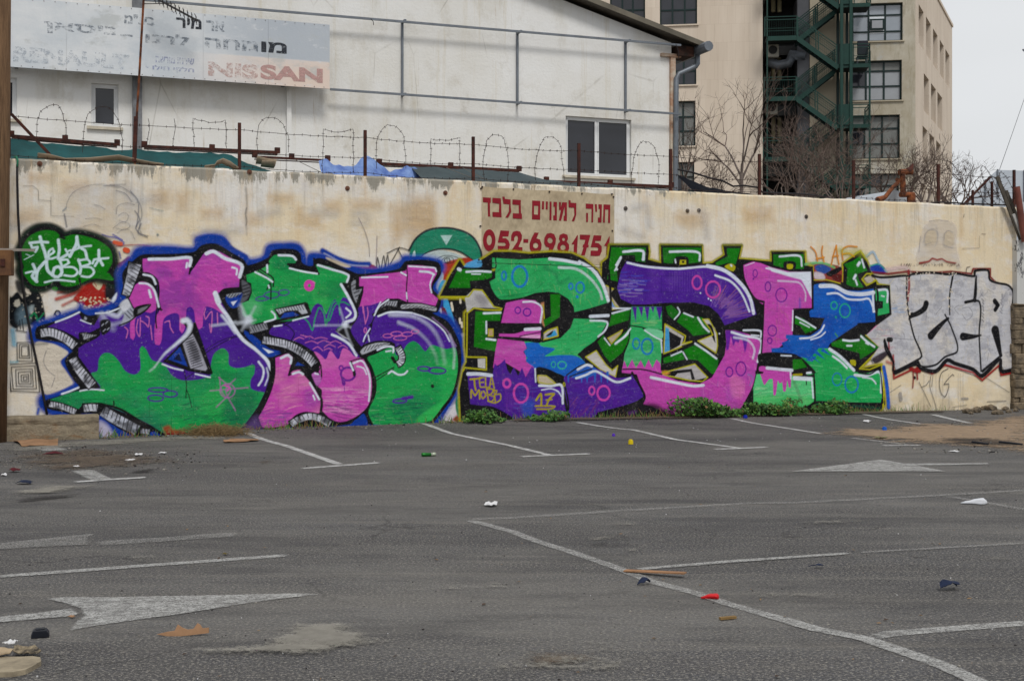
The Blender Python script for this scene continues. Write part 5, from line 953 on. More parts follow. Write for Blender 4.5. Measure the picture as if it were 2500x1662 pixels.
patch('dust', g4, '1550 880 1900 862 2359 840 2359 870 1900 885', M_DUST, .12, .04, .62); patch('dust', g5, '1380 770 1700 750 2000 740 2300 715 2300 730 1700 775', M_DUST, .12, .04, .6); patch('dust', g5, '520 690 600 660 720 640 650 670 560 700', M_DUST, .1, .03, .75)
patch('dirt', g4, '0 245 250 225 460 215 700 240 860 260 850 290 700 300 500 320 200 330 0 310', M_DIRT, .6, .06, .72); patch('dirt', g4, '0 200 700 165 1100 140 1100 175 800 185 0 240', M_DUST, .35, .06, .75); patch('dirt', g4, '1160 280 1260 275 1250 300', M_DIRT, .2, .05, .8)
patch('dust', g4, '150 1190 600 1160 900 1200 1000 1290 100 1290', M_DUST, .3, .04, .5); patch('dust', g5, '-200 1200 100 1130 480 1110 760 1190 700 1290 -100 1290', M_DUST, .3, .04, .58); patch('dust', g5, '900 880 1500 820 1700 900 1300 960', M_DUST, .3, .04, .45); patch('dust', g4, '1700 800 2300 760 2300 820 1900 850', M_DUST, .3, .05, .5); patch('dust', g4, '500 700 900 690 1000 740 500 760', M_DUST, .25, .05, .42); patch('dust', g5, '1200 560 1700 520 1750 560 1300 600', M_DUST, .3, .06, .5)
patch('oily_stain', g4, '50 460 200 440 380 430 300 448 100 468', M_WET, .1, .04, 1); patch('oily_stain', g4, '600 320 720 312 700 330 600 332', M_WET, .12, .04, 1); patch('oily_stain', g5, '300 660 520 600 640 600 600 650 420 690', M_WET, .25, .05, .6)
patch('dirt', g5, '0 80 700 70 1400 55 2000 45 2000 52 1400 66 700 82 0 95', M_DIRT, .12, .04, 1.0, lift=.02)
# grit: a few thousand small stones
def pebble_proto():
    bm = bmesh.new(); bmesh.ops.create_icosphere(bm, subdivisions=1, radius=1); v = [tuple(q.co) for q in bm.verts]; f = [[x.index for x in p.verts] for p in bm.faces]; bm.free(); return v, f
PV, PF = pebble_proto()
def grit(name, n, region, size, mat, seed):
    r = random.Random(seed); b = MB()
    for _ in range(n):
        x, y = region(r)
        if (Vector((x, y, 0))-WALL.o).dot(WALL.n) < .05: continue
        s = size[0]*(size[1]/size[0])**(r.random()**2.2); rz = r.random()*6.3; sx, sy, sz = s*r.uniform(.7, 1.3), s*r.uniform(.6, 1.1), s*r.uniform(.4, .8); c, sn = math.cos(rz), math.sin(rz); z0 = gz(x, y)
        b.add([(x+(p[0]*sx*c-p[1]*sy*sn), y+(p[0]*sx*sn+p[1]*sy*c), z0+sz*.5+p[2]*sz) for p in PV], PF, r.choice((0, 0, 0, 0, 2, 2, 1)))
    return tag(b.build(name, mat), kind='stuff')
STN = [simple('grey_grit', rgb(120, 116, 110)), simple('pale_grit', rgb(150, 146, 138)), simple('dark_grit', rgb(45, 42, 42))]
def rg_lot(r): y = 5.2+(r.random()**1.3)*17; return (r.uniform(-.45, .45)*y, y)
grit('gravel', 2200, rg_lot, (.003, .008), STN, 3)
def rg_left(r): p = gp(*g4(r.gauss(420, 260), r.gauss(262, 30))); return p.x, p.y
grit('gravel', 1500, rg_left, (.005, .018), STN, 4)
def rg_wall(r): p = WALL.world(r.uniform(0, 18), 0, abs(r.gauss(0, .2))+.05); return p.x, p.y
grit('gravel', 1300, rg_wall, (.006, .022), STN, 5)
def rg_sand(r): p = gp(*g5(r.uniform(1700, 2400), r.uniform(90, 240))); return p.x, p.y
grit('gravel', 500, rg_sand, (.006, .025), STN, 6)

# ------------------------------------------------------------------ things on the wall: banner, bolts, cable
M_BAN = NT('banner_cloth', .6, .35)
_c = M_BAN.mix(M_BAN.noise(2, 5, .6, M_BAN.vec((1, 1, 1.5)), .4, .65), rgb(186, 170, 142), rgb(172, 155, 128)); M_BAN.base(_c); M_BAN.bump(M_BAN.noise(2.2, 3, .5, M_BAN.vec((1.6, 1, .7), rot=(0, .6, 0))), .6, .06); M_BAN = M_BAN.mat
M_RED = simple('banner_red', rgb(142, 22, 38), .12, 8)
def zb(x, y): return (1150+x/6.376, 440+y/6.376)
ban = WALL.empty('banner', label='beige cloth banner with red lettering nailed to the wall above the graffiti', cat='banner')
def banz(u, v):
    c = math.exp(-((u-bu0)/.5)**2)*.5; return .0055+.0018*math.sin(u*5+v*7)*max(0, min(1, (v-bv1)*3))
bu0, bv0 = WALL.pix(*zb(165, 95)); bu1, bv0b = WALL.pix(*zb(2225, 215)); bv1 = WALL.pix(*zb(110, 1275))[1]
b = MB(); nx, ny = 60, 36
for j in range(ny+1):
    for i in range(nx+1): u = bu0+(bu1-bu0)*i/nx; vt = bv0+(bv0b-bv0)*i/nx-.012*math.sin(math.pi*((i*4/nx) % 1)); v = bv1+(vt-bv1)*j/ny; b.v.append((u, -banz(u, v), v))
for j in range(ny):
    for i in range(nx): a = j*(nx+1)+i; b.f.append([a, a+1, a+nx+2, a+nx+1]); b.m.append(0)
ban_o = b.build('cloth', M_BAN, ban, smooth=True)
M_NAIL = simple('rusty_nail', rgb(60, 42, 34), .2, 30)
for x, y in ((170, 105), (655, 142), (1215, 182), (1720, 210), (2188, 218), (2212, 262), (142, 715), (2195, 788), (115, 1240), (152, 130)):
    u, v = WALL.pix(*zb(x, y)); q = MB(); q.tube([(u, -.001, v), (u, -.022, v)], .014, 8); q.build('nail_head', M_NAIL, ban)
def banpoly(s, name, holes=()):
    """a flat letter cut from red film, traced in the banner's own plane"""
    loops = [s]+list(holes); VV = []; L3 = []
    for q in loops:
        a = nums(q); L3.append([Vector((*WALL.pix(*zb(a[i], a[i+1])), 0)) for i in range(0, len(a), 2)])
    from mathutils.geometry import tessellate_polygon
    tr = tessellate_polygon(L3); fl = [p for l in L3 for p in l]; b = MB(); b.add([(p.x, -.0105, p.y) for p in fl], [tuple(t) for t in tr]); return b
def ell(cx, cy, rx, ry, n=22): return [q for k in range(n) for q in (cx+rx*math.cos(2*math.pi*k/n), cy+ry*math.sin(2*math.pi*k/n))]
LET = [('180 268 305 275 303 355 290 355 295 570 260 568 255 350 182 345', ()), ('330 275 460 285 465 360 470 495 472 580 330 572 330 495 430 500 435 370 330 352', ()), ('484 257 520 260 524 292 612 302 612 400 622 490 575 586 530 582 585 490 590 378 500 368', ()), ('642 302 772 310 770 390 775 520 788 525 790 604 648 596 648 515 742 520 738 388 640 380', ()),
       ('948 318 1075 324 1072 618 945 610', ('978 400 1040 403 1038 538 976 534',)), ('1102 328 1134 330 1130 458 1098 456', ()), ('1162 332 1192 334 1190 460 1158 458', ()), ('1220 334 1250 336 1248 626 1216 624', ()), ('1280 338 1334 342 1332 630 1276 628 1276 550 1300 550 1300 415 1278 413', ()),
       ('1366 342 1395 344 1393 420 1402 400 1415 345 1488 348 1488 636 1436 634 1438 556 1455 556 1452 410 1398 634 1362 632 1395 465 1366 463', ()), ('1515 312 1545 315 1548 352 1635 357 1634 540 1602 642 1562 640 1605 540 1600 430 1516 425', ()),
       ('1782 366 1900 372 1900 450 1895 656 1870 655 1872 448 1782 443', ()), ('1788 510 1818 512 1816 652 1788 650', ()), ('1922 374 1955 376 1958 495 1932 494', ()), ('1978 376 2034 379 2026 662 1972 660 1972 582 2000 582 2000 450 1980 448', ()), ('2058 378 2164 383 2160 668 2128 666 2132 460 2084 458 2078 662 2050 662', ()),
       (ell(280, 935, 97, 170), (ell(280, 935, 40, 78),)), ('455 782 590 790 578 878 490 876 488 905 540 905 580 940 600 1000 590 1060 550 1105 415 1098 412 1022 520 1025 540 1000 520 975 412 972', ()),
       ('620 945 622 860 650 805 705 788 760 800 790 860 785 925 735 1038 798 1045 796 1110 628 1106 630 1085 715 960 728 900 715 868 690 868 668 900 668 948', ()), ('812 915 888 918 887 976 810 974', ()),
       ('985 815 1050 818 1015 905 1070 925 1096 1000 1090 1070 1060 1125 1000 1140 940 1125 908 1060 908 985 940 900', (ell(1002, 1018, 40, 42),)), ('1195 1122 1215 1050 1160 1035 1135 980 1138 900 1175 835 1235 820 1290 840 1318 910 1310 990 1280 1060 1250 1122', (ell(1226, 940, 40, 44),)),
       ('1336 1050 1350 990 1385 955 1362 915 1375 855 1435 828 1495 850 1508 910 1485 958 1520 1000 1524 1060 1500 1125 1430 1140 1360 1125', (ell(1436, 922, 22, 24), ell(1428, 1048, 40, 42))), ('1652 850 1660 870 1642 1160 1590 1160 1598 1000 1558 1000', ()),
       ('1690 848 1855 853 1815 1005 1830 1010 1822 1050 1800 1048 1768 1170 1708 1170 1745 1048 1732 1045 1738 1005 1755 1000 1775 930 1690 925', ()), ('1905 858 2028 862 2016 945 1930 945 1928 975 1980 980 2030 1030 2030 1110 2000 1175 1960 1182 1855 1178 1858 1095 1965 1098 1978 1070 1960 1048 1858 1045', ()),
       ('2150 872 2155 890 2140 1160 2098 1160 2106 1025 2068 1022', ())]
for s, h in LET: banpoly(s, 'letter', h).build('red_letter', M_RED, ban)
M_BOLT = simple('old_bolt', rgb(112, 104, 98), .3, 20, metal=.2); M_BOLTR = simple('rusty_bolt', rgb(126, 84, 66), .3, 20)
for i, (x, y) in enumerate(((97, 400), (609, 420), (848, 460), (1087, 471), (1527, 509), (1678, 515), (1706, 514), (1968, 529))):
    u, v = WALL.pix(x, y); q = MB(); m_ = M_BOLTR if i < 4 else M_BOLT; q.tube([(u, 0.01, v), (u, -.012, v)], .036, 14); o = q.build('tie_hole_plate', m_, wall_thing); q = MB(); q.tube([(u, 0, v), (u, -.04, v)], .013, 6); q.build('bolt', m_, o)
def cable(name, label, pts, r, mat, cat='cable', group=None):
    b = MB(); P = []
    b.tube(pts, r, 6); return tag(b.build(name, mat, smooth=True), label, cat, group)
M_BLK = simple('black_rubber', rgb(34, 30, 34), .2, 8, .6); M_TEALC = simple('green_cord', rgb(50, 130, 100)); M_RUST = simple('rusty_steel', rgb(84, 44, 34), .35, 14, .85, rgb(46, 28, 26), bump=.2); M_RUST2 = simple('orange_rust', rgb(142, 82, 48), .35, 6, .9, rgb(48, 30, 26), bump=.4)
cable('cable', 'dark pipe running down the left end of the wall past the speech bubble', [WALL.wpix(x, y, .035) for x, y in ((42, 402), (42, 440), (44, 520), (50, 620), (56, 700), (63, 750), (77, 825), (96, 913), (108, 975), (115, 1012))], .017, M_BLK)
cable('cord', 'short green cord looped over the top of the wall at its left end', [WALL.wpix(x, y, w) for x, y, w in ((36, 384, -.1), (40, 383, .02), (43, 392, .04), (42, 408, .04))], .014, M_TEALC, 'cord')
# ------------------------------------------------------------------ barbed wire fence on top of the wall
M_WIRE = simple('rusted_wire', rgb(56, 42, 38), .2, 20)
fence = WALL.empty('barbed_wire_fence', label='rusty barbed wire fence with hoops of wire running along the top of the wall', cat='fence')
posts = [(22, 265, 390), (585, 300, 418), (892, 318, 430), (1156, 334, 446), (1414, 350, 457), (1638, 364, 470), (1855, 376, 478), (2085, 391, 491), (2292, 401, 500), (2376, 464, 505), (2423, 443, 508), (2477, 415, 508)]
for i, (x, y0, y1) in enumerate(posts):
    u, v0 = WALL.pix(x, y0, -.12); q = MB(); w = .022 if i not in (9, 10) else .016
    q.bb(u-w, u+w, .112, .12, 3.8, v0); q.bb(u-w, u-w+.006, .12, .155, 3.8, v0)
    q.build('post', M_RUST, fence)
def barbed(pts, name='wire', step=.125, r=.0035):
    b = MB(); P = [Vector(p) for p in pts]; b.tube(P, r*1.35, 4, cap=False); acc = 0; rr = random.Random(len(P)*7+int(P[0].x*50))
    for a, c in zip(P, P[1:]):
        L_ = (c-a).length; t = step-acc
        while t < L_:
            q = a+(c-a)*(t/L_); d = (c-a).normalized()
            for _ in range(2):
                e = Vector((rr.uniform(-1, 1), rr.uniform(-1, 1), rr.uniform(-1, 1))); e = (e-d*e.dot(d)).normalized()*.021; b.tube([q-e, q+e], .0042, 3, cap=False)
            t += step
        acc = (acc+L_) % step
    return b.build(name, M_WIRE, fence)
ups = [WALL.pix(x, y0, -.12)[0] for x, y0, _ in posts]; rw = random.Random(9)
for k, dv in enumerate((.60, .29, .06)):
    pts = []; us = ups[:9]+[ups[11]]
    for a, c in zip(us, us[1:]):
        sg = rw.uniform(.01, .04); v_off = rw.uniform(-.015, .015); n = 14
        for i in range(n): t = i/n; u = a+(c-a)*t; pts.append((u, .118+rw.uniform(-.004, .004), WH_+dv-sg*4*t*(1-t)+rw.uniform(-.006, .006)))
    pts.append((us[-1], .118, WH_+dv)); barbed(pts)
def hoop(x0, x1, ytop, ybot, kind=0):
    P = []; n = 18; rr = random.Random(int(x0))
    for i in range(n+1):
        t = i/n
        if kind == 0: a = math.pi*t; x = (x0+x1)/2-(x1-x0)/2*math.cos(a)*(1+.12*math.sin(a))+7*mnoise.noise(Vector((t*2.5, x0, 0))); y = ytop+(ybot-ytop)*(1-min(1, math.sin(a)*1.02)**.75)
        else: x, y = (x0, ybot+(ytop-ybot)*t*3) if t < .333 else ((x0+(x1-x0)*(t-.333)*3, ytop+8*math.sin((t-.333)*9)) if t < .667 else (x1, ytop+(ybot-ytop)*(t-.667)*3))
        P.append(WALL.loc(x+rr.uniform(-2.2, 2.2), y+8*mnoise.noise(Vector((t*2.2, x1, 5)))+rr.uniform(-1.5, 1.5), -.12-.02*math.sin(t*5)))
    barbed(P, 'hoop', .1)
for h in ((90, 160, 258, 340, 0), (203, 296, 262, 372, 0), (472, 551, 290, 365, 1), (628, 702, 287, 372, 0), (788, 862, 315, 420, 1), (918, 991, 306, 412, 0), (1052, 1122, 336, 408, 1), (1182, 1241, 328, 442, 0), (1306, 1376, 336, 440, 0), (1543, 1609, 346, 455, 0)): hoop(*h)
for x in (362, 425): barbed([WALL.loc(x+3*math.sin(i), 290+i*13, -.12) for i in range(7)], 'hoop', .1)
for (x0, x1, y0, y1) in ((2395, 2440, 405, 500), (2415, 2465, 430, 500), (2380, 2420, 440, 500), (2440, 2478, 420, 490), (2310, 2345, 392, 440)):
    barbed([WALL.loc((x0+x1)/2+(x1-x0)/2*math.cos(a/4), (y0+y1)/2+(y1-y0)/2*math.sin(a/4+1), -.12-.05*math.sin(a)) for a in range(26)], 'hoop', .08)
# ------------------------------------------------------------------ pole, strut, mast, antenna
M_WOOD = NT('weathered_wood', .9, .2); _v = M_WOOD.vec((9, 9, .5)); M_WOOD.base(M_WOOD.mix(M_WOOD.noise(5, 8, .75, _v, .35, .65), rgb(128, 100, 74), rgb(82, 62, 46))); M_WOOD.bump(M_WOOD.noise(7, 8, .7, _v), .6, .02); M_WOOD = M_WOOD.mat
pb = gp(-14, 1079); pole = empty('utility_pole', pb, label='brown wooden utility pole at the left edge in front of the wall', cat='pole')
q = MB(); q.tube([Vector((0, 0, -.2)), Vector((.05, 0, 3)), Vector((.11, 0, 8.2))], [.155, .145, .125], 20); q.build('shaft', M_WOOD, pole, smooth=True)
M_BOX = simple('brown_box', rgb(120, 84, 52), .2, 5, .8, rgb(88, 60, 42)); M_GALV = simple('galvanised', rgb(120, 126, 134), .12, 5, .5, metal=.5)
q = MB(); c = at(15, 642, pb.y-.2)-pb; q.box(c, (.17, .12, .34)); bx = q.build('meter_box', M_BOX, pole, bevel=.006); q = MB(); q.box(c+Vector((-.02, -.066, .0)), (.06, .02, .1)); q.build('hasp', M_RUST, bx)
q = MB(); q.bar(at(-20, 609, pb.y-.2)-pb, at(85, 611, pb.y-.15)-pb, .02, .035); q.build('bracket_arm', simple('pale_strap', rgb(150, 142, 134)), pole)
q = MB(); q.bar(WALL.wpix(27, 278, -.3), WALL.wpix(122, 378, -.3), .03, .04); tag(q.build('strut', M_RUST), 'slanting rusty steel strut at the left end behind the barbed wire', 'strut')
mb_ = WALL.wpix(329, 408, -.12); q = MB(); q.tube([WALL.wpix(329, 408, -.12), WALL.wpix(333, 300, -.12), WALL.wpix(342, 150, -.12), WALL.wpix(354, -60, -.12)], .017, 8)
mast = empty('mast', mb_, label='thin leaning rusty mast standing on the left part of the wall', cat='mast'); o = q.build('tube', M_RUST2, mast); o.matrix_parent_inverse = Matrix.Translation(-mb_)
q = MB(); q.bar(WALL.wpix(328, 395, -.12), WALL.wpix(332, 285, -.12), .045, .05); o = q.build('sleeve', M_RUST, mast); o.matrix_parent_inverse = Matrix.Translation(-mb_)
# ------------------------------------------------------------------ facades with real openings
from mathutils.geometry import tessellate_polygon
def facade(b, outer, holes, depth=.25, y0=0.0, back=True):
    """front face (in x, z) with rectangular holes and reveals running into the wall"""
    L3 = [[Vector((x, z, 0)) for x, z in outer]]+[[Vector((x, z, 0)) for x, z in ((a, c), (bb_, c), (bb_, d), (a, d))] for a, bb_, c, d in holes]
    fl = [p for l in L3 for p in l]; tr = tessellate_polygon(L3); b.add([(p.x, y0, p.y) for p in fl], [tuple(t) for t in tr])
    for a, e, c, d in holes:
        vs = [(a, y0, c), (e, y0, c), (e, y0, d), (a, y0, d), (a, y0+depth, c), (e, y0+depth, c), (e, y0+depth, d), (a, y0+depth, d)]
        b.add(vs, [(0, 1, 5, 4), (1, 2, 6, 5), (2, 3, 7, 6), (3, 0, 4, 7)])
def rect(pl, x0, y0, x1, y1, w=0.0):
    """pixels of opposite corners -> (u0, u1, v0, v1) on a plane"""
    xm, ym = (x0+x1)/2, 0; a = pl.pix(x0, (y0+y1)/2, w)[0]; b = pl.pix(x1, (y0+y1)/2, w)[0]; return (a, b, pl.pix(xm, y1, w)[1], pl.pix(xm, y0, w)[1])
def glass_mat(name, c, rough=.08):
    m = NT(name, rough, .6); m.base(m.mix(m.noise(.8, 3, .5, None, .35, .65), c, tuple(x*.6 for x in c[:3])+(1,))); return m.mat
M_GLASS = glass_mat('dark_glass', rgb(46, 48, 56)); M_BLIND = simple('pale_blind', rgb(158, 162, 168), .05, 2, .5); M_BLIND2 = simple('grey_blind', rgb(122, 124, 122), .1, 3, .5); M_SKYG = simple('window_glass_pale', rgb(150, 158, 168), .08, .6, .12, spec=.9)
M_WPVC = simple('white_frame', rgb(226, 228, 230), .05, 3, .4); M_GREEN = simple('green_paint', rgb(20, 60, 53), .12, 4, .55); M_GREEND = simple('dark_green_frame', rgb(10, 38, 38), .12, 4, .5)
# ------------------------------------------------------------------ the white industrial building
def house_mat():
    m = NT('white_render', .9, .2); x, y, z = m.xyz()
    c = m.mix(m.noise(.35, 6, .65, m.vec((1, 1, 1)), .4, .64), rgb(229, 229, 228), rgb(217, 215, 209))
    c = m.mix(m.noise(.8, 7, .7, m.vec((1, 1, .35)), .53, .72, 0, .5), c, rgb(192, 185, 168))
    c = m.mix(m.math('MULTIPLY', m.noise(3.5, 7, .75, m.vec((1, 1, .05)), .56, .72, 0, .5), 1.0), c, rgb(190, 176, 140))
    c = m.mix(m.noise(1.1, 5, .6, m.vec((1, 1, 1), loc=(5, 1, 8)), .68, .74, 0, .5), c, rgb(172, 166, 154))
    c = m.mix(m.noise(.9, 7, .75, m.vec((1, 1, .8), loc=(9, 9, 1)), .54, .66, 0, .42), c, rgb(186, 180, 166)); c = m.mix(m.noise(7, 7, .8, m.vec((1, 1, .04), loc=(4, 1, 1)), .6, .7, 0, .6), c, rgb(168, 146, 112)); c = m.mix(m.noise(5, 8, .85, None, .64, .7, 0, .5), c, rgb(150, 142, 128))
    cr = m.vor(.42, m.vec((1.6, 1, .45), loc=(2, 0, 1)), 0, .006, 1, 0, 'DISTANCE_TO_EDGE'); m.base(m.mix(m.math('MULTIPLY', cr, m.noise(.7, 3, .5, None, .5, .6, 0, .5)), c, rgb(140, 134, 122))); m.bump(m.noise(18, 6, .7), .25, .015); return m.mat
M_HOUSE = house_mat()
house = HOUSE.empty('industrial_building', label='white rendered industrial building with a gable roof and an old signboard behind the wall', cat='building')
hL = HOUSE.pix(-520, 300)[0]; eave = HOUSE.pix(1641, 93)[1]
ra = HOUSE.pix(1407, 0); rb = HOUSE.pix(1700, 116); sl = (ra[1]-rb[1])/(rb[0]-ra[0]); ridge_u = HOUSE.pix(520, 0)[0]; ez = lambda u: rb[1]-.12+sl*(rb[0]-u) if u > ridge_u else rb[1]-.12+sl*(rb[0]-ridge_u)-sl*(ridge_u-u)
w_l = rect(HOUSE, 223, 205, 289, 311); w_r = rect(HOUSE, 1381, 288, 1541, 432); w_e = rect(HOUSE, -40, 188, 41, 290)
b = MB(); facade(b, [(hL, -.1), (0, -.1), (0, ez(0)), (ridge_u, ez(ridge_u)), (hL, ez(hL))], [w_l, w_r, w_e], .22)
b.add([(0, 0, -.1), (0, 12, -.1), (0, 12, ez(0)), (0, 0, ez(0))], [(0, 1, 2, 3)]); b.add([(hL, 0, -.1), (hL, 12, -.1), (hL, 12, ez(hL)), (hL, 0, ez(hL))], [(0, 1, 2, 3)]); b.add([(hL, 12, -.1), (0, 12, -.1), (0, 12, ez(0)), (ridge_u, 12, ez(ridge_u)), (hL, 12, ez(hL))], [(0, 1, 2, 3, 4)])
b.build('wall', M_HOUSE, house)
M_ROOF = simple('roof_sheet', rgb(96, 90, 82), .15, 3, .7); M_ROOFE = simple('roof_trim', rgb(112, 106, 94), .2, 2, .7)
b = MB()
for s in (1, -1):
    ue = rb[0] if s == 1 else ridge_u-(rb[0]-ridge_u)
    P = [(ue, ez(ue)+.10), (ridge_u, ez(ridge_u)+.10), (ridge_u, ez(ridge_u)+.18), (ue, ez(ue)+.16)]; b.prism(P, -.30, 12.3)
rf = b.build('roof', M_ROOF, house); b = MB(); P = [(rb[0]+.02, ez(rb[0])+.06), (ridge_u, ez(ridge_u)+.07), (ridge_u, ez(ridge_u)+.2), (rb[0]+.02, ez(rb[0])+.17)]; b.prism(P, -.33, -.303); b.build('verge_board', M_ROOFE, rf)
def house_window(r, name, mull, lab=None, sill=True, mats=(M_GLASS, M_GLASS)):
    a, e, c, d = r; q = MB(); t = .05; y0, y1 = .07, .13
    for x0, x1, z0, z1 in ((a, e, d-t, d), (a, e, c, c+t), (a, a+t, c+t, d-t), (e-t, e, c+t, d-t)): q.bb(x0, x1, y0, y1, z0, z1)
    for m_ in mull: xx = a+(e-a)*m_; q.bb(xx-.022, xx+.022, y0+.004, y1-.004, c+t, d-t)
    o = q.build('window', M_WPVC, house, bevel=.006)
    xs = [a+t]+[a+(e-a)*m_ for m_ in mull]+[e-t]
    for i in range(len(xs)-1):
        q = MB(); q.bb(xs[i], xs[i+1], .10, .108, c+t, d-t); q.build('pane', mats[i], o)
        q = MB(); s_ = .026; x0, x1 = xs[i]+(.022 if i else 0), xs[i+1]-(.022 if i < len(xs)-2 else 0)
        for A in ((x0, x0+s_, c+t, d-t), (x1-s_, x1, c+t, d-t), (x0+s_, x1-s_, c+t, c+t+s_), (x0+s_, x1-s_, d-t-s_, d-t)): q.bb(A[0], A[1], .066, .098, A[2], A[3])
        q.build('sash', M_WPVC, o)
    if sill: q = MB(); q.bb(a-.08, e+.08, -.06, .07, c-.05, c+.004); q.build('sill', simple('sill_stone', rgb(205, 196, 178)), o)
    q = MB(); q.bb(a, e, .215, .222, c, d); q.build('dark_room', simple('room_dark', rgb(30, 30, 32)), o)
house_window(w_r, 'window', (.49,)); house_window(w_l, 'window', ()); house_window(w_e, 'window', ())
def loc(pl, x, y, w=0.): return pl.loc(x, y, w)
# steel frame of a vanished signboard
def pbar(name, p, q_, w, mat, wd, parent, pl=HOUSE, h=None): b = MB(); b.bar(loc(pl, *p, w), loc(pl, *q_, w), wd, h or wd); return b.build(name, mat, parent)
pbar('rail', (350, 0), (1662, 111), .24, M_GALV, .042, house); pbar('rail', (806, 218.5), (1662, 279), .24, M_GALV, .042, house)
for x, y0, y1 in ((982, 56, 235), (1263, 82, 255), (1527, 104, 274)):
    o = pbar('upright', (x, y0), (x, y1), .03, M_GALV, .045, house)
    for yy in (y0, y1-1): u, v = HOUSE.pix(x, yy, .03); b = MB(); b.bb(u-.022, u+.022, -.26, .0, v-.02, v+.02); b.build('bracket', M_GALV, o)
for x, y0, y1, wd, m_ in ((705, 212, 424, .09, M_HOUSE), (335, 180, 372, .17, simple('grey_downpipe', rgb(128, 130, 134), .2, 6))):
    u, v0 = HOUSE.pix(x, y0, .05); v1 = 3.0; b = MB(); b.bb(u-wd/2, u+wd/2, -.1, -.001, v1, v0); b.build('downpipe', m_, house)
b = MB(); u, v = HOUSE.pix(335, -5, .05); b.bb(u-.09, u+.09, -.1, -.001, HOUSE.pix(335, 60)[1], v+1); b.build('downpipe', simple('grey_downpipe', rgb(128, 130, 134), .2, 6), house)
# rusting corner post and gutter
u, v = HOUSE.pix(1643, 140, .06); b = MB(); b.bb(-.05, .07, -.07, .05, 2.5, v); b.bb(-.28, .2, -.09, .03, v+.003, v+.07); b.build('corner_post', simple('peeling_paint', rgb(196, 186, 170), .3, 6, .9, rgb(170, 132, 108)), house)
b = MB(); g0_ = loc(HOUSE, 1703, 124, .1); b.tube([g0_+Vector((0, -.5, 0)), g0_+Vector((0, 11, 0))], .11, 10); gt = b.build('gutter', M_GALV, house)
b = MB(); P = [loc(HOUSE, *p, .1) for p in ((1703, 128), (1703, 156), (1699, 162), (1657, 181), (1651, 192), (1650, 300), (1649, 470))]; P.append(Vector((P[-1].x, P[-1].y, 2))); b.tube(P, .058, 10); b.build('downpipe', M_GALV, gt, smooth=True)
b = MB(); b.box(loc(HOUSE, 1672, 126, .1)+Vector((.0, .2, 0)), (.4, .5, .22)); b.build('rusted_bracket', simple('rot', rgb(70, 44, 34), .4, 9, .9, rgb(30, 24, 22)), gt)
for p0, p1 in (((905, 46), (912, 62)), ((1650, 108), (1657, 145))): b = MB(); b.tube([loc(HOUSE, *p0, .36), loc(HOUSE, (p0[0]+p1[0])/2+3, (p0[1]+p1[1])/2, .36), loc(HOUSE, *p1, .34)], .008, 4); b.build('loose_wire', M_BLK, house)
# the old signboard
SW = .42
sgn = HOUSE.empty('signboard', label='long faded signboard with peeling lettering on the white building', cat='sign')
def sign_mat():
    m = NT('peeling_sign', .6, .3); x, y, z = m.xyz(); zs = HOUSE.pix(805, 152, SW)[1]
    n = m.noise(.9, 7, .7, m.vec((1, 1, 1.6)), .38, .64); c = m.mix(n, rgb(196, 203, 210), rgb(218, 221, 224))
    low = m.rng(m.math('ADD', z, m.math('MULTIPLY', m.noise(1.6, 6, .7, None, 0, 1), .04)), zs+.03, zs+.0); right = m.rng(x, HOUSE.pix(440, 150, SW)[0], HOUSE.pix(720, 150, SW)[0])
    c = m.mix(m.math('MULTIPLY', m.math('MULTIPLY', low, right), m.noise(1.2, 6, .7, m.vec((1, 1, 2)), .3, .5, .5, 1)), c, rgb(222, 204, 192))
    up = m.math('MULTIPLY', m.rng(x, HOUSE.pix(480, 100, SW)[0], HOUSE.pix(640, 100, SW)[0]), m.math('SUBTRACT', 1.0, low)); c = m.mix(m.math('MULTIPLY', up, .8), c, rgb(170, 178, 188))
    c = m.mix(m.noise(3, 7, .75, m.vec((1, 1, 2), loc=(0, 0, 9)), .58, .66, 0, .7), c, rgb(214, 216, 220)); c = m.mix(m.noise(11, 6, .8, None, .68, .74, 0, .5), c, rgb(200, 170, 150)); c = m.mix(m.noise(1.0, 6, .7, m.vec((1, 1, 1.5), loc=(3, 3, 3)), .55, .62, 0, .6), c, rgb(178, 182, 182))
    m.base(c); m.bump(m.noise(20, 5, .7), .2, .005); return m.mat
M_SIGN = sign_mat(); xs = [-60, 162, 342, 496, 655, 805]
vb = HOUSE.pix(805, 217.5, SW)[1]; vt = HOUSE.pix(805, 61, SW)[1]
for i in range(len(xs)-1):
    u0, u1 = HOUSE.pix(xs[i], 120, SW)[0], HOUSE.pix(xs[i+1], 120, SW)[0]; q = MB(); q.bb(u0+.0015, u1-.0015, -SW, -SW+.02, vb, vt); q.build('sheet', M_SIGN, sgn)
    for vv in (vb+.03, vt-.03):
        q = MB(); q.bb(u0+.006, u1-.006, -SW+.021, -SW+.07, vv-.025, vv+.025); q.build('frame_rail', M_GALV, sgn)
uL, uR = HOUSE.pix(-60, 120, SW)[0], HOUSE.pix(805, 120, SW)[0]; q = MB(); k = 0; u = uL
while u < uR-.05:
    for vv in (vb+.025, vt-.025): q.tube([(u, -SW+.001, vv), (u, -SW-.008, vv)], .009, 5)
    u += .19
q.tube([(uR-.02, -SW, vb), (uR-.02, -SW-.001, vb)], .001, 3); q.build('rivets', simple('rivet', rgb(120, 112, 108)), sgn)
for xx in (40, 330, 700): u = HOUSE.pix(xx, 100, SW)[0]; q = MB(); q.bb(u-.03, u+.03, -SW+.075, -.001, vb+.05, vb+.11); q.bb(u-.03, u+.03, -SW+.075, -.001, vt-.11, vt-.05); q.build('bracket', M_GALV, sgn)
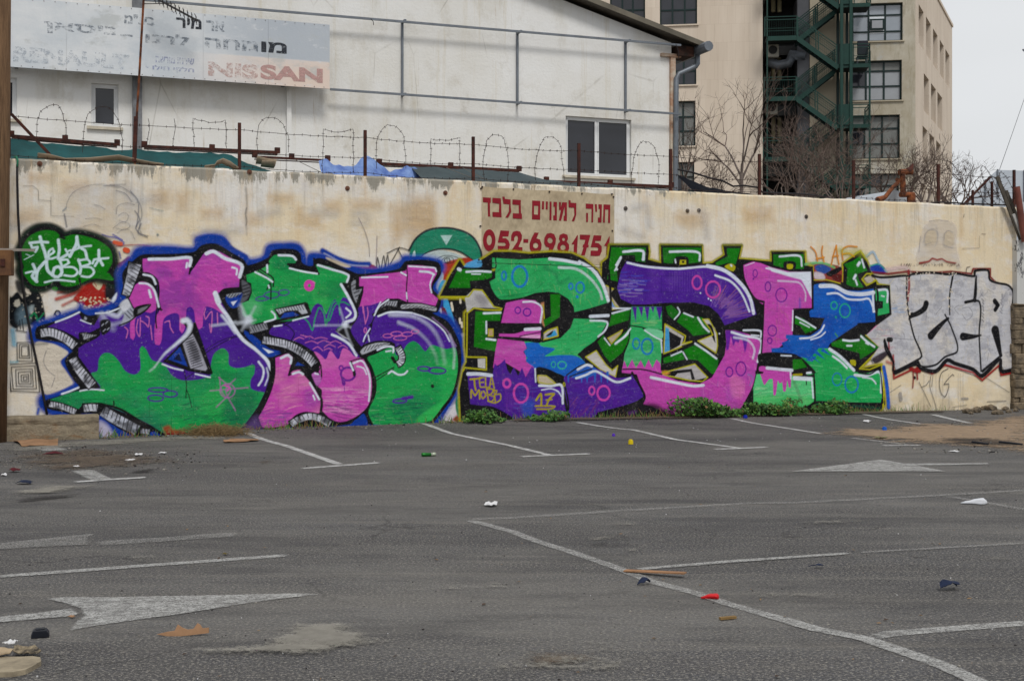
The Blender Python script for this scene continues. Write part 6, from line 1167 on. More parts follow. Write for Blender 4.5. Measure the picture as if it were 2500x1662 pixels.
def letter_mat(name, c, lo, hi, sc=9):
    m = NT(name, .7, .3); m.base(c); a = m.math('MULTIPLY', m.noise(sc, 9, .85, m.vec((1, 1, 1.4)), lo-.03, hi+.04), m.noise(30, 5, .8, None, .34, .46, .2, 1)); m.alpha(a); return m.mat
def text_on(pl, w, s, x0, x1, yb0, yb1, hpx, mat, parent, name='lettering', bold=.0, stretch_h=True):
    c = bpy.data.curves.new('t', 'FONT'); c.body = s; c.offset = bold; o = bpy.data.objects.new('t', c); COL.objects.link(o); dg = bpy.context.evaluated_depsgraph_get()
    me = bpy.data.meshes.new_from_object(o.evaluated_get(dg)); bpy.data.objects.remove(o)
    n = len(me.vertices); co = np.zeros(n*3, np.float32); me.vertices.foreach_get('co', co); co = co.reshape(-1, 3); mn = co.min(0); mxx = co.max(0)
    a = pl.pix(x0, yb0, w); e = pl.pix(x1, yb1, w); t = pl.pix(x0, yb0-hpx, w); h = t[1]-a[1]; vv = (a[1]+e[1])/2
    X = a[0]+(co[:, 0]-mn[0])/(mxx[0]-mn[0])*(e[0]-a[0]); Z = vv+(co[:, 1]-mn[1])/(mxx[1]-mn[1])*h
    co[:, 0] = X; co[:, 1] = -w; co[:, 2] = Z; me.vertices.foreach_set('co', co.ravel()); me.update(); me.materials.clear(); me.materials.append(mat)
    ob = bpy.data.objects.new(name, me); COL.objects.link(ob); ob.parent = parent; return ob
LK = letter_mat('black_letters', rgb(44, 48, 56), .34, .44); LKf = letter_mat('worn_black_letters', rgb(112, 122, 134), .48, .58); LKff = letter_mat('ghost_letters', rgb(176, 185, 196), .5, .62); LB_ = letter_mat('worn_blue_letters', rgb(160, 168, 200), .46, .58, 7); LR = letter_mat('worn_red_letters', rgb(188, 150, 146), .36, .47); LRf = letter_mat('worn_red_letters_faint', rgb(200, 168, 162), .48, .58)
for a in (('\u05de\u05d9\u05e8'[::-1], 430, 492, 68, 72, 25, LK), ('\u05d0\u05e8'[::-1], 503, 549, 75, 78, 25, LKf), ('\u05d1\u05e2"\u05de'[::-1], 303, 378, 59, 62, 24, LKf), ('\u05de\u05d5'[::-1], 638, 700, 128, 131, 26, LK), ('\u05de\u05d7\u05d4'[::-1], 500, 630, 119, 126, 26, LKf),
          ('\u05dc\u05e8\u05e0\u05d5'[::-1], 355, 462, 105, 112, 26, LKf), ('-', 294, 324, 89, 90, 5, LKf), ('\u05e0\u05d9\u05e1\u05d0\u05df'[::-1], 107, 282, 82, 92, 28, LKf), ('RENAULT', 32, 316, 154, 168, 38, LKff), ('NISS', 508, 690, 187, 197, 36, LRf), ('SAN', 636, 788, 193, 204, 36, LR),
          ('\u05e9\u05d9\u05e8\u05d5\u05ea \u05de\u05d5\u05e8\u05e9\u05d4'[::-1], 380, 474, 154, 158, 16, LB_), ('\u05d7\u05dc\u05e7\u05d9 \u05d7\u05d9\u05dc\u05d5\u05e3'[::-1], 355, 474, 174, 179, 15, LB_)):
    if a[0] == 'NISS': a = ('NIS', 508, 630, 187, 193, 36, LRf)
    text_on(HOUSE, SW+.004, *a, sgn, bold=.045 if a[0] in ('NIS', 'SAN', 'RENAULT') else .035)
# TV antenna
ant = MB(); A0, A1 = loc(HOUSE, 372, -8, .9), loc(HOUSE, 484, 52, .9); ant.bar(A0, A1, .03)
an = HOUSE.empty('tv_antenna', label='dark television antenna boom hanging over the top edge of the signboard', cat='antenna'); ant.build('boom', simple('dark_alu', rgb(74, 72, 72), metal=.4), an)
for k in range(11): p = A0+(A1-A0)*(k+.5)/11; q = MB(); q.tube([p+Vector((-.05, -.3, .02)), p+Vector((.05, .3, -.02))], .008, 4); q.tube([p+Vector((0, 0, -.06)), p+Vector((0, 0, .07))], .009, 4); q.build('element', simple('dark_alu', rgb(74, 72, 72), metal=.4), an)
q = MB(); q.tube([A0, A0+Vector((-.05, .1, 1.0))], .02, 6); q.tube([loc(HOUSE, 352, 10, .9), loc(HOUSE, 425, 9, .9)], .01, 4); q.build('stand_off', simple('dark_alu', rgb(74, 72, 72), metal=.4), an)

# ------------------------------------------------------------------ office tower
FR = Plane(2235, 75, -22000); RT = Plane(2232, 75, 2718)
M_TRAV = NT('travertine', .8, .25); _x = M_TRAV.xyz(); _c = M_TRAV.mix(M_TRAV.noise(.35, 5, .6, M_TRAV.vec((2.5, 2.5, .35)), .35, .65), rgb(214, 201, 186), rgb(202, 188, 172))
_b = M_TRAV.n('ShaderNodeTexBrick'); _cb = M_TRAV.n('ShaderNodeCombineXYZ'); M_TRAV.l(M_TRAV.math('ADD', _x[0], _x[1]), _cb.inputs[0]); M_TRAV.l(_x[2], _cb.inputs[1]); M_TRAV.l(_cb.outputs[0], _b.inputs['Vector']); _b.inputs['Scale'].default_value = 1; _b.inputs['Brick Width'].default_value = .5; _b.inputs['Row Height'].default_value = 1.1; _b.inputs['Mortar Size'].default_value = .01
_b.inputs['Color1'].default_value = (.46, .46, .46, 1); _b.inputs['Color2'].default_value = (.56, .55, .54, 1); _b.inputs['Mortar'].default_value = (.34, .34, .34, 1); _c = M_TRAV.mix(.8, _c, _b.outputs[0], 'SOFT_LIGHT'); _c = M_TRAV.mix(M_TRAV.noise(3, 6, .7, M_TRAV.vec((1.4, 1.4, .08)), .58, .75, 0, .35), _c, rgb(160, 140, 120)); M_TRAV.base(_c); M_TRAV = M_TRAV.mat
M_STAIN = NT('stained_render', .9, .2); _c = M_STAIN.mix(M_STAIN.noise(.5, 6, .7, None, .38, .62), rgb(188, 182, 168), rgb(166, 157, 138)); _c = M_STAIN.mix(M_STAIN.noise(1.6, 7, .75, M_STAIN.vec((1, 1, .22)), .52, .66, 0, .7), _c, rgb(128, 120, 98)); _c = M_STAIN.mix(M_STAIN.noise(.8, 6, .7, M_STAIN.vec((1, 1, 1), loc=(4, 4, 4)), .58, .66, 0, .6), _c, rgb(178, 180, 178)); M_STAIN.base(_c); M_STAIN = M_STAIN.mat
M_CREAM = simple('cream_render', rgb(178, 168, 148), .08, .5, .9); M_DARKC = simple('alcove_shade_and_grille', rgb(52, 52, 52), .25, .6, .7, rgb(34, 36, 38)); M_GREYC = simple('grey_cladding', rgb(92, 94, 100), .15, .5, .7)  # dark grey puts the alcove's shade into its back and slabs; also fan grilles
tower = FR.empty('office_tower', label='tall beige stone office building with green framed windows and an outside stair', cat='building')
top = RT.pix(2240, -92)[1]
def grid_window(r, cols, rows, y, parent, mats, pat=None, fr=M_GREEND, t=.09, plane_n='pane'):
    a, e, c, d = r; q = MB()
    for x0, x1, z0, z1 in ((a, e, d-t, d), (a, e, c, c+t), (a, a+t, c+t, d-t), (e-t, e, c+t, d-t)): q.bb(x0, x1, y, y+.12, z0, z1)
    X = [a+(e-a)*k for k in [0]+list(cols)+[1]]; Z = [c+(d-c)*k for k in [0]+list(rows)+[1]]
    for x in X[1:-1]: q.bb(x-.05, x+.05, y+.003, y+.117, c+t, d-t)
    for z in Z[1:-1]:
        for i in range(len(X)-1): q.bb(X[i]+(.05 if i else t), X[i+1]-(.05 if i < len(X)-2 else t), y+.003, y+.117, z-.045, z+.045)
    o = q.build('window', fr, parent)
    for j in range(len(Z)-1):
        for i in range(len(X)-1):
            m_ = mats[(pat[j][i] if pat else 0)]; q = MB(); q.bb(X[i], X[i+1], y+.055, y+.065, Z[j], Z[j+1]); q.build('pane', m_, o)
    return o
W1, W2, W3 = rect(FR, 2081, 8, 2204, 101), rect(FR, 2077, 148, 2202, 246), rect(FR, 2074, 281, 2197, 388); W4 = rect(FR, 2072, 424, 2195, 520)
uA = FR.pix(1977, 300)[0]; b = MB(); facade(b, [(uA, 0), (-.0, 0), (-.0, top), (uA, top)], [W1, W2, W3, W4], .35); b.build('facade_wall', M_STAIN, tower)
M_LIT = simple('ceiling_light_glass', rgb(226, 232, 238), .02, 1, .2)
MS = (M_SKYG, M_GLASS, M_BLIND, M_BLIND2, M_LIT)
wo_ = grid_window(W1, (.335, .665), (.27, .70), .22, tower, MS, ((0, 0, 0), (0, 2, 0), (0, 0, 0)))
xa, xb = W1[0]+(W1[1]-W1[0])*.36, W1[0]+(W1[1]-W1[0])*.64; za = W1[2]+(W1[3]-W1[2])*.31; zb_ = W1[2]+(W1[3]-W1[2])*.60; q = MB(); q.bb(xa, xb, .12, .18, za, zb_); o = q.build('open_sash', M_GREEND, wo_); q = MB(); q.bb(xa+.1, xb-.1, .1, .118, za+.1, zb_-.1); q.build('tilted_pane', M_BLIND, wo_)
for z_ in (.655, .275): q = MB(); z = W1[2]+(W1[3]-W1[2])*z_; q.bb(xa-.1, xb+.1, .25, .27, z-.1, z+.1); q.build('light_strip', M_LIT, wo_)
grid_window(W2, (.31, .66), (.37, .75), .22, tower, MS, ((2, 2, 2), (1, 2, 2), (1, 3, 3))); grid_window(W3, (.31, .66), (.35, .70), .22, tower, MS, ((3, 3, 3), (1, 3, 3), (3, 3, 3))); grid_window(W4, (.31, .66), (.35, .70), .22, tower, MS, ((3, 3, 3), (1, 3, 3), (3, 1, 3)))
for r in (W1, W2, W3, W4): q = MB(); q.bb(r[0]-.1, r[1]+.1, -.1, .2, r[2]-.08, r[2]+.002); q.build('sill', M_CREAM, tower)
# the alcove between the two blocks, with cream and grey inner walls
uB, uC = FR.pix(1871, 300)[0], FR.pix(1947, 300)[0]
def tbox(name, m_, *r, parent=tower): q = MB(); q.bb(*r); return q.build(name, m_, parent)
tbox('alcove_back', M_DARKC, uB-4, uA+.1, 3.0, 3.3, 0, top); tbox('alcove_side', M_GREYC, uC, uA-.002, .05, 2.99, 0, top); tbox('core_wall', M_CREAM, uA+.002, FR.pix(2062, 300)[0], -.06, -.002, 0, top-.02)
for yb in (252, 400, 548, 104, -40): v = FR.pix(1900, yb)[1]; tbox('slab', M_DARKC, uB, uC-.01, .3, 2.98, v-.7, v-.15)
for yy in (10, 175, 330):
    for k, xx in enumerate((1888, 1903)): u, v = FR.pix(xx, yy, -1); q = MB(); q.tube([(u, 1, v-.5), (u, 1, v+1.2)], .13, 10); q.build('tank', simple('cream_pipe', rgb(132, 124, 96), .2, 3), tower)
M_AC = simple('ac_unit', rgb(170, 168, 158), .1, 4, .6)
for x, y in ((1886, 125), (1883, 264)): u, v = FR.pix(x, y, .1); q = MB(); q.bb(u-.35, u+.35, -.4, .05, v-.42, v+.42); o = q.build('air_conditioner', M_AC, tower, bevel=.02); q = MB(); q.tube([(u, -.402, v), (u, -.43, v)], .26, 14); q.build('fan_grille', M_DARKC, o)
q = MB(); P = [loc(FR, *p, -.2) for p in ((1873, 150), (1900, 160), (1925, 155), (1932, 142), (1930, 135), (1965, 138))]; q.tube(P, .3, 8); q.build('air_duct', M_GALV, tower, smooth=True)
# left, stone-clad block standing forward
D0 = -.75; uE = FR.pix(1862, 300, .75)[0]; uF = FR.pix(1380, 300, .75)[0]
def rT(x0, y0, x1, y1): return rect(FR, x0, y0, x1, y1, .75)
LW = [rT(1489, -45, 1575, 57), rT(1611, -42, 1702, 61), rT(1611, 105, 1700, 208), rT(1610, 247, 1698, 357), rT(1609, 396, 1695, 500)]
b = MB(); facade(b, [(uF, 0), (uE, 0), (uE, top), (uF, top)], LW, .35, D0); b.add([(uE, D0, 0), (uE, 3.2, 0), (uE, 3.2, top), (uE, D0, top)], [(0, 1, 2, 3)]); b.build('stone_block', M_TRAV, tower)
grid_window(LW[0], (.35, .65), (.33, .66), D0+.22, tower, MS, ((1, 1, 1), (1, 1, 1), (1, 1, 3))); grid_window(LW[1], (.34, .67), (.37, .7), D0+.22, tower, MS, ((1, 1, 1), (1, 1, 1), (1, 1, 3)))
for r in LW[2:]: grid_window(r, (.33, .66), (.34, .66), D0+.22, tower, MS, ((3, 3, 3), (1, 1, 3), (3, 3, 3)) if r is not LW[2] else ((1, 1, 1), (1, 1, 1), (1, 3, 3)))
for r in LW: q = MB(); q.bb(r[0]-.1, r[1]+.1, D0-.1, D0+.2, r[2]-.08, r[2]+.002); q.build('sill', M_TRAV, tower)
# right face
rt = None; side_parts = []; rt_w = RT.pix(2324.5, 200)[0]
RW = []; 
for (xt, yt, xb2, yb2), cols in (((2244.8, 14, 2254, 122), ((1685, 1716), (1732, 1762), (1777, 1806), (1820, 1845), (1856, 1882))), ((2257, 181, 2267.6, 284), ((1718, 1750), (1764, 1795), (1805, 1836))), ((2252.5, 307, 2264, 405), ((1710, 1741), (1754, 1785), (1797, 1827))), ((2249, 446, 2262, 545), ((1702, 1730), (1745, 1776), (1790, 1818)))):
    vt_, vb_ = RT.pix(xt, yt)[1], RT.pix(xb2, yb2)[1]
    for x0, x1 in cols: u0, u1 = RT.pix(1600+x0/2.621, 200)[0], RT.pix(1600+x1/2.621, 200)[0]; RW.append((u0, u1, vb_, vt_))
b = MB(); facade(b, [(.02, 0), (rt_w, 0), (rt_w, top), (.02, top)], RW, .55); b.add([(rt_w, 0, 0), (rt_w, 14, 0), (rt_w, 14, top), (rt_w, 0, top)], [(0, 1, 2, 3)]); side_parts.append(b.build('side_wall', M_TRAV, rt))
for r in RW: q = MB(); q.bb(r[0], r[1], .47, .53, r[2], r[3]); o = q.build('window', M_GLASS, rt); side_parts.append(o); q = MB(); q.bb(r[0], r[0]+.1, .36, .465, r[2], r[3]); q.bb(r[0]+.1, r[1], .36, .465, (r[2]+r[3])/2-.05, (r[2]+r[3])/2+.05); q.build('frame', M_GREEND, o)
q = MB(); q.bb(.0, rt_w+.1, -.08, 14, top+.002, top+.2); side_parts.append(q.build('parapet_cap', M_TRAV, rt))
for o in side_parts: o.parent = tower; o.matrix_local = (Matrix.Translation(FR.o) @ Matrix.Rotation(FR.rz, 4, 'Z')).inverted() @ Matrix.Translation(RT.o) @ Matrix.Rotation(RT.rz, 4, 'Z')
# ------------------------------------------------------------------ green outside stair
stair = FR.empty('outside_stair', label='dark green steel fire stair climbing the office building', cat='staircase')
def Z3(x, y): return (1600+x/2.621, y/2.621)
SA, SB = 2.1, .35   # front and back planes of the stair
def FL(x, y, w): return loc(FR, *Z3(x, y), w)
M_TREAD = simple('dark_tread', rgb(24, 32, 32), .2, 6)
for k in range(-1, 4):
    dy = 386*k; dx = -5*k
    lf = 245+dy; rg_ = 425+dy
    a0, a1 = FL(712+dx, lf, SA), FL(906+dx, lf, SA); a1.z = a0.z
    q = MB(); q.bb(a0.x, a1.x, a0.y, a0.y+.08, a0.z-.16, a0.z+.1); q.build('platform_beam', M_GREEN, stair); q = MB(); q.bb(a0.x, a1.x, a0.y+.085, -.0-SB, a0.z-.02, a0.z+.06); q.build('platform', M_TREAD, stair)
    c0, c1 = FL(1165+dx, rg_, SA), FL(1372+dx, rg_, SA); c1.z = c0.z
    q = MB(); q.bb(c0.x, c1.x, c0.y, c0.y+.08, c0.z-.1, c0.z+.12); q.build('platform_beam', M_GREEN, stair); q = MB(); q.bb(c0.x, c1.x, c0.y+.085, -SB, c0.z-.02, c0.z+.06); q.build('platform', M_TREAD, stair)
    e = a0.z-0; nxt = FL(712+dx, lf+386, SA).z; bk = (SA+SB)/2
    # flight down to the right (front), flight down to the left (back)
    for p, r_, w0, w1, up_ in (((a1.x, e), (c0.x, c0.z), SA, bk+.06, 1), ((a1.x, nxt), (c0.x, c0.z), bk-.06, SB, 0)):
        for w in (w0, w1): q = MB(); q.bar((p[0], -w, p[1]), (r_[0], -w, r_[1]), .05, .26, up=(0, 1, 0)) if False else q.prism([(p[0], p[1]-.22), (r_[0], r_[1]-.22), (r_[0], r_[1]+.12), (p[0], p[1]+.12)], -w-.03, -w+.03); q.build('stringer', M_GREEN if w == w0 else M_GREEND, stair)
        n = 10; q = MB()
        for i in range(n): t = (i+.5)/n; q.box((p[0]+(r_[0]-p[0])*t, -(w0+w1)/2, p[1]+(r_[1]-p[1])*t), (.3, w0-w1-.08, .05))
        q.build('treads', M_TREAD, stair)
        for wq in (w0,) if up_ else (w0, w1):
            P0, P1 = Vector((p[0], -wq, p[1]+.1)), Vector((r_[0], -wq, r_[1]+.1)); q = MB()
            for h in (1.1, .93, .5): q.bar(P0+Vector((0, 0, h)), P1+Vector((0, 0, h)), .05 if h > 1 else .035)
            for t in (.02, .47, .53, .98): B = P0+(P1-P0)*t; q.bar(B, B+Vector((0, 0, 1.1)), .055)
            for h in (.2, .65, .8): q.bar(P0+Vector((0, 0, h)), P1+Vector((0, 0, h)), .012)
            for i in range(1, 22): B = P0+(P1-P0)*i/22; q.bar(B+Vector((0, 0, .1)), B+Vector((0, 0, .93)), .008)
            q.build('railing', M_GREEN, stair)
    for P0, P1 in ((a0+Vector((-.1, 0, .1)), a1+Vector((0, 0, .1))), (c0+Vector((.9, 0, .12)), c1+Vector((0, 0, .12))), (c1+Vector((0, 0, .12)), c1+Vector((0, 1.7, .12)))):
        q = MB()
        for h in (1.12, .95, .45, .3): q.bar(P0+Vector((0, 0, h)), P1+Vector((0, 0, h)), .045 if h > .9 else .025)
        n = 14
        for i in range(n+1): B = P0+(P1-P0)*i/n; q.bar(B, B+Vector((0, 0, 1.12 if i in (0, n) else .95)), .06 if i in (0, n) else .009)
        q.build('railing', M_GREEN, stair)
    px_ = FL(1178+dx, 350+dy, SA+.05); q = MB(); q.bb(px_.x, FL(1250+dx, 350+dy, SA+.05).x, px_.y-.02, px_.y+.02, FL(1200, 415+dy, SA).z, FL(1200, 283+dy, SA).z); q.build('screen_panel', M_GREEN, stair)
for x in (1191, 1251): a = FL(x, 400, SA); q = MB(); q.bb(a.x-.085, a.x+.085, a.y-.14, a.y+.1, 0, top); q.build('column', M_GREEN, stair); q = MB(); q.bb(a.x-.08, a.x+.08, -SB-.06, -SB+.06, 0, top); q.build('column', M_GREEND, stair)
a = FL(1372, 400, SA); q = MB(); q.bb(a.x-.05, a.x+.05, a.y-.01, a.y+.08, 0, top-6); q.build('column', M_GREEN, stair); a = FL(716, 400, SA); q = MB(); q.bb(a.x-.04, a.x+.04, a.y, a.y+.08, 0, top); q.build('column', M_GREEN, stair)
# a chair on the landing
ch0 = FL(1325, 405, 1.5); och = empty('office_chair', FR.world(*FR.pix(*Z3(1325, 405), 1.5), 1.5), FR.rz, label='dark padded chair standing on the stair landing of the office building', cat='chair')
M_CH = simple('dark_upholstery', rgb(34, 36, 46), .15, 8, .7); zc = FL(1200, 410, SA).z-ch0.z
q = MB(); q.box((0, -.08, zc+1.0), (.62, .12, .85)); q.build('backrest', M_CH, och, bevel=.05); q = MB(); q.box((0, .25, zc+.5), (.62, .6, .12)); q.build('seat', M_CH, och, bevel=.03)
for sx in (-.26, .26):
    for sy in (-.02, .5): q = MB(); q.bar((sx, sy, zc), (sx, sy, zc+.5), .035); q.build('leg', M_GALV, och)
# ------------------------------------------------------------------ behind the wall: beams, tarpaulins, sheds
def beam(x0, y0, x1, y1, lab, w=-1.3, th=.05):
    b = empty('steel_beam', WALL.wpix(x0, y0, w), WALL.rz, label=lab, cat='beam', group='rusty roof beams behind the wall'); A, B = Vector((0, 0, 0)), WALL.loc(x1, y1, w)-WALL.loc(x0, y0, w)
    q = MB(); q.bar(A, B, th, th); q.bar(A+Vector((0, .03, -.035)), B+Vector((0, .03, -.035)), .05, .012); q.build('bar', M_RUST, b); n = max(2, int(B.x/1.1))
    for i in range(n+1): q = MB(); c = A+(B-A)*(i/n); q.box(c+Vector((0, 0, .035)), (.08, .06, .09)); q.build('cleat', M_RUST, b)
beam(28, 333, 286, 354, 'rusty beam above the green tarpaulin at the left end'); beam(352, 358, 677, 373, 'rusty beam above the green tarpaulin right of the leaning mast'); beam(622, 383, 800, 392, 'rusty beam between the green and the blue tarpaulin', -1.3, .035)
beam(926, 400, 1267, 417, 'rusty beam right of the blue tarpaulin'); beam(1334, 443, 1639, 456, 'rusty beam under the sliding window of the white building')
def sheet(name, up, w_up, w_lo, mat, lab, cat, lo=None, amp=.02, n=60, m_=10, seed=1):
    """cloth hung between an upper edge (pixels) and the top of the wall or a lower edge"""
    a = nums(up); U = [WALL.pix(a[i], a[i+1], w_up) for i in range(0, len(a), 2)]; xs_ = [p[0] for p in U]
    if lo: a2 = nums(lo); Lw = [WALL.pix(a2[i], a2[i+1], w_lo) for i in range(0, len(a2), 2)]
    u0, u1 = xs_[0], xs_[-1]; b = MB(); rs = seed*3.1
    for i in range(n+1):
        u = u0+(u1-u0)*i/n; vU = float(np.interp(u, xs_, [p[1] for p in U])); vL = float(np.interp(u, [p[0] for p in Lw], [p[1] for p in Lw])) if lo else WH_-.06
        for j in range(m_+1):
            t = j/m_; w = w_up+(w_lo-w_up)*t; sag = -amp*4*t*(1-t); b.v.append((u, -w, vU+(vL-vU)*t+sag+amp*.9*mnoise.noise(Vector((u*3, t*3, rs)))+amp*.35*mnoise.noise(Vector((u*9+t*4, t*6, rs)))))
    for i in range(n):
        for j in range(m_): k = i*(m_+1)+j; b.f.append([k, k+1, k+m_+2, k+m_+1]); b.m.append(0)
    me = b.build(name, mat, smooth=True); me.location = WALL.o; me.rotation_euler = (0, 0, WALL.rz); return tag(me, lab, cat)
M_GT = simple('green_tarp', rgb(14, 76, 78), .2, 3, .7); M_BT = simple('blue_tarp', rgb(122, 150, 200), .2, 3, .55, rgb(66, 92, 158), bump=.5); M_BG = simple('beige_cloth', rgb(178, 160, 138), .15, 4, .9); M_DS = simple('dark_sheet', rgb(58, 72, 76), .15, 2, .6); M_BK = simple('black_tarp', rgb(20, 23, 30), .2, 2, .9, spec=.05)
sheet('tarpaulin', '24 340 206 357 336 368 400 372 550 375 605 398 665 417', -1.25, -.22, M_GT, 'dark green tarpaulin stretched behind the left part of the wall', 'tarpaulin', amp=.05)
sheet('tarpaulin', '778 392 800 389 860 392 930 396 985 415 1030 418 1038 436', -1.1, -.22, M_BT, 'crumpled blue tarpaulin behind the wall below the white building', 'tarpaulin', amp=.17, seed=4)
sheet('awning', '1000 405 1100 411 1267 420 1330 440 1500 452 1640 463', -1.2, -.2, M_DS, 'dark grey green awning sheet behind the wall under the sliding window', 'awning', amp=.02, seed=6)
sheet('tarpaulin', '1652 424 1680 436 1726 455 1780 466 1846 476', -1.0, -.2, M_BK, 'black tarpaulin sloping down to the wall right of the white building', 'tarpaulin', amp=.03, seed=7)
def strip(px, w0, w1, wd, mat, lab, seed=0):
    b = MB(); P = [WALL.world(*WALL.pix(x, y, w0), w0) for x, y in px]; n = len(P)
    for i, p in enumerate(P): b.v += [tuple(p+Vector((0, 0, wd*.5*(1+.3*math.sin(i*2+seed))))), tuple(p-WALL.n*.12-Vector((0, 0, wd*.5)))]
    for i in range(n-1): b.f.append([2*i, 2*i+1, 2*i+3, 2*i+2]); b.m.append(0)
    o = b.build('cloth_strip', mat, smooth=True); m_ = o.modifiers.new('s', 'SOLIDIFY'); m_.thickness = .006; return tag(o, lab, 'cloth', 'beige cloth strips on the wall top')
strip(((92, 378), (120, 382), (160, 390), (220, 389), (290, 384), (330, 391), (370, 399), (400, 405)), -.1, 0, .055, M_BG, 'long beige cloth strip lying along the wall top before the green tarpaulin')
strip(((500, 410), (525, 406), (530, 396), (545, 392), (562, 399), (583, 412)), -.1, 0, .06, M_BG, 'beige cloth strip in a loop beside the first fence post', 1)
strip(((628, 390), (650, 392), (676, 396), (672, 402), (640, 398)), -.5, 0, .09, M_BG, 'pale cloth scrap hanging between the green and the blue tarpaulin', 2)
q = MB()
for a_, c_ in (((720, 390), (790, 424)), ((1090, 410), (1180, 445)), ((1130, 410), (1200, 446)), ((800, 420), (830, 432))): q.tube([WALL.wpix(*a_, -.9), WALL.wpix(*c_, -.3)], .007, 4)
tag(q.build('guy_ropes', simple('grey_rope', rgb(120, 116, 110))), 'thin grey ropes tying down the tarpaulins behind the wall', 'rope')
cable('cable', 'black cable drooping along the wall top right of the white building', [WALL.wpix(x, y, -.2) for x, y in ((1655, 414), (1690, 421), (1730, 434), (1765, 442), (1790, 455), (1815, 453), (1850, 458), (1862, 470), (1900, 472), (1960, 474), (2010, 480), (2040, 489))], .016, M_BLK)
cable('cable', 'dark pipe lying along the wall top at the right end', [WALL.wpix(x, y, -.1) for x, y in ((2260, 496), (2300, 494), (2360, 497), (2455, 501))], .014, M_BLK)
# rusty flue pipe over a white hood
fl0 = WALL.wpix(2218, 500, -.9); flue = empty('flue_pipe', fl0, WALL.rz, label='orange rusted angular flue pipe poking up behind the right part of the wall', cat='pipe')
def fz(x, y): return WALL.loc(1600+x/2.621, y/2.621, -.9)-WALL.loc(2218, 500, -.9)
q = MB(); q.tube([fz(1637, 1320), fz(1637, 1246)], .085, 10); q.build('base_pipe', M_RUST2, flue); q = MB(); q.tube([fz(1652, 1246), fz(1568, 1246)], .052, 10); q.build('elbow', M_RUST2, flue); q = MB(); q.tube([fz(1587, 1246), fz(1581, 1105)], .055, 10); q.build('riser', M_RUST2, flue)
q = MB(); q.tube([fz(1562, 1102), fz(1640, 1100)], .06, 10); q.build('head', M_RUST2, flue); q = MB(); q.tube([fz(1612, 1098), fz(1632, 1085), fz(1648, 1050)], [.07, .06, .02], 8); q.build('spout', M_RUST, flue)
q = MB(); q.tube([fz(1425, 1285), fz(1470, 1262), fz(1515, 1205), fz(1550, 1170), fz(1555, 1145)], [.08, .045, .04, .04, .055], 8); q.build('diagonal_arm', M_RUST2, flue)
b = MB(); n = 10; A = [fz(1490+k*19, 1300-70*math.sin(math.pi*(.15+.8*k/n))-40*(k/n)) for k in range(n+1)]
for p in A: b.v += [tuple(p+Vector((0, .25, 0))), tuple(p+Vector((0, 1.6, 0))), tuple(Vector((p.x, .25, fz(0, 1330).z)))]
for k in range(n): b.f += [[3*k, 3*k+1, 3*k+4, 3*k+3], [3*k, 3*k+3, 3*k+5, 3*k+2]]; b.m += [0, 0]
b.build('white_hood', simple('white_sheet_metal', rgb(176, 182, 190), .1, 4, .5), flue)
# white tent roofs far right
M_TENT = simple('tent_plastic', rgb(188, 196, 206), .06, 1.2, .4)
def tent(name, lab, pts, Y, depth, drop, mat=M_TENT):
    P = [at(x, y, Y) for x, y in pts]; t0 = empty(name, (P[0].x, Y, 0), label=lab, cat='tent', group='pale tent roofs beyond the right end of the wall'); b = MB(); n = len(P)
    for p in P: b.v += [(p.x-P[0].x, 0, p.z), (p.x-P[0].x+2, depth, p.z-.2), (p.x-P[0].x, 0, 3.0)]
    for k in range(n-1): b.f += [[3*k, 3*k+1, 3*k+4, 3*k+3], [3*k, 3*k+3, 3*k+5, 3*k+2]]; b.m += [0, 0]
    b.build('cover', mat, t0)
    for k in range(n): q = MB(); q.tube([Vector(b.v[3*k])+Vector((0, -.03, .02)), Vector(b.v[3*k+2])+Vector((0, -.03, 0))], .03, 5); q.build('rib', M_GALV, t0)
tent('tent', 'pale plastic tent roof rising behind the barbed wire at the right end', ((2355, 505), (2405, 440), (2435, 415), (2500, 417), (2560, 420)), 42, 8, 1)
tent('tent', 'smaller pale plastic tent roof low behind the wall at the right', ((2330, 500), (2400, 487), (2470, 488), (2540, 500)), 36, 3, 1)
q = MB(); q.bar(at(2350, 502, 35), at(2418, 432, 35), .06); tag(q.build('tent_pole', M_RUST), 'slanting dark pole leaning in front of the pale tent roofs', 'pole')
cable('overhead_wire', 'thin overhead wire slanting down the sky at the right', [at(2503, 235, 60), at(2470, 330, 60), at(2440, 415, 60)], .012, simple('wire_grey', rgb(120, 122, 126)), 'wire')
q = MB(); lp = at(2512, 122, 30); q.bar(lp+Vector((-.15, 0, 0)), lp+Vector((.35, 0, 0)), .03); q.bar(lp+Vector((-.15, 0, 0)), lp+Vector((-.02, 0, -.12)), .02); q.bar(lp+Vector((-.02, 0, -.12)), lp+Vector((.3, 0, -.12)), .03); q.bar(lp+Vector((.3, 0, 0)), Vector((lp.x+.3, lp.y, 0)), .1); tag(q.build('lamp_post', M_GALV), 'thin grey lamp post cut by the right edge of the picture', 'lamp post')
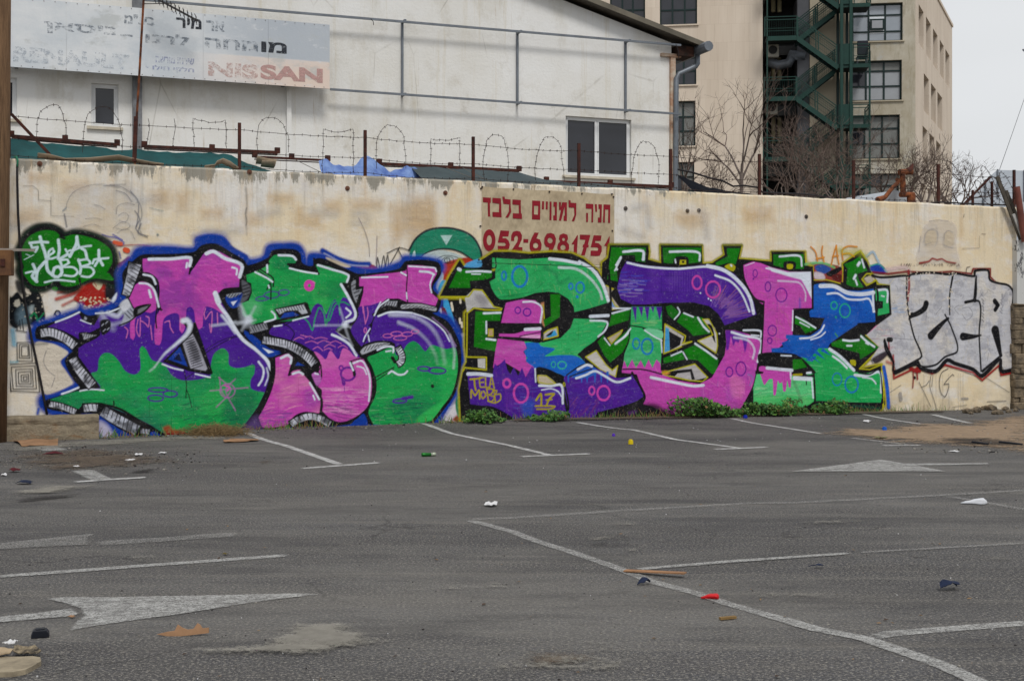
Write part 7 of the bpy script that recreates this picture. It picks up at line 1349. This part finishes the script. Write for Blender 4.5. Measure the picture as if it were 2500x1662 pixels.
# planks and pipe leaning at the right end; the pier beyond
M_GW = simple('grey_wood', rgb(92, 86, 76), .3, 6, .9, rgb(60, 56, 50), stretch=(8, 8, .6)); M_WW = simple('white_wood', rgb(190, 190, 186), .12, 6); M_RP = simple('red_brown_pipe', rgb(122, 70, 60), .2, 5, .6)
for i, (a_, c_, wd, m_, lab, w) in enumerate((((2434, 431), (2492, 585), .075, M_GW, 'long grey plank leaning over the right end of the wall', .10), ((2456, 466), (2490, 548), .07, M_GW, 'short grey plank beside the leaning red brown pipe', .04), ((2474, 523), (2498, 585), .06, M_WW, 'white painted lath wedged between the planks at the right end', .13))):
    q = MB(); q.bar(WALL.wpix(*a_, w), WALL.wpix(*c_, w), wd, .03, up=tuple(WALL.n)); tag(q.build('plank', m_), lab, 'plank', 'planks leaning at the right end of the wall')
q = MB(); q.tube([WALL.wpix(2482, 456, .2), WALL.wpix(2502, 590, .2)], .062, 14, cap=False); q.tube([WALL.wpix(2502, 590, .2), WALL.wpix(2482, 456, .2)], .055, 14, cap=False); tag(q.build('pipe', M_RP, smooth=True), 'open red brown pipe leaning at the right end of the wall', 'pipe')
pier = WALL.empty('stone_pier', label='rough stone pier topped by a pale slab at the right end of the wall', cat='pier')
M_STONE = simple('rough_stone', rgb(138, 122, 100), .35, 7, .95, rgb(82, 74, 64), bump=.9); M_SLAB = NT('scribbled_slab', .8, .2); M_SLAB.base(M_SLAB.mix(M_SLAB.noise(4, 5, .8, M_SLAB.vec((1, 1, .6)), .6, .63, 0, .85), rgb(192, 192, 190), rgb(60, 60, 66))); M_SLAB = M_SLAB.mat
u0, v0 = WALL.pix(2477, 742, .12); v1 = WALL.pix(2483, 586, .12)[1]; us = WALL.pix(2483, 650, .12)[0]
rs = random.Random(12); v = 0.0
while v < v0:
    h = rs.uniform(.07, .2); h = min(h, v0-v+.01); u = u0+rs.uniform(-.02, .03)
    for k in range(4):
        l = rs.uniform(.12, .5); q = MB(); q.box((u+l/2, .14+rs.uniform(-.04, .04), v+h/2), (l+.004, .5, h+.002), rs.uniform(-.06, .06)); o = q.build('stone', M_STONE, pier, bevel=.02); u += l
    v += h
q = MB(); q.bb(u0+.02, u0+1.5, .02, .38, -.1, v0-.02); q.build('mortar_core', simple('mortar', rgb(112, 100, 84), .2, 5), pier); q = MB(); q.bb(us, us+1.2, -.12, .1, v0+.003, v1); q.build('slab', M_SLAB, pier)
# ------------------------------------------------------------------ bare trees behind the wall
M_BARK = simple('grey_bark', rgb(130, 118, 112), .2, 6, .9); M_TWIG = simple('brown_twigs', rgb(106, 90, 82), .25, 4, .9); M_TWIG2 = simple('reddish_twigs', rgb(116, 100, 92), .25, 4, .9)
def tree(px, Y, yfork, ytop, spread, seed, lab, nl=5, depth=5, r0=.07, twig=M_TWIG, lean=0.0, cat='tree', dens=1.0, trunk=True, name='bare_tree'):
    r = random.Random(seed); base = Vector(((px-CX)/F*Y, Y, 0)); zf = EYE+(HY-yfork)/F*Y; zt = EYE+(HY-ytop)/F*Y; H = zt-zf; sw = spread/F*Y
    t0 = empty(name, base, label=lab, cat=cat, group='bare winter trees behind the wall'); tk = MB(); cr = MB()
    def grow(p, d, l, rad, k):
        n = 4; P = [p]; 
        for i in range(n):
            d = (d+Vector((r.gauss(0, .13), r.gauss(0, .13), r.gauss(.03, .10)))).normalized(); P.append(P[-1]+d*l/n)
        (tk if k >= depth-1 else cr).tube(P, [rad*(1-.45*i/n) for i in range(n+1)], 5 if k >= depth-1 else (4 if rad > .008 else 3), cap=False)
        if k <= 0: return
        m = r.choice((2, 2, 3)) if k > 1 else r.choice((2, 3, 3)); 
        for i in range(int(m*dens+.5)):
            q = P[r.choice((2, 3, 4, 4))]; a = r.uniform(.3, .95); ax = Vector((r.gauss(0, 1), r.gauss(0, 1), r.gauss(0, .5))).cross(d).normalized()
            nd = (Matrix.Rotation(a, 3, ax) @ d); nd.z += .12; grow(q, nd.normalized(), l*r.uniform(.58, .88), max(.004, rad*r.uniform(.5, .66)), k-1)
    if trunk:
        tp = [Vector((lean*0, 0, 0)), Vector((.03, 0, zf*.5)), Vector((0, 0, zf))]; tk.tube(tp, [r0*1.5, r0*1.2, r0], 8)
    for i in range(nl):
        ang = (i+.5)/nl-.5+r.uniform(-.08, .08); d = Vector((ang*2*sw/H*1.0+lean, r.uniform(-.5, .5)*sw/H, 1)).normalized()
        grow(Vector((0, 0, zf*r.uniform(.9, 1.0) if trunk else 3.4)) if trunk else Vector((ang*sw*.5, r.uniform(-.3, .3), 3.4)), d, H*.46 if trunk else (zt-3.4)*.42, r0*.62, depth-1)
    tk.build('trunk', M_BARK, t0); cr.build('crown', twig, t0)
tree(1810, 33, 420, 200, 150, 3, 'slender bare grey tree in front of the pale stone block', nl=5, depth=5, r0=.05, dens=.9)
tree(1668, 31, 470, 300, 70, 5, 'thin bare tree beside the drainpipe of the white building', nl=4, depth=5, r0=.045)
tree(1755, 30, 500, 370, 80, 8, 'low twiggy bush left of the slender grey tree', nl=9, depth=5, r0=.028, cat='bush', name='bare_bush')
tree(1968, 34, 480, 285, 200, 13, 'large dense bare tree in front of the dark stair alcove', nl=8, depth=6, r0=.06, dens=.95, twig=M_TWIG2)
tree(1925, 32, 500, 330, 160, 17, 'bare tree with reddish twigs at the left foot of the green stair', nl=7, depth=5, r0=.04, twig=M_TWIG2)
tree(2060, 33, 500, 320, 170, 19, 'bare tree with reddish twigs at the right foot of the green stair', nl=8, depth=6, r0=.045, dens=.85, twig=M_TWIG2)
tree(2180, 32, 500, 345, 170, 23, 'bare bushy tree left of the orange flue pipe', nl=8, depth=6, r0=.045)
tree(2262, 34, 500, 350, 150, 29, 'bare bushy tree at the corner of the tower right of the flue pipe', nl=7, depth=6, r0=.05)
tree(2330, 36, 510, 385, 170, 31, 'bare tree spreading against the sky right of the tower', nl=6, depth=6, r0=.06, lean=.25)
# ------------------------------------------------------------------ weeds along the foot of the wall
def leaf_mat(name, c1, c2):
    m = NT(name, .6, .4); oi = m.n('ShaderNodeObjectInfo'); m.base(m.mix(m.noise(9, 3, .6, None, .35, .65), c1, c2)); m.p.inputs['Subsurface Weight'].default_value = 0; return m.mat
M_LEAF = leaf_mat('weed_leaf', rgb(62, 106, 36), rgb(34, 70, 24)); M_LEAF2 = leaf_mat('weed_leaf_pale', rgb(92, 132, 50), rgb(62, 98, 38)); M_STEM = simple('weed_stem', rgb(70, 90, 50)); M_DRY = simple('dry_leaf', rgb(140, 110, 74))
def weed(x0, x1, y0, y1, n, lab, seed):
    r = random.Random(seed); u0, u1 = WALL.pix(x0, y1, .15)[0], WALL.pix(x1, y1, .15)[0]; uc = (u0+u1)/2; c = WALL.world(uc, 0, .0); hmax = (y1-y0)/F*c.y
    t0 = empty('weed', Vector((c.x, c.y, gz(*c.xy)))+WALL.n*.12, WALL.rz, label=lab, cat='plant', group='green weeds growing at the foot of the wall'); lf = MB(); st = MB(); hw = (u1-u0)/2; cl = [(r.uniform(-.8, .8), r.uniform(.55, 1)) for _ in range(5)]
    for _ in range(n):
        fx = max(-1, min(1, r.gauss(0, .5))); prof = max(.25, max(h*math.exp(-((fx-cx)/.38)**2) for cx, h in cl)); h = hmax*prof*.9*r.uniform(.06, 1)**.8; y = -r.uniform(-.08, .46)*(1-.3*abs(fx)); p = Vector((fx*hw, y, h)); s = r.uniform(.018, .042)
        if r.random() < .16: st.tube([Vector((fx*hw*.8, y*.7, 0)), Vector((fx*hw*.9, y, h*.5)), p], .0035, 3, cap=False)
        nrm = Vector((r.gauss(0, .55), -abs(r.gauss(.5, .5)), r.gauss(.8, .5))).normalized(); a = nrm.orthogonal().normalized(); bq = nrm.cross(a); k = 7; ph = r.uniform(0, 6.28)
        vs = [p+nrm*-.004]+[p+(a*math.cos(ph+i*2*math.pi/k)+bq*math.sin(ph+i*2*math.pi/k))*s*(1.0 if i % 2 else .72)*(.35 if i == 0 else 1)+nrm*(.006 if i % 2 else -.002) for i in range(k)]
        lf.add(vs, [(0, i+1, (i+1) % k+1) for i in range(k)], 2 if r.random() < .03 else (1 if r.random() < .35 else 0))
    lf.build('leaves', [M_LEAF, M_LEAF2, M_DRY], t0); tag(st.build('stems', M_STEM, t0), kind='stuff')
weed(1128, 1220, 995, 1033, 420, 'small weed under the yellow letters painted on the right graffiti piece', 1); weed(1287, 1374, 1005, 1033, 340, 'small weed under the painted yellow number 17', 2)
weed(1632, 1806, 963, 1028, 1150, 'largest leafy weed clump against the pink foot of the block lettering', 3); weed(1802, 1948, 970, 1020, 950, 'leafy weed clump under the dripping pink paint', 4); weed(1980, 2062, 975, 1016, 480, 'rounded weed clump at the green foot of the last big letter', 5)
q = MB(); r = random.Random(77)
for _ in range(2600):
    u = WALL.pix(r.choice((1130, 1330, 1500, 1620, 1700, 1760, 1830, 1900, 2010, 2080, 2200, 700, 300))+r.gauss(0, 55), 1000)[0]; w = abs(r.gauss(0, .10))+.03; p = WALL.world(u, 0, w); z = gz(p.x, p.y); h = r.uniform(.02, .16)*r.random()
    d = Vector((r.gauss(0, .35), r.gauss(0, .35), 1)); e = Vector((r.gauss(0, .35), r.gauss(0, .35), .5)); a = Vector((p.x, p.y, z-.01)); m1 = a+d*h; t_ = m1+e*h*.7; sd_ = WALL.d*.004
    q.add([a-sd_, a+sd_, m1+sd_*.7, m1-sd_*.7, t_], [(0, 1, 2, 3), (3, 2, 4)], 0 if r.random() < .55 else 1)
tag(q.build('grass', [M_LEAF2, M_DRY]), kind='stuff')
q = MB(); r = random.Random(99)
for _ in range(420):
    if r.random() < .6: p = WALL.world(r.uniform(.5, 18.5), 0, .04+abs(r.gauss(0, .35)))
    else: p = Vector((*rg_lot(r), 0))
    s = r.uniform(.006, .022); a = r.uniform(0, 6.3); z = gz(p.x, p.y)+.006; c, sn = math.cos(a)*s, math.sin(a)*s; k = r.uniform(.3, .6)
    q.add([(p.x-c, p.y-sn, z), (p.x+sn*k, p.y-c*k, z+s*.5*r.random()), (p.x+c, p.y+sn, z+s*.4*r.random()), (p.x-sn*k, p.y+c*k, z+s*.3)], [(0, 1, 2, 3)], r.choice((0, 0, 1)))
tag(q.build('dead_leaves', [M_DRY, simple('dark_leaf', rgb(70, 54, 42), .2, 20)]), kind='stuff')
# ------------------------------------------------------------------ straw heap, kerb block, rubble
r = random.Random(21); q = MB()
for _ in range(1900):
    a = gp(*g4(r.gauss(985, 68), r.gauss(150, 7))); a.z = gz(a.x, a.y); x = abs(r.gauss(0, 1)); h = max(0, .15*(1-x*.7))*r.random(); l = r.uniform(.04, .14); t = r.uniform(0, 3.14); d = Vector((math.cos(t), math.sin(t), r.gauss(0, .3)))*l/2; a.z += h+.012
    if (a-WALL.o).dot(WALL.n) < .03: continue
    q.bar(a-d, a+d, .005, .003)
tag(q.build('dry_grass', simple('straw', rgb(142, 118, 82), .3, 20, .9)), kind='stuff')
kb = WALL.empty('concrete_block', label='long worn concrete block lying on the ground against the left end of the wall', cat='block')
M_CONC = NT('worn_concrete', .9, .2); _c = M_CONC.mix(M_CONC.noise(6, 7, .75), rgb(178, 164, 140), rgb(146, 134, 116)); _c = M_CONC.mix(M_CONC.noise(3, 6, .7, M_CONC.vec((1, 1, 3)), .55, .66, 0, .8), _c, rgb(160, 124, 88)); M_CONC.base(_c); M_CONC.bump(M_CONC.noise(14, 8, .8), .9, .03); M_CONC = M_CONC.mat
ku0, ku1 = WALL.pix(14, 1060, .25)[0], WALL.pix(241, 1060, .25)[0]; b = MB(); nx, nz = 60, 12; KH = .335
def kd(u, z): c = mnoise.noise(Vector((u*3, z*9, 2))); gouge = max(0, 1-abs(z-.21-.02*math.sin(u*6))/.05)*(.02+.02*mnoise.noise(Vector((u*8, z*12, 5)))); return .28+c*.012-gouge
for i in range(nx+1):
    u = ku0+(ku1-ku0)*i/nx
    for j in range(nz+1): z = KH*j/nz; b.v.append((u+(.02*mnoise.noise(Vector((0, z*9, i))) if i in (0, nx) else 0), -kd(u, z)+(.02 if j == nz else 0), z))
    b.v.append((u, -.02, KH+.006*mnoise.noise(Vector((u*5, 0, 0)))))
for i in range(nx):
    for j in range(nz+1): k = i*(nz+2)+j; b.f.append([k, k+1, k+nz+3, k+nz+2]); b.m.append(0)
for i in (0, nx): k = i*(nz+2); b.add([b.v[k+j] for j in range(nz+2)]+[(b.v[k][0], -.02, 0)], [tuple(range(nz+3))])
b.build('body', M_CONC, kb)
rs = random.Random(5)
for i in range(14):
    px = 2360+i*9+rs.uniform(-5, 5); py = 1004+rs.uniform(-6, 8); p = gp(px, py); s = rs.uniform(.05, .13); b = MB(); R = Matrix.Rotation(rs.uniform(0, 3), 3, 'Z')
    for v_ in PV: n_ = 1+.3*mnoise.noise(Vector(v_)*1.7+Vector((i, 0, 0))); b.v.append(tuple(R @ Vector((v_[0]*s*n_, v_[1]*s*.8*n_, v_[2]*s*.55*n_))))
    b.f = [list(f) for f in PF]; b.m = [0]*len(PF); o = b.build('rubble_stone', M_STONE); o.location = p+Vector((0, 0, s*.3)); tag(o, 'loose rubble stone at the foot of the wall near the stone pier', 'stone', 'rubble stones by the pier')
# ------------------------------------------------------------------ litter
def litter(name, lab, cat, p, rz=0.): return empty(name, p, rz, label=lab, cat=cat)
M_CARD = simple('cardboard', rgb(158, 122, 92), .14, 5, .9, rgb(128, 98, 72)); M_PAPER = simple('white_paper', rgb(208, 208, 210), .06, 8, .8); M_REDP = simple('red_plastic', rgb(200, 20, 28), .08, 8, .35); M_NAVY = simple('navy_cloth', rgb(26, 38, 66), .25, 14, .8); M_MAR = simple('maroon_cloth', rgb(84, 22, 32), .2, 14, .9)
M_YEL = simple('yellow_plastic', rgb(215, 190, 10), .05, 5, .4); M_BLUP = simple('blue_plastic', rgb(14, 90, 190), .05, 5, .4); M_BLKP = simple('black_plastic', rgb(24, 28, 38), .2, 9, .5)
def crumple(name, lab, cat, s, fn, mat, h=.05, seed=0, thick=.004, hf=.6):
    """a crumpled sheet whose outline on the ground is given in the photograph"""
    a = nums(s); lo_ = max(a[1::2]); hi_ = min(a[1::2]); k_ = 1-hf*.9      # most of what is seen of it is its height, the rest is ground it covers
    s = [v if i % 2 == 0 else lo_-(lo_-v)*k_ for i, v in enumerate(a)]
    P = gpt(fn, s); c = sum(P, Vector())/len(P); c.z = gz(c.x, c.y); h = (lo_-hi_)/1.8872*c.y/F*hf*(1.9 if name == 'rag' else 1.5)+.004; bm = bmesh.new()
    vs = [bm.verts.new((p.x-c.x, p.y-c.y, 0)) for p in P]; f = bm.faces.new(vs); bmesh.ops.triangulate(bm, faces=[f]); bmesh.ops.subdivide_edges(bm, edges=bm.edges, cuts=3, use_grid_fill=True)
    sz = max((p-c).length for p in P)
    for v in bm.verts:
        k = 1-min(1, Vector((v.co.x, v.co.y)).length/sz); v.co.z = .005+(h*(1-(1-k)**2)*(.75+.5*mnoise.noise(Vector((v.co.x, v.co.y, seed))*1.6/sz)) if name == 'rag' else 0)+(.15 if name == 'rag' else 1)*h*.62*(.35+k)*max(0, .5+1.1*mnoise.noise(Vector((v.co.x, v.co.y, seed))*2.6/sz+Vector((seed, 0, 0))))+(.1 if name == 'rag' else .3)*h*abs(mnoise.noise(Vector((v.co.x, v.co.y, seed))*7/sz))
    bmesh.ops.recalc_face_normals(bm, faces=bm.faces); me = bpy.data.meshes.new(name); bm.to_mesh(me); bm.free(); me.materials.append(mat); o = bpy.data.objects.new(name, me); COL.objects.link(o); o.location = c
    m_ = o.modifiers.new('s', 'SOLIDIFY'); m_.thickness = thick; m_.offset = 1; return tag(o, lab, cat)
crumple('cardboard', 'torn brown cardboard leaning on the foot of the concrete block', 'cardboard', '62 172 75 162 268 172 266 200 180 204 100 212', g4, M_CARD, .10, 2, .008, .35)
crumple('cardboard', 'flattened brown cardboard beside the straw heap at the wall', 'cardboard', '1028 182 1060 170 1185 170 1192 180 1120 188 1035 192', g4, M_CARD, .03, 3, .006, .3)
# upright torn cardboard strip
cb0 = gp(*g4(848, 1080)); ct = litter('cardboard', 'torn brown cardboard strip standing on the asphalt with jagged upper edge', 'cardboard', cb0)
def cq(x, y, Y=None): Y = cb0.y; p = at(*g4(x, y), Y); return Vector((p.x-cb0.x, 0, p.z-cb0.z))
b = MB(); pts = [(722, 1072, 0), (770, 1061, 0), (802, 1057, 0), (815, 1030, 0), (838, 1044, 0), (862, 1052, 0), (888, 1049, 0), (905, 1024, 0), (918, 1030, 0), (930, 1046, 0), (960, 1043, 0), (960, 1066, 0), (870, 1076, 0), (795, 1084, 0), (760, 1078, 0)]
for dy in (0, .008): b.v += [tuple(cq(x, y)+Vector((0, d*1.5+dy+.25*max(0, cq(x, y).z), 0))) for x, y, d in pts]
n = len(pts); b.f = [list(range(n)), list(range(2*n-1, n-1, -1))]+[[i, (i+1) % n, (i+1) % n+n, i+n] for i in range(n)]; b.m = [0]*len(b.f); b.build('sheet', M_CARD, ct)
if 0: b = MB(); b.add([tuple(cq(722, 1075)+Vector((0, -.02, .004))), tuple(cq(795, 1086)+Vector((0, -.05, .004))), tuple(cq(960, 1066)+Vector((0, .0, .004))), tuple(cq(940, 1062)+Vector((0, .12, .004))), tuple(cq(760, 1066)+Vector((0, .1, .004)))], [(0, 1, 2, 3, 4)]); b.build('folded_flap', M_CARD, ct)
# black block
p = gp(*g4(186, 1084)); o = litter('plastic_block', 'small black plastic block with chamfered top near the left edge', 'block', p, .3); o.scale = (.68, .68, .68); b = MB(); b.prism([(-.062, 0), (.062, 0), (.058, .035), (.04, .058), (-.045, .058), (-.06, .03)], -.04, .045); b.build('body', M_BLKP, o, bevel=.006); b = MB(); b.bb(-.03, .03, -.03, .03, .059, .064); b.build('top_rim', M_BLKP, o)
# broken slab with rubbish at bottom left
sl0 = gp(*g4(60, 1262)); slo = litter('concrete_slab', 'broken pale concrete slab at the bottom left corner', 'slab', sl0); M_SLB = simple('pale_concrete', rgb(158, 146, 124), .15, 9, .9, rgb(118, 108, 92), bump=.05)
def slab(name, s, z0, h, tilt=0):
    P = gpt(g4, s); b = MB(); n = len(P); T = [Vector((p.x-sl0.x, p.y-sl0.y, z0+h)) for p in P]; B = [Vector((p.x-sl0.x, p.y-sl0.y, z0)) for p in P]; b.add(T+B, [tuple(range(n)), tuple(range(2*n-1, n-1, -1))]+[(i, i+n, (i+1) % n+n, (i+1) % n) for i in range(n)]); return b.build(name, M_SLB, slo)
slab('slab', '-120 1272 60 1268 118 1256 150 1240 190 1216 184 1198 150 1193 90 1196 20 1195 -120 1198', 0, .022)
crumple('cardboard', 'pale cardboard scrap on the slab at the left edge', 'cardboard', '-60 1204 20 1198 44 1188 60 1172 22 1156 -60 1146', g4, simple('pale_card', rgb(172, 152, 124), .12, 6), .03, 31, .006, .3).location.z += .02
crumple('cardboard', 'curled cardboard scrap with burnt spots on the right end of the slab', 'cardboard', '60 1180 110 1186 172 1184 190 1168 152 1146 112 1140 84 1142 66 1156', g4, simple('burnt_card', rgb(150, 136, 112), .3, 26, .9, rgb(40, 36, 34)), .04, 33, .006, .4).location.z += .02

crumple('paper', 'white paper scrap lying on the broken slab at the bottom left', 'paper', '10 1160 60 1150 82 1128 75 1150 40 1165', g4, M_PAPER, .03, 5).location.z += .035
# tissue, cup, red cup, rags
crumple('tissue', 'crumpled white tissue on the open asphalt above the corner of the lines', 'tissue', '2230 478 2245 464 2262 470 2280 460 2294 468 2286 482 2262 488', g4, M_PAPER, .09, 7)
def cone_cup(name, lab, xa, ya, xb, yb, r0, r1, mat, squash=.55):
    A, B = gp(*g5(xa, ya)), gp(*g5(xb, yb)); o = litter(name, lab, 'cup', A, math.atan2(B.y-A.y, B.x-A.x)); l = (B-A).length; b = MB(); n = 16; rings = 6
    for k in range(rings+1):
        t = k/rings; r_ = (r0+(r1-r0)*min(1, t*1.35))*(1 if k < rings else .5); x = l*t+(.0 if k < rings else -.01)
        for j in range(n): a = 2*math.pi*j/n; w = 1+.5*mnoise.noise(Vector((t*4+xa, math.cos(a)*1.6, math.sin(a)*1.6))); b.v.append((x, r_*math.cos(a)*w, max(.004, r1*squash*.5*t+r_*squash*.5*(1-t)+.004+r_*squash*math.sin(a)*w)))
    for k in range(rings):
        for j in range(n): b.f.append([k*n+j, k*n+(j+1) % n, (k+1)*n+(j+1) % n, (k+1)*n+j]); b.m.append(0)
    b.f += [list(range(n-1, -1, -1)), [rings*n+j for j in range(n)]]; b.m += [0, 0]; b.build('shell', mat, o, smooth=True)
cone_cup('crushed_cup', 'flattened white cup lying on the asphalt at the right between two faded lines', 2068, 472, 2192, 474, .010, .042, simple('white_plastic', rgb(205, 208, 214), .05, 9, .5), .75); cone_cup('crushed_cup', 'crushed bright red cup lying on the long white line', 870, 908, 962, 910, .006, .030, M_REDP, .7)
for s, fn, m_, lab, h, sd_ in (('1970 860 2000 852 2030 838 2050 834 2062 868 2020 876 1975 874', g5, M_NAVY, 'dark navy rag standing up on the asphalt at the lower right', .10, 11), ('577 848 600 834 636 826 638 840 610 850', g5, M_NAVY, 'navy rag just below the thin wooden stick', .05, 12), ('1365 762 1400 764 1410 757 1434 762 1432 768 1400 770', g5, M_NAVY, 'small dark blue rag between the two nearest bay lines on the right', .03, 13),
                    ('72 378 95 370 125 368 150 374 140 382 100 384', g4, M_NAVY, 'navy rag near the left edge on the dusty asphalt', .05, 14), ('192 248 235 240 280 238 292 244 240 250', g4, M_MAR, 'thin maroon rag below the concrete block', .04, 15), ('40 324 60 314 95 316 90 324 60 328', g4, M_MAR, 'maroon rag by the left edge', .04, 16)):
    crumple('rag', lab, 'rag', s, fn, m_, h, sd_)
for s, fn, lab, sd_ in (('620 248 632 240 658 238 655 248 635 252', g4, 'crumpled white paper right of the concrete block in the dirt', 17), ('575 274 600 264 628 266 610 276', g4, 'flat white leaflet lying below the crumpled paper', 18), ('728 240 750 233 768 236 758 242', g4, 'small pale paper scrap to the right of the leaflets', 19), ('5 344 15 333 32 336 30 345', g4, 'crumpled white paper ball at the left edge', 20),
                        ('335 300 350 297 370 300 355 306', g4, 'pale paper scrap above the short bay stub', 22), ('1617 94 1632 84 1655 90 1645 98 1625 98', g5, 'clear crumpled plastic scrap near the sand on the right', 23), ('2010 232 2030 227 2062 231 2050 235', g5, 'flat grey paper scrap at the lower edge of the sand', 24)):
    crumple('paper', lab, 'paper', s, fn, M_PAPER, .035, sd_)
crumple('leaf_litter', 'dry crumpled wrapper lying on the sand patch', 'wrapper', '1670 170 1695 158 1730 166 1720 173 1690 174', g5, simple('olive_scrap', rgb(120, 116, 84)), .04, 25)
crumple('paper', 'tiny brown leaf beside the tail of the big arrow', 'leaf', '312 994 330 986 348 992 335 1000', g4, M_CARD, .02, 26, .002); crumple('paper', 'dry brown leaf right of the faded upper arrow', 'leaf', '1025 706 1038 699 1052 704 1040 710', g4, simple('olive_leaf', rgb(100, 88, 50)), .02, 27, .002)
A, B = gp(*g5(520, 786), .012), gp(*g5(798, 812), .03); q = MB(); q.bar(A, B, .05, .008); tag(q.build('stick', simple('lath_wood', rgb(164, 122, 88), .2, 9, .8)), 'thin flat wooden lath lying across the long white line', 'stick')
A, B = gp(*g5(958, 1007), .01), gp(*g5(1030, 1000), .01); q = MB(); q.bar(A, B, .022, .012); tag(q.build('stick', simple('twig_wood', rgb(140, 112, 70))), 'short brown stick below the red cup', 'stick')
A, B = gp(*g5(1222, 64), .03), gp(*g5(1282, 66), .03); q = MB(); q.bar(A, B, .06, .02); tag(q.build('plank_piece', M_CARD), 'short piece of board in front of the weeds', 'plank')
def cap_(fn, x, y, r_, h, mat, lab, cat='cap', lie=False):
    p = gp(*fn(x, y)); o = litter('spray_can_cap', lab, cat, p); b = MB(); b.tube([(0, 0, .002), (0, 0, h)], [r_, r_*.94], 20); b.build('shell', mat, o, bevel=.003); b = MB(); b.tube([(0, 0, h+.001), (0, 0, h+.012)], r_*.6, 14); b.build('rim', mat, o)
cap_(g5, 547, 197, .035, .055, M_YEL, 'yellow spray can cap on the asphalt beside the third bay line'); cap_(g5, 1716, 134, .036, .05, M_BLUP, 'bright blue spray can cap on the sand edge'); cap_(g5, 1075, 77, .036, .045, simple('royal_blue', rgb(16, 40, 170), .05), 'dark blue spray can cap by the weeds at the wall'); cap_(g5, 468, 160, .024, .03, simple('purple_plastic', rgb(90, 50, 180), .05), 'small purple cap near the wall in the middle')
p = gp(*g4(1942, 254)); p2 = gp(*g4(2008, 252)); o = litter('drink_can', 'crushed green and white drink can lying on the asphalt', 'can', (p+p2)/2, math.atan2(p2.y-p.y, p2.x-p.x)); l = (p2-p).length/2
b = MB(); b.tube([(-l, 0, .024), (-l*.85, 0, .026), (l*.3, 0, .023)], [.018, .025, .021], 14); b.build('green_body', simple('can_green', rgb(30, 110, 40), .1, 6, .35, metal=.4), o, smooth=True); b = MB(); b.tube([(l*.3+.001, 0, .023), (l*.85, 0, .025), (l, 0, .023)], [.0215, .025, .018], 14); b.build('pale_end', simple('can_pale', rgb(170, 180, 160), .1, 6, .35, metal=.4), o, smooth=True)
for a_, c_, lab in (((2120, 196), (2195, 203), 'short black tube on the sand patch'), ((2245, 196), (2352, 204), 'long black tube at the right edge of the sand patch')):
    q = MB(); q.tube([gp(*g5(*a_), .03), gp(*g5((a_[0]+c_[0])/2, (a_[1]+c_[1])/2+1), .03), gp(*g5(*c_), .02)], .014, 8); tag(q.build('tube', M_BLKP), lab, 'tube')
q = MB(); rs = random.Random(44)
for _ in range(90):
    p = Vector((*rg_lot(rs), 0)) if rs.random() < .5 else gp(*g5(rs.uniform(-600, 1500), rs.uniform(60, 240)))
    if (p-WALL.o).dot(WALL.n) < .1: continue
    s = rs.uniform(.25, 1)*(.002+.0009*p.y); q.box((p.x, p.y, gz(p.x, p.y)+.004), (s, s*.6, .005), rs.uniform(0, 3))
tag(q.build('paper_scraps', M_PAPER), kind='stuff')
